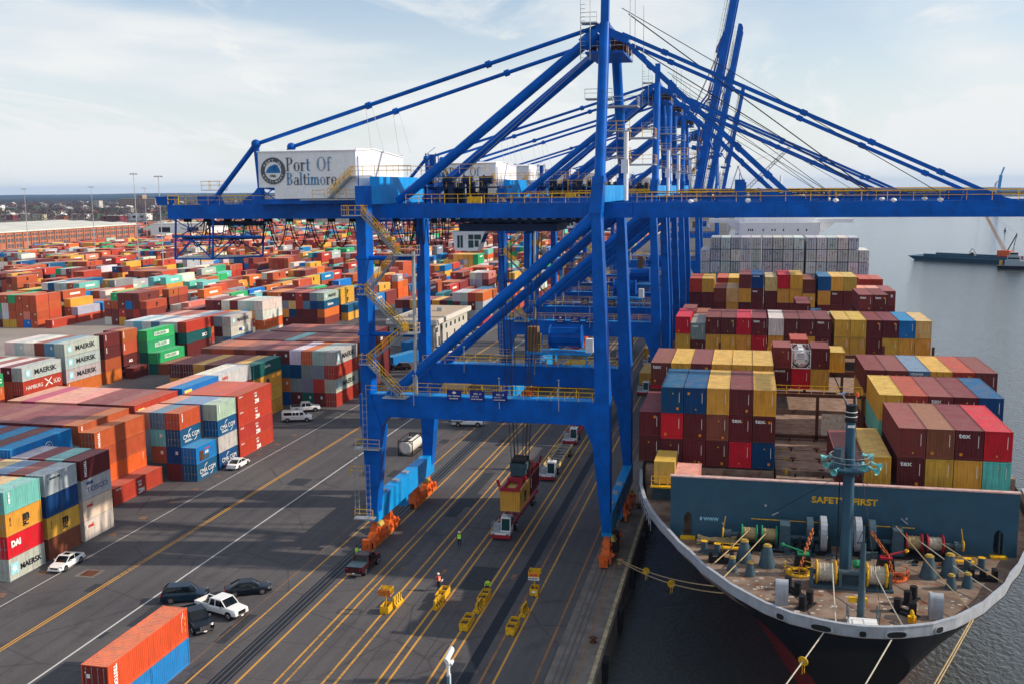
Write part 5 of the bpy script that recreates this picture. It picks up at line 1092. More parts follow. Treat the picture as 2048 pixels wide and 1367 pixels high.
# bulwark: grey upper strake with thickness, following the rail
b = MB(); pts = [(CX-w_, y) for y, w_ in RAILY[::-1] if y < 118]+[(CX+w_, y) for y, w_ in RAILY[1:] if y < 118]
def inner(p, d):
    v = Vector((CX-p[0], 112-p[1])); v.normalize(); return (p[0]+v.x*d, p[1]+v.y*d)
for p, q in zip(pts, pts[1:]):
    pi_, qi_ = inner(p, .28), inner(q, .28); lo = .35
    b.hexa([(*inner(p, .10), 10.15), (*inner(q, .10), 10.15), (*inner(q, .34), 10.15), (*inner(p, .34), 10.15)], [(*p, 11.05), (*q, 11.05), (*qi_, 11.05), (*pi_, 11.05)])
auto(b.build('bulwark', HGREY, ship_e), 30)
b = MB()
for p, q in zip(pts, pts[1:]):
    pi_, qi_ = inner(p, .30), inner(q, .30); pq, qq = inner(p, -.05), inner(q, -.05); b.hexa([(*pq, 11.05), (*qq, 11.05), (*qi_, 11.05), (*pi_, 11.05)], [(*pq, 11.12), (*qq, 11.12), (*qi_, 11.12), (*pi_, 11.12)])
b.build('rail_cap', HGREY, ship_e)
# fairlead openings in the bulwark
for (x, y, wd) in ((6.1, 0, 1.5), (9.0, 0, .5), (11.4, 0, 1.45), (3.2, 0, .7), (14.6, 0, .7)):
    b = MB()
    ya_, yb_ = [np.interp(abs(x_-CX), [w__ for _, w__ in RAILY[:12]], [y__ for y__, _ in RAILY[:12]]) for x_ in (x-.3, x+.3)]; y = (ya_+yb_)/2; nrm = Vector(((yb_-ya_), -.6)).normalized(); tx = Vector((-nrm.y, nrm.x)); n = 16; c0 = Vector((x, y))+nrm*.03
    fr = MB()
    for mb_, k1, oo in ((b, 1, .06), (fr, 1.25, .03)):
        ring_ = []
        for i in range(n): a = 2*math.pi*i/n; px = math.copysign(abs(math.cos(a))**.6, math.cos(a))*wd*.5*k1; pz = math.copysign(abs(math.sin(a))**.8, math.sin(a))*.20*(k1*1.12); ring_.append((c0.x+tx.x*px+nrm.x*oo, c0.y+tx.y*px+nrm.y*oo, 10.5+pz))
        mb_.hexa(ring_, [(p[0]-nrm.x*.06, p[1]-nrm.y*.06, p[2]) for p in ring_])
    fr.build('fairlead_rim', HGREY, ship_e); b.build('fairlead', BLACK, ship_e)
# decks
b = MB(); dk = [inner(p, .75) for p in pts]; b.prism(dk, 9.5, 9.8, 'z'); b.build('forecastle_deck', DECK, ship_e)
b = MB(); b.box(CX-20.2, 116, 9.3, CX+20.2, 372, 9.7); b.build('main_deck', RUSTD, ship_e)
# breakwater
bw = empty('breakwater', (0, 97.4, 0)); bw.parent = ship_e
b = MB(); xa, xb, z0, z1 = -6.6, 24.4, 9.8, 15.75
def wallpiece(x0, x1, za, zb): b.box(x0, 0, za, x1, .16, zb)
d1, d2 = (-5.3, -4.5), (22.4, 23.2)
wallpiece(xa, d1[0], z0, z1); wallpiece(d1[1], d2[0], z0, z1); wallpiece(d2[1], xb, z0, z1); wallpiece(*d1, 12.3, z1); wallpiece(*d2, 12.3, z1)
for dd in (d1, d2):
    for s in (0, 1):
        xx = dd[0] if s == 0 else dd[1]; b.hexa([(xx, 0, 11.9), (xx+(.001 if s else 0), .16, 11.9), (xx, .16, 12.3), (xx, 0, 12.3)], [(xx+(.3 if s == 0 else -.3), 0, 12.3), (xx+(.3 if s == 0 else -.3), .16, 12.3), (xx+(.3 if s == 0 else -.3), .16, 12.31), (xx+(.3 if s == 0 else -.3), 0, 12.31)])
b.build('breakwater_wall', NAVYG, bw)
b = MB(); b.box(xa-.05, -.1, z1, xb+.05, .5, z1+.12); b.build('breakwater_top', mat('pink_grey_paint', (.55, .38, .36), rough=.6, var=.2, dirt=.6, dirtc=(.5, .12, .1)), bw)
b = MB(); b.box(xa, .16, z0, xa+.15, 3.0, z1-.5); b.box(xb-.15, .16, z0, xb, 3, z1-.5)
for x in np.arange(xa+2, xb, 2.5): b.hexa([(x, .16, z0), (x+.1, .16, z0), (x+.1, 2.2, z0), (x, 2.2, z0)], [(x, .16, z1-.1), (x+.1, .16, z1-.1), (x+.1, .4, z1-.1), (x, .4, z1-.1)])
b.build('breakwater_bracket', NAVYG, bw)
text('SAFETY  FIRST', .84, YEL, bw, (6.45, -.02, 13.95), 'y', bold=.03, sx=1.12)
b = MB(); b.box(-5.6, -.7, 9.8, -4.2, -.02, 10.0); b.box(22.1, -.7, 9.8, 23.5, -.02, 10.0); b.build('door_step', YEL, bw)
text('8 WWW', .45, CPAINT, bw, (-3.8, -.02, 11.6), 'y', bold=.03)
b = MB()
for x, z in ((2.3, 13.4), (14.9, 12.9), (-1.6, 11.4)): b.tube((x, -.05, z), (x, -.01, z), .12, 8)
b.bar((2.9, -.05, 12.5), (3.5, -.05, 12.8), .1); b.bar((14.4, -.05, 12.9), (15.0, -.05, 12.4), .1); b.build('wall_fitting', HGREY, bw)
b = MB(); b.tube((1.0, -.25, 12.1), (7.2, -.25, 12.1), .05, 5); b.tube((11.2, -.25, 12.1), (15.6, -.25, 12.1), .05, 5); b.build('wall_grab_rail', YEL, bw)
# foremast with platform and horns
ms = empty('foremast', (9.0, 90.4, 9.8)); ms.parent = ship_e
b = MB(); b.tube((0, 0, 0), (0, 0, 10.2), .52, 18, .46); b.tube((0, 0, 10.2), (0, 0, 13.6), .43, 18, .40); auto(b.build('mast_pole', NAVYG, ms))
b = MB(); b.tube((0, 0, 9.0), (0, 0, 9.5), .9, 14, 1.75); b.tube((0, 0, 9.5), (0, 0, 9.62), 1.75, 14); b.build('mast_platform', NAVYG, ms)
b = MB(); b.tube((0, 0, 13.6), (0, 0, 14.9), .5, 14, .46); b.box(-.5, -.5, 13.55, .5, .5, 13.65); b.tube((0, 0, 14.9), (0, 0, 15.0), .52, 12); b.build('mast_head', BLACK, ms)
b = MB(); b.torus((0, 0, 14.0), (0, 0, 1), .47, .04); b.torus((0, 0, 14.4), (0, 0, 1), .47, .04); b.box(-.3, -.52, 13.1, .3, -.45, 13.3); b.build('mast_band', WPAINT, ms)
b = MB(); b.tube((.35, 0, 15), (.35, 0, 15.8), .05, 6); b.tube((-.3, 0, 15), (-.8, 0, 15.9), .05, 6); b.tube((-.9, 0, 15.9), (-.3, 0, 16.1), .09, 6); b.box(-1.2, -.1, 15.85, -.6, .1, 15.95); b.build('mast_bracket', HGREY, ms)
b = MB(); b.tube((.42, 0, 15.7), (.42, 0, 16.05), .15, 8); b.build('beacon', ORG, ms)
for (x, y, z, dx_, dy_) in ((-1.9, .2, 10.3, -1, -.1), (-1.7, -.6, 9.9, -1, -.8), (-1.2, -1.2, 9.5, -.6, -1), (1.0, -1.1, 10.0, 0, -1), (1.5, .4, 10.5, 1, .3), (1.9, -.7, 9.6, .8, -.8), (2.2, -.2, 9.9, 1, -.5)):
    d_ = Vector((dx_, dy_, -.25)).normalized(); a = Vector((x, y, z)); b = MB(); b.tube(a-d_*.35, a, .10, 8, .12); b.tube(a, a+d_*.42, .12, 12, .33, caps=False); b.tube(a-d_*.5, a-d_*.35, .16, 8); b.build('horn', TEALH, ms)
b = MB(); b.tube((-.95, -.5, 9.7), (-.95, -.5, 11.3), .42, 10); b.box(-1.4, -.9, 9.62, -.5, -.1, 10.2); b.build('lamp_housing', SHIPB, ms)
b = MB(); rail(b, [(1.7*math.cos(a), 1.7*math.sin(a), 9.62) for a in np.linspace(0, 2*math.pi, 11)], 1.0, .025, 1.2); b.build('platform_rail', HGREY, ms)
b = MB()
for s in (-.22, .22): b.tube((-.75, s, .2), (-.75, s, 9), .03, 4)
for z in np.arange(.4, 9, .35): b.tube((-.75, -.22, z), (-.75, .22, z), .025, 4)
b.build('mast_ladder', BLACK, ms)
b = MB(); b.tube((.4, 0, 13), (1.6, -11.6, .9), .02, 4); b.tube((-.4, 0, 9), (-6, 6.8, 3), .02, 4); b.tube((.4, 0, 9), (8, 6.8, 1.5), .02, 4); b.tube((.35, 0, 9), (.4, -.8, .3), .03, 4); b.build('mast_stay', BLACK, ms)
# bow jackstaff with its little platform
js = empty('jackstaff', (9.25, 80.2, 9.8)); js.parent = ship_e
b = MB(); b.tube((0, 0, 0), (0, 0, 6.3), .30, 12, .20); b.tube((0, 0, 6.3), (0, 0, 7.6), .08, 8); b.bar((-.5, 0, 6.3), (.1, 0, 6.35), .12); b.bar((-.45, 0, 6.3), (-.02, 0, 7.4), .05); b.build('staff', SHIPB, js)
b = MB(); b.box(-1.1, -2.4, .0, 1.1, -.6, .55); b.build('staff_platform', WPNT, js)
b = MB(); rail(b, [(-1.1, -.6, .55), (-1.1, -2.4, .55)], 1.1, .035, .9); rail(b, [(1.1, -2.4, .55), (1.1, -.6, .55)], 1.1, .035, .9); b.build('platform_rail', SHIPB, js)
b = MB(); b.tube((.2, .4, 0), (.2, .4, 2.6), .12, 8); b.box(-.9, .2, 1.4, .5, .6, 1.75); b.build('staff_bracket', YEL, js)
# mooring winches
def drum(par, x, y, z, wd, r0, rr, flange, rope):
    e = empty('winch_drum', (x, y, z)); e.parent = par
    b = MB(); b.tube((-wd/2-.12, 0, 0), (-wd/2, 0, 0), rr, 20); b.tube((wd/2, 0, 0), (wd/2+.12, 0, 0), rr, 20); b.torus((-wd/2-.1, 0, 0), (1, 0, 0), rr, .07, 20, 5); b.torus((wd/2+.1, 0, 0), (1, 0, 0), rr, .07, 20, 5); b.build('drum_flange', flange, e)
    b = MB(); n = max(6, int(wd/.11))
    for i in range(n): xx = -wd/2+wd*(i+.5)/n; b.torus((xx, 0, 0), (1, 0, 0), r0+.03*math.sin(i*2.1), .055, 16, 5)
    b.tube((-wd/2, 0, 0), (wd/2, 0, 0), r0, 16); b.build('wound_rope', rope, e)
wn = empty('port_windlass', (0, 95.6, 9.8)); wn.parent = ship_e
def windlass(par, s, flange, rope1, rope2, capm):
    g = lambda x: CX+s*x-0  # mirrored about the centre line
    f = lambda x: g(x)
    b = MB(); b.tube((f(1.3), 0, 1.25), (f(9.8), 0, 1.25), .22, 10); b.tube((f(9.8), 0, 1.25), (f(10.5), 0, 1.25), .42, 12, .34); b.build('winch_shaft', SHIPB, par)
    b = MB(); x0, x1 = sorted((f(4.4), f(5.5))); b.hexa([(x0, -.75, 0), (x1, -.75, 0), (x1, .8, 0), (x0, .8, 0)], [(x0+.1, -.6, 2.5), (x1-.1, -.6, 2.5), (x1-.1, .7, 2.7), (x0+.1, .7, 2.7)]); b.build('gearbox', SHIPB, par)
    drum(par, f(6.35), 0, 1.35, 1.15, .55, .82, flange, rope1); drum(par, f(8.15), 0, 1.35, 1.15, .55, .82, flange, rope2)
    b = MB()
    for x in (5.6, 7.2, 9.1, 3.6, .9): x_ = f(x); b.hexa([(x_-.1, -.7, 0), (x_+.1, -.7, 0), (x_+.1, .7, 0), (x_-.1, .7, 0)], [(x_-.1, -.25, 1.4), (x_+.1, -.25, 1.4), (x_+.1, .25, 1.4), (x_-.1, .25, 1.4)])
    b.box(min(f(1), f(9.6)), -1.0, 0, max(f(1), f(9.6)), 1.0, .22); b.build('winch_bed', BLACK, par)
    for x, m_ in ((1.55, HGREY), (2.75, SHIPB)):
        b = MB(); x_ = f(x); b.tube((x_-.28, .1, 1.75), (x_+.28, .1, 1.75), 1.62 if x < 2 else 1.45, 24); b.tube((x_-.34, .1, 1.75), (x_+.34, .1, 1.75), .35, 10)
        for k in range(6): a = k*math.pi/3; b.bar((x_+s*-.31, .1, 1.75), (x_+s*-.31, .1+1.3*math.cos(a), 1.75+1.3*math.sin(a)), .08, .16)
        b.build('brake_wheel', m_, par)
    b = MB(); x_ = f(10.55); b.torus((x_, 0, 1.3), (1, 0, 0), .45, .09, 14, 5); b.bar((x_, -.1, 1.6), (x_-s*.2, -.1, 2.9), .08); b.build('warping_head', YEL, par)
    b = MB(); x0, x1 = sorted((f(9.0), f(11.3))); rail(b, [(x0, -1.9, 0), (x1, -1.9, 0)], .9, .035, .8); b.box(x0, -1.9, .35, x1, -1.2, .42); b.build('control_stand', YEL, par)
    # chain from the wheel down to the hawse pipe
    b = MB(); a = Vector((f(2.55), -1.2, 2.5)); c = Vector((f(3.35 if s < 0 else 3.7), -4.2, 1.35)); n = 9
    for i in range(n):
        q = a.lerp(c, (i+.5)/n); d_ = (c-a).normalized(); x_, y_ = b.frame(a, c); sd = x_ if i % 2 else y_
        p1, p2 = q-d_*.2, q+d_*.2; b.path([p1+sd*.0, p1+sd*.13, p2+sd*.13, p2, p2-sd*.13, p1-sd*.13, p1], .055, 5)
    c2 = Vector((f(3.9), -6.0, .2))
    for i in range(7):
        q = c.lerp(c2, (i+.5)/7); d_ = (c2-c).normalized(); x_, y_ = b.frame(c, c2); sd = x_ if i % 2 else y_
        p1, p2 = q-d_*.18, q+d_*.18; b.path([p1, p1+sd*.12, p2+sd*.12, p2, p2-sd*.12, p1-sd*.12, p1], .05, 5)
    b.build('anchor_chain', CHAIN, par)
    b = MB(); x_ = f(3.5); b.hexa([(x_-.75, -4.9, 0), (x_+.75, -4.9, 0), (x_+.75, -3.4, 0), (x_-.75, -3.4, 0)], [(x_-.6, -4.7, 1.15), (x_+.6, -4.7, 1.15), (x_+.6, -3.7, 1.15), (x_-.6, -3.7, 1.15)]); b.build('chain_stopper', BLACK, par)
    b = MB(); b.box(x_-.5, -4.6, 1.15, x_+.5, -3.8, 1.3); b.tube((x_, -4.2, 1.4), (x_+s*1.7, -3.7, 1.75), .09, 8); b.build('stopper_lever', flange, par)
    b = MB(); b.sphere((x_+s*1.75, -3.7, 1.76), .2, 8); b.build('counterweight', capm, par)
    b = MB(); x_ = f(3.95); n = 12; pp = []
    for i in range(n): a = 2*math.pi*i/n; pp.append((x_+1.25*math.cos(a), -6.0+1.0*math.sin(a)))
    for i in range(n):
        if 1 < i < 5: continue
        p, q = pp[i], pp[(i+1) % n]; b.bar((*p, .9), (*q, .9), .05); b.bar((*p, .45), (*q, .45), .04); b.bar((*p, 0), (*p, .9), .05)
    b.torus((x_, -6.0, .1), (0, 0, 1), .95, .16, 16, 6); b.build('hawse_guard', YEL if s < 0 else ORG, par)
    b = MB(); b.tube((x_, -6.0, .02), (x_, -6.0, .06), .8, 14); b.build('hawse_pipe', BLACK, par)
windlass(wn, -1, GRN, ROPEY, ROPEY, GRN)
wn2 = empty('starboard_windlass', (0, 96.0, 9.8)); wn2.parent = ship_e
windlass(wn2, 1, REDM, ROPEY, ROPE, YEL)
fw = empty('bow_winch', (9.2, 87.4, 9.8)); fw.parent = ship_e
drum(fw, -2.05, 0, 1.15, 1.35, .72, .98, YEL, ROPE); drum(fw, 2.0, 0, 1.15, 1.35, .72, .98, YEL, ROPE)
b = MB(); b.tube((-3.2, 0, 1.15), (3.2, 0, 1.15), .2, 10); b.box(-.8, .2, 0, .9, 1.6, .9); b.box(-3.3, -.9, 0, 3.3, .9, .2)
for x in (-3.2, -.9, .8, 3.1): b.hexa([(x-.12, -.8, 0), (x+.12, -.8, 0), (x+.12, .8, 0), (x-.12, .8, 0)], [(x-.12, -.25, 1.4), (x+.12, -.25, 1.4), (x+.12, .25, 1.4), (x-.12, .25, 1.4)])
b.build('winch_bed', SHIPB, fw)
b = MB(); b.sphere((.5, .9, 1.7), .42, 8); b.build('canvas_cover', GRN, fw)
b = MB(); c_b = MB(); r6 = random.Random(9)
for i in range(46):
    x, y = CX+r6.choice((-1, 1))*r6.uniform(.8, 9.5), r6.uniform(93.2, 97.0); h_ = r6.uniform(.15, .9); mb = b if i % 3 else c_b; mb.box(x, y, 9.8, x+r6.uniform(.15, .6), y+r6.uniform(.15, .5), 9.8+h_)
for i in range(18):
    x, y = CX+r6.uniform(-9, 9), r6.uniform(92.5, 96.5); b.path([(x, y, 9.9), (x+r6.uniform(-1.5, 1.5), y+r6.uniform(-.6, .6), 9.95), (x+r6.uniform(-1.5, 1.5), y+1, 10.1)], .05, 4)
b.build('deck_piping', SHIPB, ship_e)['kind'] = 'stuff'; c_b.build('deck_box', BLACK, ship_e)['kind'] = 'stuff'
# vents, bollards, rollers on the forecastle
def fitting(name, bld, pos, m, rz=0, cap=None):
    e = empty(name, (pos[0], pos[1], 9.8), rz); e.parent = ship_e
    for i, (nm, b_, mm) in enumerate(bld): auto(b_.build(nm, mm, e))
def ventb(h, r0, r1):
    b = MB(); b.tube((0, 0, 0), (0, 0, h), r0, 16, r1); c = MB(); c.torus((0, 0, h), (0, 0, 1), r1, .07, 14, 5); c.tube((0, 0, h), (0, 0, h+.15), r1*.8, 12); return [('vent_cone', b, SHIPB), ('vent_ring', c, mat('worn_ring_yellow', (.40, .28, .06), rough=.7, dirt=.6))]
for x, y in ((.4, 91.8), (2.4, 90.9), (15.9, 90.9), (17.7, 91.6)): fitting('mushroom_vent', ventb(1.9, .78, .34), (x, y), SHIPB)
for x, y in ((-.6, 89.3), (.95, 88.4), (17.3, 88.6), (18.7, 89.2)): fitting('small_vent', ventb(1.15, .5, .26), (x, y), SHIPB)
def bitts(g):
    b = MB(); c = MB()
    for y in (-.65, .65): b.tube((0, y, 0), (0, y, 1.05), .3, 14); c.tube((0, y, 1.05), (0, y, 1.08), .31, 14)
    b.bar((0, -.65, .3), (0, .65, .3), .14, .2); b.box(-.45, -1.1, 0, .45, 1.1, .08); return [('bitt_post', b, BLACK if not g else SHIPB), ('bitt_cap', c, BLACK if not g else YEL)]
for x, y, g, rz in ((-2.6, 93.3, 1, 1.2), (20.1, 93.6, 1, 1.9), (4.4, 85.3, 0, .6), (5.3, 82.4, 0, -.5), (12.8, 82.4, 0, .9), (13.6, 85.1, 0, -.5)): fitting('mooring_bitts', bitts(g), (x, y), BLACK, rz)
def roller():
    b = MB(); b.box(-1.1, -.45, 0, 1.1, .45, .3); b.box(-1.1, -.45, .3, -.75, .45, 1.0); b.box(.75, -.45, .3, 1.1, .45, 1.0); b.tube((0, 0, .3), (0, 0, .85), .28, 10); return [('roller_frame', b, BLACK)]
for x, y in ((-1.6, 91.2), (20.3, 91.2)): fitting('rope_roller', roller(), (x, y), BLACK)
def archv():
    b = MB(); n = 8
    for i in range(n): a, c_ = math.pi*i/n, math.pi*(i+1)/n; b.hexa([(-.5, .45*math.cos(a), 1.6+.45*math.sin(a)), (.5, .45*math.cos(a), 1.6+.45*math.sin(a)), (.5, .45*math.cos(c_), 1.6+.45*math.sin(c_)), (-.5, .45*math.cos(c_), 1.6+.45*math.sin(c_))], [(-.5, 0, 1.6), (.5, 0, 1.6), (.5, 0, 1.6), (-.5, 0, 1.6)])
    b.box(-.5, -.45, 0, .5, .45, 1.6); return [('duct', b, HGREY)]
for x, y in ((3.4, 82.6), (15.0, 82.0)): fitting('duct_vent', archv(), (x, y), HGREY)
b = MB(); b.torus((13.1, 80.8, 10.3), (1, 0, 0), .4, .12); b.box(12.8, 80.6, 9.8, 13.4, 81.0, 10.3); b.build('yellow_fitting', YEL, ship_e)
b = MB(); r5 = random.Random(5)
for i in range(26):
    y0 = 96.1+r5.uniform(-.5, .5); z0_ = 9.9+r5.uniform(0, .35); pp = [(-3.9+k*.6+r5.uniform(-.1, .1), y0+.35*math.sin(k+i), z0_+.1*math.sin(k*2+i)) for k in range(7)]; b.path(pp, .06, 4)
b.build('rope_pile', ROPEY, ship_e)
b = MB()
for i in range(110):   # paint patches on the deck plates, 3 mm thick
    x, y = CX+r5.uniform(-10, 10), r5.uniform(79.5, 89.5)
    if hw(y, 11)-1 < abs(x-CX): continue
    s_ = r5.uniform(.12, .34); b.box(x, y, 9.8, x+s_*1.3, y+s_, 9.804)
b.build('deck_paint_patch', mat('pale_primer', (.42, .36, .32), rough=.8, var=.25), ship_e)['kind'] = 'stuff'
b = MB(); rail(b, [(CX+17.6, 98.6, 9.8), (CX+19.6, 108, 9.8), (CX+20.2, 116, 9.8)], 1.1, .03, 1.5); rail(b, [(CX-17.6, 98.6, 9.8), (CX-19.6, 108, 9.8)], 1.1, .03, 1.5); b.build('side_railing', HGREY, ship_e)
# yellow deck house by the quay side, hatches and lashing bridges
dh = empty('deck_house', (-9.2, 109.0, 0)); dh.parent = ship_e
b = MB(); corr(b, (0, 0, 0), (2.2, 0, 0), 11.6, 14.0, .3, -.03, (0, 1, 0), (0, 0, 1)); b.box(0, .05, 11.6, 2.2, 5, 14.05); b.build('house_wall', mat('ochre_paint', (.62, .40, .08), rough=.55, streak=.4), dh)
b = MB(); rail(b, [(-.2, -.7, 11.5), (2.4, -.7, 11.5)], 1.1, .04, .9); b.box(-.3, -.8, 11.35, 2.5, 0, 11.5); b.build('house_railing', YEL, dh)
b = MB(); b.box(-.2, .1, 9.8, 2.4, 5, 11.35); b.build('house_base', SHIPB, dh)
for (x0, x1, y0, y1, z) in ((3.7, 14.2, 99.5, 103.6, 12.0), (3.7, 14.2, 104.0, 108.4, 12.0), (3.7, 14.2, 108.8, 113.4, 12.0), (3.7, 14.2, 115.2, 119.6, 12.1), (3.7, 14.2, 120, 124.4, 12.1), (3.7, 14.2, 124.8, 129.4, 12.1), (3.7, 14.2, 145.5, 157, 12.6), (14.4, 29.4, 145.5, 157, 12.6), (14.4, 29.4, 159, 172, 12.6), (-11.5, 14.2, 159, 172, 12.6), (-6.5, 3.5, 99.5, 113.4, 11.6), (14.4, 24.6, 99.5, 114, 14.5), (14.4, 28.6, 116.5, 129, 12.0), (-10.6, 3.5, 114.5, 128.6, 12.0), (-11.5, 29.5, 129.6, 144, 12.2), (-11.5, 29.5, 175.5, 236, 12.6), (-11.5, 29.5, 238, 300, 12.6)):
    h_ = empty('hatch_cover', (x0, y0, z)); h_.parent = ship_e
    b = MB(); b.box(0, 0, 9.7-z, x1-x0, y1-y0, 0); b.build('hatch_panel', RUST, h_)
    if y0 < 130 and x0 > 3 and x0 < 4:
        b = MB()
        for xx in (2.0, 4.9, 7.8): b.box(xx-.35, .5, .0, xx+.35, .7, .1); b.box(xx-.12, .35, .0, xx+.12, .85, .14); b.box(xx-.1, (y1-y0)-.5, 0, xx+.1, (y1-y0)-.1, .35)
        b.build('twistlock_base', BLACK if y0 < 112 else RUSTD, h_)
        b = MB(); b.box(1, -.1, -.45, 1.3, 0, .2); b.box(6.2, -.1, -.45, 6.5, 0, .2); b.box(9, -.1, -.4, 9.3, 0, .3); b.build('hatch_cleat', YEL, h_)
for yb in (129.7, 158, 173.6, 236.5):
    lb = empty('lashing_bridge', (0, yb, 0)); lb.parent = ship_e
    b = MB(); b.box(-11.6, -.35, 17.6 if yb < 140 else 15.5, 29.6, .25, 18.0 if yb < 140 else 16.0)
    if yb > 140 or 1:
        for x in (-11.5, -4, 3.6, 8.9, 14.2, 21.8, 29.3): b.box(x-.18, -.3, 9.8, x+.18, .2, 17.6)
        b.box(-11.6, -.3, 12.4, 29.6, .2, 12.8)
    b.build('bridge_frame', RUSTD, lb)
    b = MB(); b.box(9.4, -.32, 12.9, 12.6, -.3, 15.6); b.build('pale_panel', mat('primer_panel', (.62, .55, .48), rough=.7, dirt=.7, dirtc=(.35, .15, .08)), lb) if yb < 140 else None
    b = MB(); rail(b, [(3.7, -.3, 18.0 if yb < 140 else 16.0), (14, -.3, 18.0 if yb < 140 else 16.0)], 1.0, .035, 1.5); b.build('bridge_rail', YEL, lb)
# tank container on the ship
def tank_container(loc, label, frame, shell, rz=0):
    e = empty('tank_container', loc, rz); tag(e, label, 'tank container'); H = 2.55
    b = MB(); W = 1.21
    for x in (-W, W):
        for y in (.06, 6.0): b.bar((x-.0, y, 0), (x, y, H), .13)
    for y in (.06, 6.0):
        b.bar((-W, y, .07), (W, y, .07), .13); b.bar((-W, y, H-.06), (W, y, H-.06), .13)
        for sx in (-1, 1): b.bar((sx*W, y, .6), (sx*(W-.55), y, .07), .1); b.bar((sx*W, y, H-.6), (sx*(W-.55), y, H-.06), .1)
    for x in (-W, W): b.bar((x, 0, .07), (x, 6.06, .07), .12); b.bar((x, 0, H-.06), (x, 6.06, H-.06), .09)
    b.box(-.35, .3, H-.1, .35, 5.8, H-.05); b.build('tank_frame', frame, e)
    b = MB(); b.tube((0, .45, 1.28), (0, 5.6, 1.28), 1.12, 24); b.tube((0, .2, 1.28), (0, .45, 1.28), .85, 24, 1.12); auto(b.build('tank_shell', shell, e))
    b = MB(); b.tube((0, 2.8, 2.3), (0, 2.8, 2.55), .35, 12); b.build('manhole', GALV, e); return e
t = tank_container((SX(7)+WC/2, 144.6, 18.5), 'white tank container with coloured hazard placards on top of the ship stack', WPNT, WPNT)
for (x, z, m_) in ((-.75, 1.1, ORG), (.65, 1.1, GRN), (-.5, .6, GRN), (.4, .55, ORG), (.05, .58, RPAINT)):
    b = MB(); s_ = .15; b.hexa([(x-s_, .13, z), (x, .13, z-s_), (x+s_, .13, z), (x, .13, z+s_)], [(x-s_, .16, z), (x, .16, z-s_), (x+s_, .16, z), (x, .16, z+s_)]); b.build('placard', m_, t)
for k, z in enumerate((2.0, 1.8, 1.55, 1.25)): text('TANK UN 1978', .13, NPAINT, t, (-.55, .12, z), 'y')
tank_container((-53.8, 157.2, 0), 'white tank container in a dark frame standing alone on the asphalt', BLACK, mat('tank_white', (.70, .68, .64), rough=.35, dirt=.35, dirtc=(.5, .2, .05)))
# superstructure
sp_ = empty('superstructure', (0, 300, 0)); sp_.parent = ship_e
b = MB(); b.box(-2.2, 0, 9.7, 19.4, 14, 33.0); b.box(-1, 3, 33.0, 18.4, 13, 36.8); b.box(-10.8, 3.5, 32.8, 28.6, 6.5, 33.9)
for s in (-1, 1):
    p = [(CX+s*10.8, 30.0), (CX+s*12.2, 30.6), (CX+s*13.5, 31.6), (CX+s*15, 32.9), (CX+s*10.8, 32.9)]; b.prism([(x, z) for x, z in p], 3.6, 6.3, 'y')
b.build('house_block', WHT, sp_)
b = MB()
for x in (.2, .8, 1.3, 4.2, 6.6, 7.4, 9.7, 13.6, 15.9):
    b = MB(); b.box(x, -.03, 30.6, x+.32, -.005, 31.2); b.build('porthole', GLASS, sp_)
for i in range(8): b = MB(); b.box(-.6+i*2.35, 2.97, 34.6, 1.6+i*2.35, 2.995, 35.9); b.build('bridge_window', GLASS, sp_)
b = MB(); rail(b, [(-2, .2, 33.0), (19.2, .2, 33.0)], 1.1, .04, 1.6); b.tube((9, 8, 36.8), (9, 8, 46), .5, 8, .3); b.bar((5, 8, 42), (13, 8, 42), .3); b.build('upper_rail', WHT, sp_)
b = MB(); b.box(0, 345, 9.7, 18, 358, 27); b.build('funnel', SHIPB, ship_e)
# bow lines
def rope_line(a, c, sag, r_, m_, lab, guards=()):
    a = Vector(a); c = Vector(c); n = 14; pts_ = [a.lerp(c, i/n)-Vector((0, 0, sag*4*(i/n)*(1-i/n))) for i in range(n+1)]
    e = empty('mooring_line', tuple(a)); tag(e, lab, 'rope', 'mooring lines of the ship'); b = MB(); b.path([p-a for p in pts_], r_, 6); b.build('rope_strand', m_, e)
    for g_ in guards:
        q = a.lerp(c, g_)-Vector((0, 0, sag*4*g_*(1-g_)))-a; d_ = (c-a).normalized(); b = MB(); b.tube(q-d_*.03, q+d_*.03, .38, 14); b.build('rat_guard', YEL, e); b = MB(); b.tube(q-Vector((.05, 0, 1.0)), q-Vector((.05, 0, .3)), .025, 4); b.tube(q-Vector((-.1, 0, .9)), q-Vector((-.1, 0, .3)), .025, 4); b.build('guard_lanyard', YEL, e)
rope_line((6.3, 76.7, 10.2), (-14, 38, .6), .8, .055, ROPE, 'white bow line from the left fairlead running down left past one yellow rat guard', (.08,))
rope_line((11.2, 76.8, 10.2), (-12.6, 26, .6), 1.2, .055, ROPE, 'white bow line from the right fairlead running down left', (.12,))
rope_line((17.3, 80.9, 10.2), (-12.6, 22, .6), 1.8, .05, ROPEY, 'outer tan bow line running down left from the right shoulder of the bow', (.26,))
rope_line((17.6, 81.3, 10.2), (-12.6, 21, .6), 2.0, .05, ROPEY, 'inner tan bow line beside the outer one on the right shoulder of the bow', (.345,))
rope_line((-1.2, 82.6, 10.3), (-13.4, 114.6, .5), .7, .05, ROPEY, 'lower tan line from the port bow to the quay bollard', (.42,))
rope_line((-2.0, 84.0, 10.3), (-13.4, 115.0, .5), .5, .05, ROPEY, 'upper tan line from the port bow to the quay bollard', (.66,))
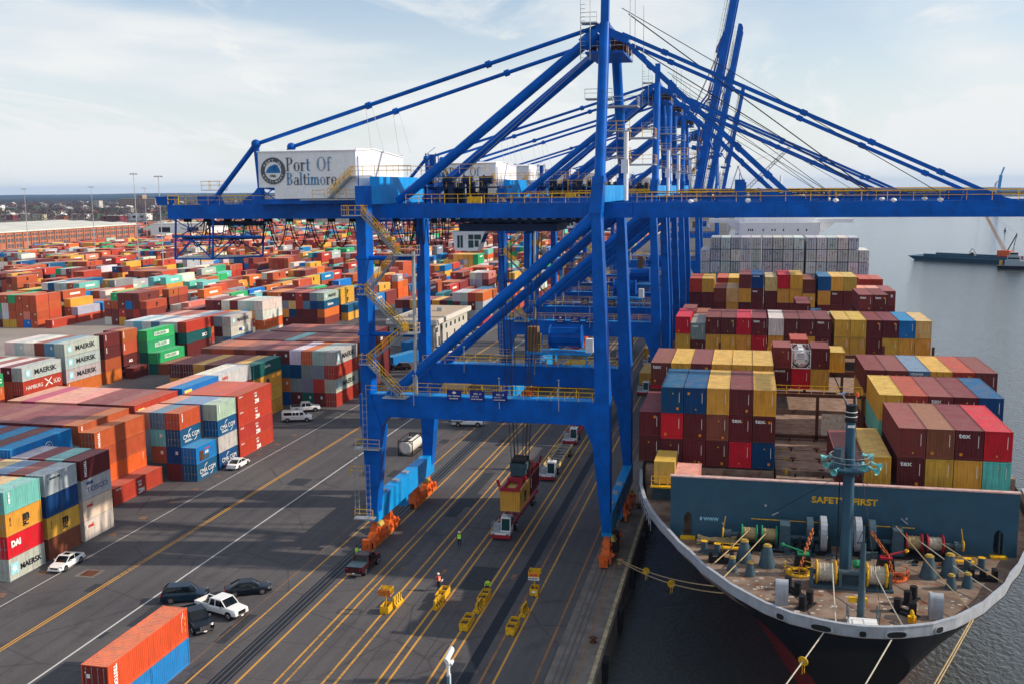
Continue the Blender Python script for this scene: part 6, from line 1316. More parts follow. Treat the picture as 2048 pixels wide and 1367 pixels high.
for (a, c, m_) in (((2.6, 95.6, 11.6), (-1.6, 84.6, 10.5), ROPEY), ((.9, 95.6, 11.6), (-2.9, 86.6, 10.5), ROPEY), ((7.6, 87, 11.9), (7.2, 77.2, 10.4), ROPE), ((10.7, 87, 11.9), (12.2, 77.6, 10.4), ROPE), ((15.6, 95.9, 11.5), (20.4, 85.8, 10.5), ROPE), ((17.2, 95.9, 11.6), (21.6, 88.5, 10.5), ROPEY), ((13.8, 95.9, 12.6), (17.7, 81.9, 10.5), ROPEY)):
    b = MB(); b.path([a, tuple((Vector(a)+Vector(c))/2-Vector((0, 0, .12))), c], .05, 5); b.build('deck_line', m_, ship_e)

# ================================================================ VEHICLES
def wheel_mesh(r_, wd):
    key = ('w', r_, wd)
    if key in CM: return CM[key]
    b = MB(); b.tube((-wd/2, 0, 0), (wd/2, 0, 0), r_, 18); t = b.mesh('tyre', TYRE)
    b = MB(); b.tube((-wd/2-.012, 0, 0), (wd/2+.012, 0, 0), r_*.60, 12)
    for k in range(5): a = k*2*math.pi/5; b.bar((wd/2+.02, 0, 0), (wd/2+.02, r_*.55*math.cos(a), r_*.55*math.sin(a)), .03, .09); b.bar((-wd/2-.02, 0, 0), (-wd/2-.02, r_*.55*math.cos(a), r_*.55*math.sin(a)), .03, .09)
    CM[key] = (t, b.mesh('rim', CHROME)); return CM[key]
def wheels(root, r_, wd, xs, ys, rimm=None):
    t, rm = wheel_mesh(r_, wd)
    for y in ys:
        for x in (-xs, xs): w_ = inst('wheel', t, root, (x, y, r_)); inst('rim', rm, w_)
def loft(b, secs):
    # secs: list of (y, [(x, z)...]) closed rings with equal counts, x>=0 half mirrored
    rings = []
    for y, pr_ in secs:
        full = [(-x, z) for x, z in pr_[::-1] if x > 1e-6]+[(x, z) for x, z in pr_]; k = len(b.v); b.v += [(x, y, z) for x, z in full]; rings.append((k, len(full)))
    for (k0, n), (k1, _) in zip(rings, rings[1:]):
        for i in range(n): j = (i+1) % n; b.face(k0+i, k0+j, k1+j, k1+i)
    k, n = rings[0]; b.face(*[k+i for i in range(n)]); k, n = rings[-1]; b.face(*[k+i for i in range(n-1, -1, -1)])
def sec(w_, z0, z1, r_=.12, tw=None):
    tw = tw or w_*.94
    return [(w_*.80, z0), (w_, z0+.12), (w_, z0+(z1-z0)*.6), (w_*.985, z1-r_), (tw*.93, z1), (0.3*w_, z1+.015)]
def car(kind, pm, loc, rz, label, group=None, cat='car'):
    # faces -y (front at -y)
    e = empty({'pickup': 'pickup_truck', 'van': 'passenger_van', 'suv': 'sport_utility_car'}.get(kind, 'sedan_car'), loc, rz); tag(e, label, cat, group)
    if kind in ('sedan', 'suv'):
        Ln, W, hb, ht, r_ = (4.9, .93, .92, 1.44, .34) if kind == 'sedan' else (4.9, .97, 1.12, 1.75, .38)
        b = MB(); f = -Ln/2
        loft(b, [(f, sec(W*.78, .28, .62)), (f+.12, sec(W*.90, .22, .70)), (f+.5, sec(W*.98, .2, .80)), (f+1.35, sec(W, .2, hb)), (f+2.6, sec(W, .2, hb+.02)), (f+3.7, sec(W, .2, hb+.05)), (Ln/2-.6, sec(W*.98, .22, hb+.05 if kind == 'sedan' else hb+.1)), (Ln/2-.1, sec(W*.92, .28, hb-.02)), (Ln/2, sec(W*.84, .34, hb-.2))]); auto(b.build('body', pm, e), 40)
        g0, g1, g2, g3 = (f+1.25, f+2.0, f+3.4, f+4.25) if kind == 'sedan' else (f+1.25, f+1.9, f+4.2, f+4.75)
        b = MB(); tw = W*.74
        def s2(w_, z0, z1): return [(w_, z0), (w_*.97, z0+(z1-z0)*.5), (w_*.90, z1-.03), (w_*.8, z1), (.2, z1+.01)]
        loft(b, [(g0, s2(W*.86, hb-.05, hb)), (g1, s2(W*.88, hb-.05, ht-.04)), (g1+.5, s2(W*.88, hb-.05, ht-.015)), (g2, s2(W*.88, hb-.05, ht-.04)), (g3, s2(W*.84, hb-.05, hb+.06))]); auto(b.build('glasshouse', GLASS, e), 40)
        b = MB(); k_ = W*.79; b.hexa([(-k_*.95, g1+.02, ht-.04), (k_*.95, g1+.02, ht-.04), (k_*.95, g2-.02, ht-.04), (-k_*.95, g2-.02, ht-.04)], [(-k_*.86, g1+.08, ht+.03), (k_*.86, g1+.08, ht+.03), (k_*.86, g2-.08, ht+.03), (-k_*.86, g2-.08, ht+.03)])
        for sx in (-1, 1):
            b.bar((sx*W*.84, g0+.05, hb), (sx*k_*.96, g1+.05, ht-.03), .07); b.bar((sx*k_*.97, g1, ht-.02), (sx*k_*.97, g2, ht-.02), .07); b.bar((sx*k_*.96, g2, ht-.03), (sx*W*.83, g3, hb+.05), .09); b.bar((sx*W*.895, (g1+g2)/2+.15, hb), (sx*k_, (g1+g2)/2+.15, ht-.03), .07)
        b.build('roof', pm, e)
        if kind == 'sedan' and 'sunroof' in label: b = MB(); b.box(-.38, g1+.35, ht+.02, .38, g1+1.0, ht+.037); b.build('sunroof', GLASS, e)
    elif kind == 'pickup':
        Ln, W, hb, ht, r_ = 5.8, 1.0, 1.15, 1.88, .42; f = -Ln/2
        b = MB(); loft(b, [(f, sec(W*.9, .5, .95)), (f+.12, sec(W*.97, .42, 1.1)), (f+.9, sec(W, .42, 1.17)), (f+1.45, sec(W, .42, hb+.08)), (f+3.75, sec(W, .42, hb+.04))])
        for sx in (-1, 1): b.box(min(sx*W, sx*(W-.12)), f+3.75, .5, max(sx*W, sx*(W-.12)), Ln/2, hb+.08)
        b.box(-W, Ln/2-.1, .5, W, Ln/2, hb+.06); b.box(-W+.1, f+3.75, .5, W-.1, Ln/2-.1, .72); auto(b.build('body', pm, e), 40)
        b = MB(); b.box(-W+.13, f+3.8, .72, W-.13, Ln/2-.12, .76); b.box(-W+.12, f+3.76, .72, W-.12, f+3.8, 1.2)
        for sx in (-1, 1): b.box(min(sx*(W-.125), sx*(W-.14)), f+3.8, .75, max(sx*(W-.125), sx*(W-.14)), Ln/2-.12, hb+.07)
        b.build('bed_liner', BLACK if 'grey bed cover' not in label else SPNT, e)
        if 'grey bed cover' in label: b = MB(); b.box(-W+.08, f+3.8, hb+.08, W-.08, Ln/2-.08, hb+.13); b.build('bed_cover', SHIPB, e)
        g0, g1, g2, g3 = f+1.35, f+2.05, f+3.55, f+3.78
        def s2(w_, z0, z1): return [(w_, z0), (w_*.96, z0+(z1-z0)*.5), (w_*.88, z1-.03), (w_*.8, z1), (.2, z1+.01)]
        b = MB(); loft(b, [(g0, s2(W*.9, hb-.05, hb+.05)), (g1, s2(W*.92, hb-.05, ht-.05)), (g2, s2(W*.92, hb-.05, ht-.05)), (g3, s2(W*.9, hb-.05, hb+.1))]); auto(b.build('glasshouse', GLASS, e), 40)
        k_ = W*.83; b = MB(); b.hexa([(-k_, g1, ht-.05), (k_, g1, ht-.05), (k_, g2+.06, ht-.05), (-k_, g2+.06, ht-.05)], [(-k_*.9, g1+.06, ht+.03), (k_*.9, g1+.06, ht+.03), (k_*.9, g2, ht+.03), (-k_*.9, g2, ht+.03)])
        for sx in (-1, 1):
            b.bar((sx*W*.88, g0, hb+.02), (sx*k_*.97, g1, ht-.03), .08); b.bar((sx*k_*.97, g2, ht-.03), (sx*W*.92, g3, hb+.02), .2, .16); b.bar((sx*W*.925, (g1+g2)/2+.05, hb), (sx*k_, (g1+g2)/2+.05, ht-.04), .1); b.bar((sx*k_, g1, ht-.02), (sx*k_, g2, ht-.02), .08)
        b.build('roof', pm, e)
    else:   # van
        Ln, W, hb, ht, r_ = 5.6, 1.0, 1.25, 2.1, .38; f = -Ln/2
        b = MB(); loft(b, [(f, sec(W*.88, .4, .95)), (f+.15, sec(W*.96, .38, 1.1)), (f+.95, sec(W, .38, 1.28)), (f+1.05, sec(W, .38, 1.32)), (Ln/2-.05, sec(W, .38, 1.32)), (Ln/2, sec(W*.96, .45, 1.25))])
        loft(b, [(f+.95, [(W*.95, 1.2), (W*.92, 1.25), (W*.9, 1.28), (.2, 1.3)]), (f+1.75, [(W*.97, 1.2), (W*.92, 1.95), (W*.8, ht), (.2, ht+.03)]), (Ln/2-.12, [(W*.97, 1.2), (W*.92, 1.95), (W*.8, ht), (.2, ht+.03)]), (Ln/2-.02, [(W*.95, 1.2), (W*.90, 1.9), (W*.78, ht-.06), (.2, ht-.05)])]); auto(b.build('body', pm, e), 40)
        for sx in (-1, 1):
            for y0, y1 in ((f+1.55, f+2.2), (f+2.4, f+2.95), (f+3.05, f+3.55), (f+3.7, f+5.2)):
                b = MB(); x1, x2 = sx*(W*.985), sx*(W*.94); b.hexa([(x1-sx*.02, y0, 1.36), (x1-sx*.02, y1, 1.36), (x1+sx*.012, y1, 1.36), (x1+sx*.012, y0, 1.36)], [(x2-sx*.02, y0+.04, 1.86), (x2-sx*.02, y1, 1.86), (x2+sx*.012, y1, 1.86), (x2+sx*.012, y0+.04, 1.86)]); b.build('side_window', GLASS, e)
        b = MB(); b.hexa([(-W*.82, f+.99, 1.36), (W*.82, f+.99, 1.36), (W*.82, f+1.08, 1.36), (-W*.82, f+1.08, 1.36)], [(-W*.76, f+1.6, 1.98), (W*.76, f+1.6, 1.98), (W*.76, f+1.7, 1.98), (-W*.76, f+1.7, 1.98)]); b.build('windscreen', GLASS, e)
    y_f, y_r = (-Ln/2+.95, Ln/2-1.05) if kind != 'pickup' else (-Ln/2+.98, Ln/2-1.2)
    wheels(e, r_, .24, W-.10, (y_f, y_r))
    b = MB()
    for sx in (-1, 1):
        for y in (y_f, y_r): b.tube((sx*(W+.004), y, r_+.02), (sx*(W-.05), y, r_+.02), r_*1.18, 16)
    b.build('wheel_arch', BLACK, e)
    for sx in (-1, 1):
        zl = .66 if kind == 'sedan' else (.85 if kind == 'suv' else .9)
        b = MB(); b.hexa([(sx*W*.55, f-.01, zl-.08), (sx*W*.9, f+.16, zl-.08), (sx*W*.93, f+.3, zl-.05), (sx*W*.6, f+.12, zl-.05)], [(sx*W*.55, f+.02, zl+.08), (sx*W*.88, f+.18, zl+.1), (sx*W*.92, f+.36, zl+.08), (sx*W*.6, f+.16, zl+.08)]); b.build('headlight', CHROME, e)
        b = MB(); x0, x1 = sorted((sx*W*.68, sx*W*.94)); b.box(x0, Ln/2-.07, zl+.02, x1, Ln/2+.012, zl+.2); b.build('tail_light', REDL, e)
        b = MB(); ym = -Ln/2+1.75; b.box(min(sx*W, sx*(W+.22)), ym, hb+.02, max(sx*W, sx*(W+.22)), ym+.1, hb+.2); b.build('wing_mirror', pm if 'black' not in label else CHROME, e)
    b = MB(); b.box(-W*.5, f-.02, .5 if kind == 'sedan' else .62, W*.5, f+.06, .68 if kind == 'sedan' else 1.0); b.build('grille', BLACK if 'chrome' not in label else CHROME, e)
    b = MB(); b.box(-W*.9, f-.05, .32 if kind == 'sedan' else .45, W*.9, f+.1, .45 if kind == 'sedan' else .6); b.box(-W*.9, Ln/2-.08, .35, W*.9, Ln/2+.05, .55); b.build('bumper', pm if kind != 'pickup' else CHROME, e)
    b = MB(); b.box(-.16, f-.065, .4, .16, f-.05, .52); b.box(-.16, Ln/2+.052, .5, .16, Ln/2+.06, .62); b.build('licence_plate', PAPER, e)
    return e
car('sedan', WPNT, (-76.7, 101.6, 0), R(2), 'white sedan with a sunroof parked facing the camera beside the left stacks')
car('sedan', WPNT, (-77.8, 145.9, 0), R(181), 'older white sedan parked beside the blue short stack')
car('sedan', DPNT, (-52.0, 98.3, 0), R(118), 'black sedan driving right behind the white pickup')
car('pickup', WPNT, (-52.1, 92.7, 0), R(72), 'white crew cab pickup with an open black bed beside the two-high stack', cat='pickup truck')
car('suv', BPNT, (-57.7, 95.2, 0), R(113), 'dark blue sport utility car behind the orange-red container')
car('pickup', DPNT, (-53.2, 89.4, 0), R(48), 'black pickup with chrome grille half hidden behind the two-high stack', cat='pickup truck')
car('pickup', MPNT, (-42.2, 107.6, 0), R(178), 'maroon pickup with grey bed cover parked below the crane leg', cat='pickup truck')
car('van', WPNT, (-82.3, 178.2, 0), R(108), 'white passenger van parked by the yellow stack', cat='van')
car('pickup', WPNT, (-84.4, 186.6, 0), R(115), 'white lifted pickup parked behind the white van', cat='pickup truck')
fb = car('pickup', WPNT, (-49.4, 180.2, 0), R(98), 'white cab truck with a black flatbed behind the crane portal beam', cat='truck')
b = MB(); b.box(-1.1, .9, .95, 1.1, 3.6, 1.1); b.box(-1.1, .85, 1.1, 1.1, .95, 1.9); b.build('flatbed', BLACK, fb)
car('suv', MPNT, (-81, 235.5, 0), R(-80), 'dark red car parked beyond the last maroon row')
car('sedan', DPNT, (-84, 234.5, 0), R(-80), 'black car parked left of the dark red one beyond the maroon row')
for i, (x, y, m_, c_) in enumerate(((-78.6, 262.4, WPNT, 'white'), (-79.2, 267.6, DPNT, 'black'), (-78.6, 272.4, SPNT, 'silver'), (-79.0, 277.2, MPNT, 'dark red'), (-78.8, 282.0, SPNT, 'silver'), (-78.8, 286.8, WPNT, 'white'), (-79.0, 292, WPNT, 'white'), (-78.8, 297, DPNT, 'black'), (-78.8, 302, WPNT, 'white'))):
    car('sedan' if i % 3 else 'suv', m_, (x, y, 0), R(70), f'{c_} car, {ORD[i]} from the camera in the row parked outside the site office', 'cars parked outside the site office')
# terminal tractors and trailers
def tractor(loc, rz, label, trailer='red', load=None):
    e = empty('terminal_tractor', loc, rz); tag(e, label, 'truck', 'terminal trucks under the cranes')
    b = MB(); b.box(-1.2, .0, .55, 1.2, 1.7, .95); b.box(-.5, 1.7, .6, .5, 5.4, .9); b.box(-1.2, -.05, .95, 1.2, .9, 1.02); b.build('chassis', HGREY, e)
    b = MB(); b.box(-1.25, -.12, .3, 1.25, .25, .72); b.build('front_bumper', REDM, e)
    b = MB(); b.box(-1.22, -.06, .74, 1.22, .05, 1.0); b.build('front_panel', WPNT, e)
    cb = empty('cab', (0, 0, 0)); cb.parent = e
    b = MB(); b.hexa([(-.05, .35, 1.0), (1.2, .35, 1.0), (1.2, 1.9, 1.0), (-.05, 1.9, 1.0)], [(-.05, .55, 2.85), (1.2, .55, 2.85), (1.2, 1.9, 2.85), (-.05, 1.9, 2.85)]); b.build('cab_shell', WPNT, cb)
    b = MB(); b.hexa([(.05, .33, 1.2), (1.1, .33, 1.2), (1.1, .40, 1.2), (.05, .40, 1.2)], [(.07, .49, 2.65), (1.08, .49, 2.65), (1.08, .56, 2.65), (.07, .56, 2.65)]); b.build('windscreen', CABGL, cb)
    b = MB(); b.box(1.2, .75, 1.6, 1.22, 1.7, 2.6); b.build('side_window', CABGL, cb)
    b = MB(); b.box(.4, 1.0, 2.85, .8, 1.3, 2.97); b.build('roof_lamp', GALV, cb)
    b = MB(); rail(b, [(-1.15, .2, 1.0), (-1.15, 1.6, 1.0)], 1.1, .03, .7); b.bar((-1.15, .2, 2.1), (-.1, .4, 2.5), .05); b.box(-1.1, .9, 1.0, -.3, 1.8, 1.7); b.build('engine_guard', GALV, e)
    b = MB(); b.box(.75, -.13, .78, 1.1, -.06, .92); b.box(-1.1, -.13, .78, -.75, -.06, .92); b.build('headlight', CHROME, e)
    wheels(e, .5, .32, .98, (.9, 4.3)); 
    if trailer:
        tr = empty('trailer', (0, 3.2, 0)); tr.parent = e; m_ = REDM if trailer == 'red' else mat('worn_trailer_steel', (.35, .33, .30), rough=.7, dirt=.8, scale=2)
        b = MB()
        for x in (-.95, .95): b.box(x-.12, .2, 1.05, x+.12, 14.6, 1.4)
        for y in np.linspace(.3, 14.3, 9): b.box(-.95, y-.1, 1.1, .95, y+.1, 1.35)
        b.build('trailer_frame', m_, tr)
        b = MB()
        for y in ((.5, 3.5, 7.4, 11) if trailer != 'red' else (1.5, 13.8)):
            for sx in (-1, 1): x0, x1 = sorted((sx*1.1, sx*1.25)); b.box(x0, y, 1.2, x1, y+(2.6 if trailer != 'red' else .4), 1.65)
        b.build('side_guide', mat('worn_yellow', (.55, .38, .12), rough=.7, dirt=.6) if trailer != 'red' else REDM, tr)
        wheels(tr, .5, .34, .98, (11.6, 12.8))
    return e
tractor((-29.0, 120.2, 0), R(0), 'white terminal tractor with red trailer waiting under the lifted boxes', 'red')
tractor((-28.3, 147.0, 0), R(0), 'white terminal tractor with worn empty guide trailer, second in the truck lane', 'worn')
tractor((-28.6, 169.4, 0), R(0), 'white terminal tractor with empty red trailer, third in the truck lane', 'red')
def loaded(loc, ck, lab, lab2, Ln=L40):
    tractor(loc, R(0), lab, 'red'); o = inst('shipping_container', cmesh(Ln, 2.58, 'blank'), None, (loc[0], loc[1]+4.6, 1.42), 0, C[ck]); tag(o, lab2, 'container', 'containers on terminal trucks')
loaded((-30.4, 258.0, 0), 'mar', 'white terminal tractor carrying a maroon box between the far crane legs', 'maroon box on the trailer between the far crane legs')
loaded((-22.8, 248.0, 0), 'yel', 'white terminal tractor carrying an ochre box beside the far seaside leg', 'ochre box on the trailer beside the far seaside leg')
loaded((-20.6, 214.0, 0), 'yel', 'terminal tractor carrying an ochre box right of the second crane leg', 'ochre box on the trailer right of the second crane leg')
for (x, y, m_, lab) in ((-63, 205, 'tan', 'low stack of tan hatch panels lying behind the portal beam'), (-47, 219, 'rst', 'low stack of rusty hatch panels behind the portal beam')):
    e = empty('hatch_pile', (x, y, 0)); tag(e, lab, 'hatch covers')
    for k in range(3): b = MB(); b.box(-7+k*.3, 0, k*.75, 7-k*.2, 12, k*.75+.62); b.build('panel', RUST if m_ == 'rst' else mat('tan_steel', (.45, .28, .16), rough=.7, dirt=.7), e)
e = empty('yellow_machine', (-36, 219, 0)); tag(e, 'yellow straddle frame standing below the second crane', 'machine'); b = MB()
for x in (-2, 2):
    for y in (0, 5): b.bar((x, y, 0), (x, y, 5), .5)
b.box(-2.3, -.3, 4.6, 2.3, 5.3, 5.4); b.box(-1.9, .5, 2, 1.9, 4.5, 4.4); b.build('machine_frame', YEL, e); wheels(e, .6, .5, 2.0, (.2, 4.8))

# ================================================================ TWO-HIGH STACK IN FRONT, CRATES, BARRIERS
o = inst('shipping_container', cmesh(L40, 2.88, 'door'), None, (-50.55, 69.35, 2.6), 0, (.62, .085, .03)); tag(o, 'orange-red 40-foot box on top of the two-high stack in front', 'container', 'two-high stack in the foreground')
door_mesh(2.88)
for sx in (-1, 1):
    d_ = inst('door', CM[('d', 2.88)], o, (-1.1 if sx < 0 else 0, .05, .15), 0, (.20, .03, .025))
    for q in (.28, .82): inst('locking_bar', CM[('b', 2.88)], d_, (q, 0, 0))
b = MB(); b.box(-.75, -.03, 1.75, -.42, -.01, 2.1); b.box(.55, -.03, .5, .68, -.01, .8); b.box(-.9, -.03, 2.15, -.8, -.01, 2.3); b.build('door_sticker', WPAINT, o)
mark(o, dict(mark='TRITON', L=L40, H=2.88))
b = MB(); b.box(0, 11.35, 2.1, .012, 11.42, 2.7); b.box(0, 11.1, .9, .012, 11.14, 2.6); b.build('code_strip', WPAINT, o, (1.23, 0, 0)); b = MB()
for z in (1.95, 1.4, .75): b.box(0, 11.55, z, .012, 11.8, z+.26)
b.build('sticker', OPAINT, o, (1.23, 0, 0))
for k, y in enumerate((69.35, 75.48)):
    o = inst('shipping_container', cmesh(L20, 2.58, 'door'), None, (-50.55, y, 0), 0, (.02, .20, .52)); tag(o, 'bright blue 20-foot box under the orange-red one, '+('nearer one with white lettering' if k == 0 else 'farther one beside the black pickup'), 'container', 'two-high stack in the foreground')
    if k == 0: text('COSCO', 1.05, WPAINT, o, (1.232, 1.55, .75), bold=.045, sx=1.05)
    door_mesh(2.58)
    for sx in (-1, 1):
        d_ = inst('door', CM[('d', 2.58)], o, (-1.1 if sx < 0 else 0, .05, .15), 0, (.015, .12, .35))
def crate(loc, label, double=True, group='yellow ballast crates on the lane lines'):
    e = empty('ballast_crate', loc); tag(e, label, 'crate', group); b = MB(); n = 2 if double else 1; Ln = 1.35
    for k in range(n):
        y = k*(Ln+.02); t_ = .05; b.box(-.45, y, .08, .45, y+t_, .85); b.box(-.45, y+Ln-t_, .08, .45, y+Ln, .85); b.box(-.45, y+t_, .08, -.45+t_, y+Ln-t_, .85); b.box(.45-t_, y+t_, .08, .45, y+Ln-t_, .85); b.box(-.45+t_, y+t_, .08, .45-t_, y+Ln-t_, .14)
        b.box(-.3, y, 0, -.15, y+Ln, .08); b.box(.15, y, 0, .3, y+Ln, .08)
    b.build('crate_shell', YEL, e); b = MB()
    for k in range(n):
        y = k*(Ln+.02); b.box(-.39, y+.06, .14, .39, y+Ln-.06, .55)
        for q in range(14): x_ = rnd.uniform(-.33, .25); y_ = y+rnd.uniform(.1, Ln-.2); b.sphere((x_, y_, .57), rnd.uniform(.06, .13), 6, 1, 1, .7)
    b.build('rubble_fill', mat('rubble', (.09, .07, .055), rough=.95, var=.4, scale=6), e); return e
crate((-30.85, 99.9, 0), 'double yellow crate of rubble behind the second striped barrier, beside the man in orange vest')
crate((-26.3, 100.0, 0), 'double yellow crate of rubble with a man in lime jacket right behind it')
crate((-26.4, 93.4, 0), 'double yellow crate of rubble standing alone, left of the two nearest the camera')
crate((-21.7, 93.4, 0), 'double yellow crate of rubble, right one of the two nearest the camera')
c1 = crate((-35.5, 95.8, 0), 'single yellow crate carrying a post with a red sign box', False)
b = MB(); b.tube((0, .7, .5), (0, .7, 1.9), .06, 8); b.build('sign_post', YEL, c1)
b = MB(); b.box(-.62, .15, 1.9, .62, .2, 2.55); b.build('sign_board', mat('sign_red', (.55, .10, .03), rough=.5), c1)
for k in range(3): text('STOP AHEAD' if k == 1 else 'CRANE AREA', .15, YEL, c1, (-.5, .13, 2.35-k*.18), 'y')
b = MB(); b.box(-.62, 1.35, 1.95, .62, 1.4, 2.6); b.bar((-.62, .2, 2.55), (-.62, 1.35, 2.6), .05); b.bar((.62, .2, 2.55), (.62, 1.35, 2.6), .05); b.bar((.62, .2, 1.9), (.62, 1.35, 1.95), .05); b.hexa([(-.6, 1.0, 1.95), (.6, 1.0, 1.95), (.6, 1.3, 2.5), (-.6, 1.3, 2.5)], [(-.6, 1.03, 1.93), (.6, 1.03, 1.93), (.6, 1.33, 2.48), (-.6, 1.33, 2.48)]); b.build('sign_frame', YEL, c1)
c2 = crate((-21.4, 103.5, 0), 'single yellow crate carrying a post with a white and orange sign box', False)
b = MB(); b.tube((0, .7, .5), (0, .7, 1.9), .06, 8); b.build('sign_post', YEL, c2)
b = MB(); b.box(-.6, .15, 1.75, .6, .2, 2.1); b.build('sign_board', WPAINT, c2); text('NO ENTRY', .2, BPAINT, c2, (-.55, .13, 1.86), 'y', bold=.03)
b = MB(); b.box(-.6, .15, 2.12, .6, .2, 2.65); b.build('sign_board', mat('sign_orange', (.8, .33, .02), rough=.5), c2); text('SLOW', .3, RPAINT, c2, (-.4, .13, 2.25), 'y', bold=.05)
b = MB(); b.bar((-.6, .2, 2.65), (-.6, 1.3, 2.7), .05); b.bar((.6, .2, 2.65), (.6, 1.3, 2.7), .05); b.box(-.6, 1.3, 2.1, .6, 1.35, 2.7); b.bar((-.6, .2, 2.2), (.6, 1.3, 2.6), .06); b.build('sign_frame', YEL, c2)
b = MB(); b.box(-.2, -.01, .4, .2, 0, .62); b.build('crate_label', PAPER, c2)
def barrier(loc, rz, label):
    e = empty('striped_barrier', loc, rz); tag(e, label, 'barrier', 'yellow and black striped barriers'); P_ = [(-.32, 0), (.32, 0), (.30, .22), (.12, .40), (.08, 1.05), (-.08, 1.05), (-.12, .40), (-.30, .22)]
    b = MB(); b.prism(P_, 0, 1.9, 'y'); b.build('barrier_body', YEL, e); b = MB()
    for k in range(3):
        y = .22+k*.55
        for q in range(5): z0_, z1_ = .25+q*.16, .25+(q+1)*.16; xa_ = .30-.0 if z0_ < .22 else (.30-(z0_-.22)/.18*.18 if z0_ < .4 else .12-(z0_-.4)/.65*.04); xb_ = (.30-(z1_-.22)/.18*.18 if z1_ < .4 else .12-(z1_-.4)/.65*.04); o1, o2 = y+q*.07, y+(q+1)*.07; b.hexa([(xa_-.01, o1, z0_), (xa_+.012, o1, z0_), (xa_+.012, o1+.2, z0_), (xa_-.01, o1+.2, z0_)], [(xb_-.01, o2, z1_), (xb_+.012, o2, z1_), (xb_+.012, o2+.2, z1_), (xb_-.01, o2+.2, z1_)])
    b.build('black_stripe', BLACK, e)
barrier((-35.15, 97.7, 0), R(-4), 'leftmost striped barrier, behind the crate with the red sign')
barrier((-30.75, 97.9, 0), R(-4), 'second striped barrier from the left, before the crate beside the man in orange')
barrier((-26.3, 97.9, 0), R(-4), 'third striped barrier from the left, before the crate with the man in lime')
barrier((-21.5, 97.9, 0), R(-4), 'rightmost striped barrier standing alone on the right lane line')

# ================================================================ PEOPLE
def person(loc, rz, label, jacket, hat, pose='stand', paper=False, vest=None):
    e = empty('person', loc, rz); tag(e, label, 'person')
    lean = .0 if pose == 'stand' else .35
    J = [(0, 0, .95, .14), (0, -lean*.3, 1.15, .135), (0, -lean*.8, 1.38, .15), (0, -lean, 1.50, .065), (0, -lean*1.05, 1.60, .085), (0, -lean*1.1, 1.70, .09)]
    E = [(i, i+1) for i in range(5)]
    def chain(start, pts_):
        p = start
        for q in pts_: J.append(q); E.append((p, len(J)-1)); p = len(J)-1
    for s in (-1, 1):
        chain(0, [(s*.10, .0, .90, .095), (s*.12, -.02, .50, .068), (s*.13, .03, .10, .045), (s*.14, -.12, .05, .045)])
        hy = -.32 if (pose != 'stand' or paper) else -.05; hz = 1.08 if (pose != 'stand' or paper) else .82
        chain(2, [(s*.19, -lean*.8, 1.42, .062), (s*.27, -lean*.6+.02, 1.17, .045), (s*.24, -lean*.5+hy, hz, .033), (s*.235, -lean*.5+hy-.06, hz-.04, .036)])
    me = bpy.data.meshes.new('body'); me.from_pydata([j[:3] for j in J], E, []); ob = bpy.data.objects.new('body', me); col.objects.link(ob)
    sk = ob.modifiers.new('s', 'SKIN'); ob.modifiers.new('u', 'SUBSURF').levels = 1
    for i, j in enumerate(J): me.skin_vertices[0].data[i].radius = (j[3], j[3])
    me.skin_vertices[0].data[0].use_root = True
    bpy.context.view_layer.update(); m2 = bpy.data.meshes.new_from_object(ob.evaluated_get(bpy.context.evaluated_depsgraph_get())); ob.modifiers.clear(); ob.data = m2; m2.name = 'body'
    for m_ in (SKINM, CLOTH, jacket): m2.materials.append(m_)
    for p in m2.polygons:
        c = p.center; p.material_index = 0 if c.z > 1.50 else (1 if c.z < .98 and abs(c.x) < .2 else 2)
        if abs(c.x) > .2 and c.y < hy-lean*.5+.02 and c.z < hz+.02: p.material_index = 0
        p.use_smooth = True
    ob.parent = e
    b = MB()
    for s in (-1, 1):
        for k in range(4): x_ = s*(.215+.013*k); b.tube((x_, -lean*.5+hy-.09, hz-.05), (x_, -lean*.5+hy-.15, hz-.075+.004*k), .008, 5)
        b.tube((s*.205, -lean*.5+hy-.06, hz-.04), (s*.185, -lean*.5+hy-.10, hz-.04), .009, 5)
    b.build('fingers', SKINM, e)
    b = MB(); hy0 = -lean*1.1; b.sphere((0, hy0+.01, 1.74), .125, 10, 1, 1.1, .85); 
    if hat != CLOTH: b.tube((0, hy0-.02, 1.72), (0, hy0-.02, 1.735), .15, 12)
    auto(b.build('helmet' if hat != CLOTH else 'hood', hat, e))
    if vest:
        b = MB(); b.hexa([(-.19, -.15, .98), (.19, -.15, .98), (.19, .15, .98), (-.19, .15, .98)], [(-.20, -.14, 1.46), (.20, -.14, 1.46), (.20, .13, 1.46), (-.20, .13, 1.46)]); b.build('vest', vest, e)
        b = MB(); b.box(-.196, -.158, 1.1, .196, .156, 1.15); b.box(-.12, -.16, 1.15, -.07, -.145, 1.45); b.box(.07, -.16, 1.15, .12, -.145, 1.45); b.build('reflective_band', PAPER, e)
    if paper: b = MB(); b.hexa([(-.14, -.42, 1.0), (.14, -.42, 1.0), (.14, -.36, 1.0), (-.14, -.36, 1.0)], [(-.14, -.5, 1.26), (.14, -.5, 1.26), (.14, -.49, 1.26), (-.14, -.49, 1.26)]); b.build('clipboard', PAPER, e)
    e.scale = (1.08, 1.08, 1.08); return e
person((-33.4, 117.0, 0), R(190), 'person in lime vest and white helmet standing alone in the shaded lane', CLOTH, PAPER, vest=HIVIS)
person((-31.9, 103.2, 0), R(75), 'person in orange vest and white helmet holding papers by the crates', CLOTH, PAPER, paper=True, vest=HIVO)
person((-26.3, 103.1, 0), R(5), 'person in bulky lime jacket leaning over the back of a yellow crate', HIVIS, CLOTH, 'lean')
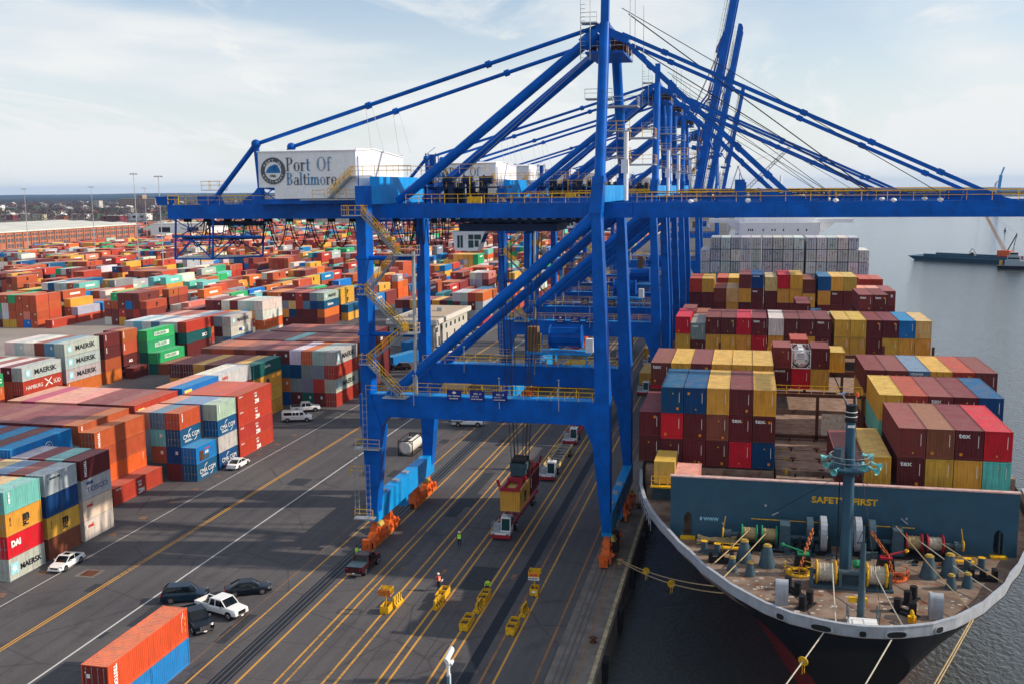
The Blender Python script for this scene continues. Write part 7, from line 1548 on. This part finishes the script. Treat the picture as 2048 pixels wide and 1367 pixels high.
person((-43.9, 109.9, 0), R(150), 'person in lime jacket and dark hood holding a paper beside the maroon pickup', HIVIS, CLOTH, paper=True)

# ================================================================ POLE CAMERA IN FRONT
e = empty('camera_pole', (-18.6, 62, 0)); tag(e, 'blue and white pole topped by a white security camera at the bottom of the picture', 'camera pole')
b = MB(); b.tube((0, 0, 0), (0, 0, 11.35), .22, 14, .155); b.build('pole', mat('pole_paint', (.10, .24, .34), rough=.4), e)
b = MB(); b.tube((.14, -.05, 0), (.14, -.05, 11.5), .09, 10); b.tube((0, 0, 11.35), (0, 0, 12.0), .16, 14, .13); b.build('conduit', WPNT, e)
b = MB(); b.sphere((.0, 0, 12.3), .26, 12, 1, 1, .9); b.tube((0, 0, 12.0), (0, 0, 12.15), .2, 12); b.build('camera_mount', WPNT, e)
b = MB(); b.tube((-.12, -.25, 12.45), (.12, .6, 12.95), .24, 14); b.sphere((.12, .6, 12.95), .25, 12); b.tube((.22, -.05, 12.2), (.32, .25, 12.35), .14, 10); auto(b.build('camera_housing', WPNT, e)); e.scale = (.80, .80, 1.0)

# ================================================================ SITE OFFICE
e = empty('site_office', (-97, 272, 0)); tag(e, 'low flat roofed grey and white site office with parked cars in front', 'building')
b = MB(); b.box(0, 0, 0, 13, 35, 6.6); b.build('wall', GREYW, e); b = MB(); b.box(13.0, -.2, 0, 13.15, 35, 6.6); b.build('front_wall', BEIGE, e)
b = MB(); b.box(-.5, -.8, 6.0, 14.2, 36, 7.3); b.build('parapet', mat('roof_fascia', (.62, .58, .52), rough=.7), e); b = MB(); b.box(.2, -.2, 7.31, 13.6, 35.4, 7.33); b.build('roof', mat('roof_tan', (.42, .33, .25), rough=.9), e)
b = MB(); b.box(4, 5, 7.33, 6, 7, 8.2); b.box(8, 20, 7.33, 9.5, 22, 8.4); b.build('roof_unit', GALV, e)
for x in (1.5, 5.8, 9.8): b = MB(); b.box(x, -.06, 3.6, x+1.9, -.01, 4.9); b.build('window', CABGL, e)
for k in range(7): b = MB(); b.box(13.16, 2+k*4.6, 3.6, 13.2, 3.6+k*4.6, 4.9); b.build('window', CABGL, e)
for k in range(4): b = MB(); b.box(13.16, 4+k*8, 0, 13.2, 5.2+k*8, 2.2); b.build('door', BPNT, e)
# parked trailers of blue boxes near the stairs
for i, (x, y, ck, lab) in enumerate(((-88, 222, 'blu', 'bright blue box lying by the crane stair foot, nearer one'), (-92, 246, 'blu', 'blue box farther back by the crane stair foot'))):
    o = inst('shipping_container', cmesh(L40, 2.58, 'blank'), None, (x+3, y+16, 0), R(-14), C[ck]); tag(o, lab, 'container')

# ================================================================ FAR CITY
def building(name, loc, w_, d, h, m_, rm, label, rows=2, cols=6, gable=False, group=None, rz=0):
    e = empty(name, loc, rz); tag(e, label, 'building', group)
    b = MB(); b.box(0, 0, 0, w_, d, h); b.build('wall', m_, e); b = MB()
    if gable: b.prism([(-.3, h), (w_+.3, h), (w_/2, h+w_*.28)], -.3, d+.3, 'y')
    else: b.box(-.4, -.4, h, w_+.4, d+.4, h+.5)
    b.build('roof', rm, e)
    for r_ in range(rows):
        for c_ in range(cols):
            x = w_*(c_+.3)/cols; z = h*(r_+.35)/rows
            b = MB(); b.box(x, -.08, z, x+w_/cols*.4, -.02, z+h/rows*.4); b.build('window', GLASS, e)
    return e
wh = empty('brick_warehouse', (-556, 560, 0)); tag(wh, 'long red brick warehouse with pale roof and rows of windows at the left horizon', 'warehouse')
b = MB(); b.box(-70, 0, 0, 0, 310, 12.6); b.build('wall', BRICKM, wh)
b = MB()
for k in range(4): b.hexa([(-20*k-18, -1, 12.6+k*.7), (-20*k+.8, -1, 12.6+k*.7), (-20*k+.8, 311, 12.6+k*.7), (-20*k-18, 311, 12.6+k*.7)], [(-20*k-18, -1, 15.2+k*.7), (-20*k, -1, 13.6+k*.7), (-20*k, 311, 13.6+k*.7), (-20*k-18, 311, 15.2+k*.7)])
b.build('roof', ROOFP, wh)
b = MB(); b.box(0, -.5, 0, .7, .5, 12.6); pm_ = b.mesh('brick_pier', BRICKM)
for k in range(33): inst('brick_pier', pm_, wh, (0, k*9.6, 0))
WP = MB(); WP.box(.02, 0, 0, .12, 3.0, 2.8); wpm = WP.mesh('window', mat('warehouse_glass', (.09, .10, .11), rough=.4)); WP = MB(); WP.box(.02, 0, 0, .12, 3.0, 1.7); wps = WP.mesh('window', MATS['warehouse_glass'])
for k in range(32):
    for q in (1.1, 5.2):
        inst('window', wps, wh, (0, k*9.6+q, 9.2)); inst('window', wpm, wh, (0, k*9.6+q, 5.0))
        if k % 3 != 1: inst('window', wpm, wh, (0, k*9.6+q, .8))
building('flat_warehouse', (-560, 900, 0), 60, 40, 12, WHT, ROOFP, 'white warehouse end right of the brick warehouse', 1, 2)
e = building('apartment_block', (-1430, 2180, 0), 90, 16, 26, mat('tan_brick', (.34, .21, .13), rough=.85), ROOFP, 'wide tan apartment block standing above the bare trees', 7, 12)
building('apartment_block', (-1385, 2178, 0), 14, 18, 34, MATS['tan_brick'], ROOFP, 'taller tan tower rising from the middle of the apartment block', 8, 2)
building('apartment_block', (-1480, 2150, 0), 14, 14, 22, BEIGE, ROOFP, 'small beige tower left of the tan apartment block', 5, 2)
building('church', (-1880, 2330, 0), 9, 12, 9, WHT, WHT, 'tiny white church with a steep roof on the wooded slope', 1, 1, True)
TH = [('white', WHT), ('beige', BEIGE), ('brick', BRICKM), ('grey', GREYW), ('green', mat('green_shed', (.08, .25, .12), rough=.7)), ('dark red', mat('dark_red_shed', (.25, .04, .05), rough=.7)), ('cream', mat('cream_shed', (.60, .56, .42), rough=.7))]
r8 = random.Random(11); cnt = defaultdict(int)
for i in range(120):
    y = r8.uniform(1250, 3300); x = -y*r8.uniform(.50, .82) if i < 100 else -y*r8.uniform(.05, .5)
    nm_, m_ = r8.choice(TH); cnt[nm_] += 1; sc_ = 1+(y-1250)/1800; g_ = r8.random() < .55
    w_ = r8.uniform(9, 16)*(1 if g_ else 2.4)*sc_**.5
    building('town_house' if g_ else 'shed', (x, y, 0), w_, r8.uniform(9, 20), r8.uniform(5, 8.5), m_, r8.choice((ROOFP, RUSTD, GREYW, WHT)), f'small {nm_} {"gabled house" if g_ else "flat roofed shed"} among the bare trees beyond the terminal', 0, 0, g_, f'{nm_} {"houses" if g_ else "sheds"} beyond the terminal', 0)
for (x, y, w_, m_, lab) in ((-1180, 1460, 46, TH[6][1], 'cream shed right behind the brick warehouse roof'), (-905, 1330, 30, TH[5][1], 'dark red shed behind the brick warehouse'), (-850, 1390, 42, TH[4][1], 'green roofed shed behind the brick warehouse'), (-930, 1420, 40, TH[0][1], 'white shed behind the dark red shed')):
    building('shed', (x, y, 0), w_, 18, 9, m_, ROOFP if m_ != TH[4][1] else TH[4][1], lab, 1, 3)
# bare trees as one far mass, with an uneven outline
def wood(name, n, xr, yr, hr, m_, label, seed):
    b = MB(); r_ = random.Random(seed)
    for i in range(n):
        y = r_.uniform(*yr); x = -y*r_.uniform(*xr) ; h = r_.uniform(*hr); w_ = h*.55
        b.tube((x, y, 0), (x, y, h*.5), .35, 4, .2, caps=False)
        for q in range(24):
            a = r_.uniform(0, 6.28); rr = w_*math.sqrt(r_.random()); zz = h*(.30+.66*r_.random()); s_ = h*r_.uniform(.05, .11)
            cx_, cy_ = x+rr*math.cos(a)*(1.1-zz/h*.5), y+rr*math.sin(a)*.8
            p = [(cx_+r_.uniform(-s_, s_), cy_+r_.uniform(-s_, s_), zz+r_.uniform(-s_, s_)) for _ in range(4)]; k = len(b.v); b.v += p; b.face(k, k+1, k+2); b.face(k, k+2, k+3)
    return tag(b.build(name, m_), label, 'trees', kind='stuff')
wood('bare_tree_belt', 3600, (.40, .84), (1240, 3600), (9, 17), TREEM, 'wide belt of bare brown winter trees between the terminal and the hills', 21)
wood('bare_tree_belt', 1600, (-.05, .42), (1500, 3600), (8, 14), TREEM, 'belt of bare trees behind the far end of the terminal', 22)
wood('evergreen_clumps', 120, (.42, .8), (1500, 3300), (10, 18), PINEM, 'scattered dark evergreens among the bare trees', 23)
b = MB(); r9 = random.Random(4); prev = None; n = 150
for layer, (Y0, hh_, hb) in enumerate(((4200, 13, 8), (6200, 16, 9), (9000, 16, 8))):
    ph = r9.uniform(0, 9); prev = None
    for i in range(n+1):
        x = -Y0*1.1+Y0*1.35*i/n; z = hh_+hb*(.5*math.sin(i*.11+ph)+.3*math.sin(i*.31+ph*2)+.25*r9.random()); 
        if x > -Y0*.02: z *= max(0.15, 1-(x+Y0*.02)/(Y0*.06))
        cur = [(x, Y0, 0), (x, Y0+Y0*.04, z*.8), (x, Y0+Y0*.10, z), (x, Y0+Y0*.3, 0)]
        if prev:
            for a in range(3): b.quad(prev[a], cur[a], cur[a+1], prev[a+1])
        prev = cur
tag(b.build('hills', HILLM), kind='structure')
# high masts
def high_mast(x, y, h, label):
    e = empty('light_mast', (x, y, 0)); tag(e, label, 'light mast', 'tall light masts over the yard'); b = MB(); b.tube((0, 0, 0), (0, 0, h), .30, 8, .13); b.build('mast', GALV, e); b = MB(); b.torus((0, 0, h), (0, 0, 1), 1.6, .12, 12, 4)
    for k in range(6): a = k*math.pi/3; b.box(1.6*math.cos(a)-.45, 1.6*math.sin(a)-.3, h-.5, 1.6*math.cos(a)+.45, 1.6*math.sin(a)+.3, h)
    b.build('lamp_ring', GALV, e)
for x, y, h, l_ in ((-508, 657, 45.8, 'tall light mast at the far left in front of the brick warehouse'), (-428, 620, 46.5, 'tall light mast second from the left'), (-505, 806, 46, 'tall light mast left of the crane girder tip'), (-300, 470, 52, 'light mast showing above the rear girder walkway, left one'), (-262, 430, 50, 'light mast showing above the rear girder walkway, right one'), (-640, 1240, 40, 'short distant light mast over the woods'), (-120, 560, 50, 'light mast between the crane mast and the second crane'), (-230, 480, 40, 'light mast in the middle of the yard')): high_mast(x, y, h, l_)
# barge with crane and tug
e = empty('dredging_barge', (106, 688, ZW)); tag(e, 'long dark flat barge with a crane lying out on the water', 'barge'); e.rotation_euler = (0, 0, R(-38))
b = MB(); b.hexa([(0, -7, 0), (84, -7, 0), (84, 7, 0), (0, 7, 0)], [(-4, -8, 2.6), (86, -8, 2.4), (86, 8, 2.4), (-4, 8, 2.6)]); b.box(6, -7.6, 2.6, 60, -7.2, 4.2); b.box(6, 7.2, 2.6, 60, 7.6, 4.2); b.build('barge_hull', NAVYG, e)
b = MB(); b.box(50, -5, 2.6, 60, 5, 4.6); b.box(66, -4, 2.5, 76, 4, 4.4); b.build('deck_load', REDM, e)
crn = empty('barge_crane', (52, 0, 4.6)); crn.parent = e
b = MB(); b.box(-3, -2.5, 0, 4.5, 2.5, 3); b.build('crane_house', ORG, crn)
b = MB(); a = Vector((0, 0, 2)); c = Vector((-17, 3, 28))
for oy, oz in ((-1, 0), (1, 0), (-1, 1.6), (1, 1.6)): b.tube(a+Vector((oz, oy, 0)), c+Vector((oz*.4, oy*.4, 0)), .16, 4)
for k in range(14):
    p, q = a.lerp(c, k/14), a.lerp(c, (k+1)/14); b.tube(p+Vector((0, -1, 0)), q+Vector((1.4, -.8, 0)), .1, 3); b.tube(p+Vector((0, 1, 0)), q+Vector((1.4, .8, 0)), .1, 3)
b.build('lattice_boom', mat('boom_orange', (.55, .26, .10), rough=.6), crn)
b = MB(); b.bar((2, 0, 3), (7, 0, 13), .5); b.bar((5, 0, 3), (7, 0, 13), .3); b.tube((7, 0, 13), c, .05, 3); b.tube(c, (c.x-2, c.y, 3), .05, 3); b.build('gantry_post', BLACK, crn)
b = MB(); b.hexa([(c.x-4.5, -1.5, -1.5), (c.x+.5, -1.5, -1.5), (c.x+.5, 1.5, -1.5), (c.x-4.5, 1.5, -1.5)], [(c.x-2.6, -.5, 1), (c.x-1.4, -.5, 1), (c.x-1.4, .5, 1), (c.x-2.6, .5, 1)]); b.bar((c.x-4.3, 0, .5), (c.x-2, 0, 3.4), .25); b.bar((c.x+.3, 0, .5), (c.x-2, 0, 3.4), .25); b.build('grab_bucket', BLACK, crn)
e = empty('tug_boat', (144, 612, ZW)); tag(e, 'small grey tug boat lying at the right end of the barge', 'tug boat'); e.rotation_euler = (0, 0, R(-15))
b = MB(); b.hexa([(-9, -3, -.5), (9, -3, -.5), (12, 0, -.5), (9, 3, -.5), (-9, 3, -.5)], [(-10, -3.6, 1.9), (9, -3.6, 1.9), (14, 0, 2.8), (9, 3.6, 1.9), (-10, 3.6, 1.9)]); b.build('tug_hull', HULL, e); b = MB(); b.box(-6, -2.6, 1.9, 4, 2.6, 4.6); b.box(-5, -2, 4.6, 1.5, 2, 7.2); b.box(-4, -1.7, 7.2, .5, 1.7, 9.2); b.tube((-1.5, 0, 9.2), (-1.5, 0, 13), .12, 5); b.build('wheelhouse', mat('tug_grey', (.33, .38, .42), rough=.5), e)
b = MB(); b.box(-3.6, -1.75, 8.1, .2, -1.71, 8.9); b.box(-4.5, -2.05, 5.6, 1, -2.01, 6.4); b.build('window', GLASS, e); b = MB(); b.tube((-8, 0, 1.9), (-8, 0, 4.6), .8, 8); b.build('funnel', YEL, e)
e = empty('channel_buoy', (247, 1104, ZW)); tag(e, 'tiny dark buoy far out on the water', 'buoy'); b = MB(); b.tube((0, 0, -.3), (0, 0, 1), 1.2, 10); b.build('float', BLACK, e); b = MB(); b.tube((0, 0, 1), (0, 0, 4.5), .6, 6, .15); b.build('buoy_tower', BLACK, e)
# far pale cranes
def lattice_crane(loc, label, m_, jib=True, k_=1.0):
    e = empty('distant_crane', loc); tag(e, label, 'crane'); b = MB()
    for x in (-9, 9):
        for y in (0, 16): b.bar((x, y, 0), (x*.8, y, 38), 1.4)
    b.bar((-30, 8, 38), (12, 8, 38), 2.2, 3); b.bar((-7, 8, 38), (0, 8, 62), 1.0); b.bar((8, 8, 38), (0, 8, 62), 1.0); b.build('crane_frame', m_, e)
    if jib:
        b = MB(); a, c = Vector((9, 8, 38)), Vector((48, 8, 78))
        for oy in (-2, 2):
            for oz in (0, 3): b.tube(a+Vector((-oz*.6, oy, oz)), c+Vector((-oz*.3, oy*.6, oz*.6)), .4, 4)
        for k in range(16): p, q = a.lerp(c, k/16), a.lerp(c, (k+1)/16); b.tube(p+Vector((0, -2, 0)), q+Vector((-1.6, -1.6, 2.6)), .25, 3); b.tube(q+Vector((0, -2, 0)), p+Vector((-1.6, -1.6, 2.6)), .25, 3); b.tube(p+Vector((0, 2, 0)), q+Vector((-1.6, 1.6, 2.6)), .25, 3)
        b.tube((0, 8, 62), c, .15, 3); b.build('lattice_jib', m_, e)
lattice_crane((-10, 1020, 0), 'pale hazy lattice jib crane rising to the right behind the raised booms', PALEC)
for i, (x, y) in enumerate(((560, 2600), (700, 3300))):
    e = empty('distant_crane', (x, y, 0)); tag(e, ('blue' if i == 0 else 'grey')+' far crane tower on the opposite shore', 'crane'); b = MB(); b.bar((0, 0, 0), (6, 0, 62 if i == 0 else 45), 6 if i == 0 else 4); b.bar((6, 0, 62 if i == 0 else 45), (12, 0, 80 if i == 0 else 50), 3); b.bar((-20, 0, 20), (0, 0, 26), 3); b.build('crane_frame', LITBLUE if i == 0 else PALEC, e)
b = MB(); b.box(150, 2500, -5, 1200, 2700, 1.5)
for i in range(30): b.sphere((180+i*34, 2600, 0), r9.uniform(14, 30), 8, 1, .6, .3)
tag(b.build('opposite_shore', HILLM), kind='structure')
# second ship moored beyond the cranes
e = empty('moored_ship', (16, 560, 0)); tag(e, 'dark blue ship moored far behind with grey containers', 'ship'); b = MB(); b.hexa([(-26, 0, ZW-1), (4, 0, ZW-1), (4, 200, ZW-1), (-26, 200, ZW-1)], [(-27.5, -8, 12), (5, -8, 12), (5, 205, 12), (-27.5, 205, 12)]); b.build('hull', BPNT, e)
b = MB(); b.box(-24, 150, 12, 2, 165, 36); b.build('superstructure', WHT, e)

# ================================================================ HAZE
b = MB(); b.box(-13200, -700, -8, 9200, 13300, 112); hz = b.build('haze', []) if False else None
me = bpy.data.meshes.new('haze'); me.from_pydata(b.v, [], b.f); hz = bpy.data.objects.new('haze', me); col.objects.link(hz); hz['kind'] = 'stuff'; hz['label'] = 'thin pale blue haze over the harbour'
m = bpy.data.materials.new('haze_air'); m.use_nodes = True; n = m.node_tree.nodes; n.remove(n['Principled BSDF']); pv = n.new('ShaderNodeVolumePrincipled'); pv.inputs['Color'].default_value = (.36, .60, 1, 1); pv.inputs['Density'].default_value = 0.00005; pv.inputs['Anisotropy'].default_value = .0
m.node_tree.links.new(pv.outputs[0], n['Material Output'].inputs['Volume']); me.materials.append(m)
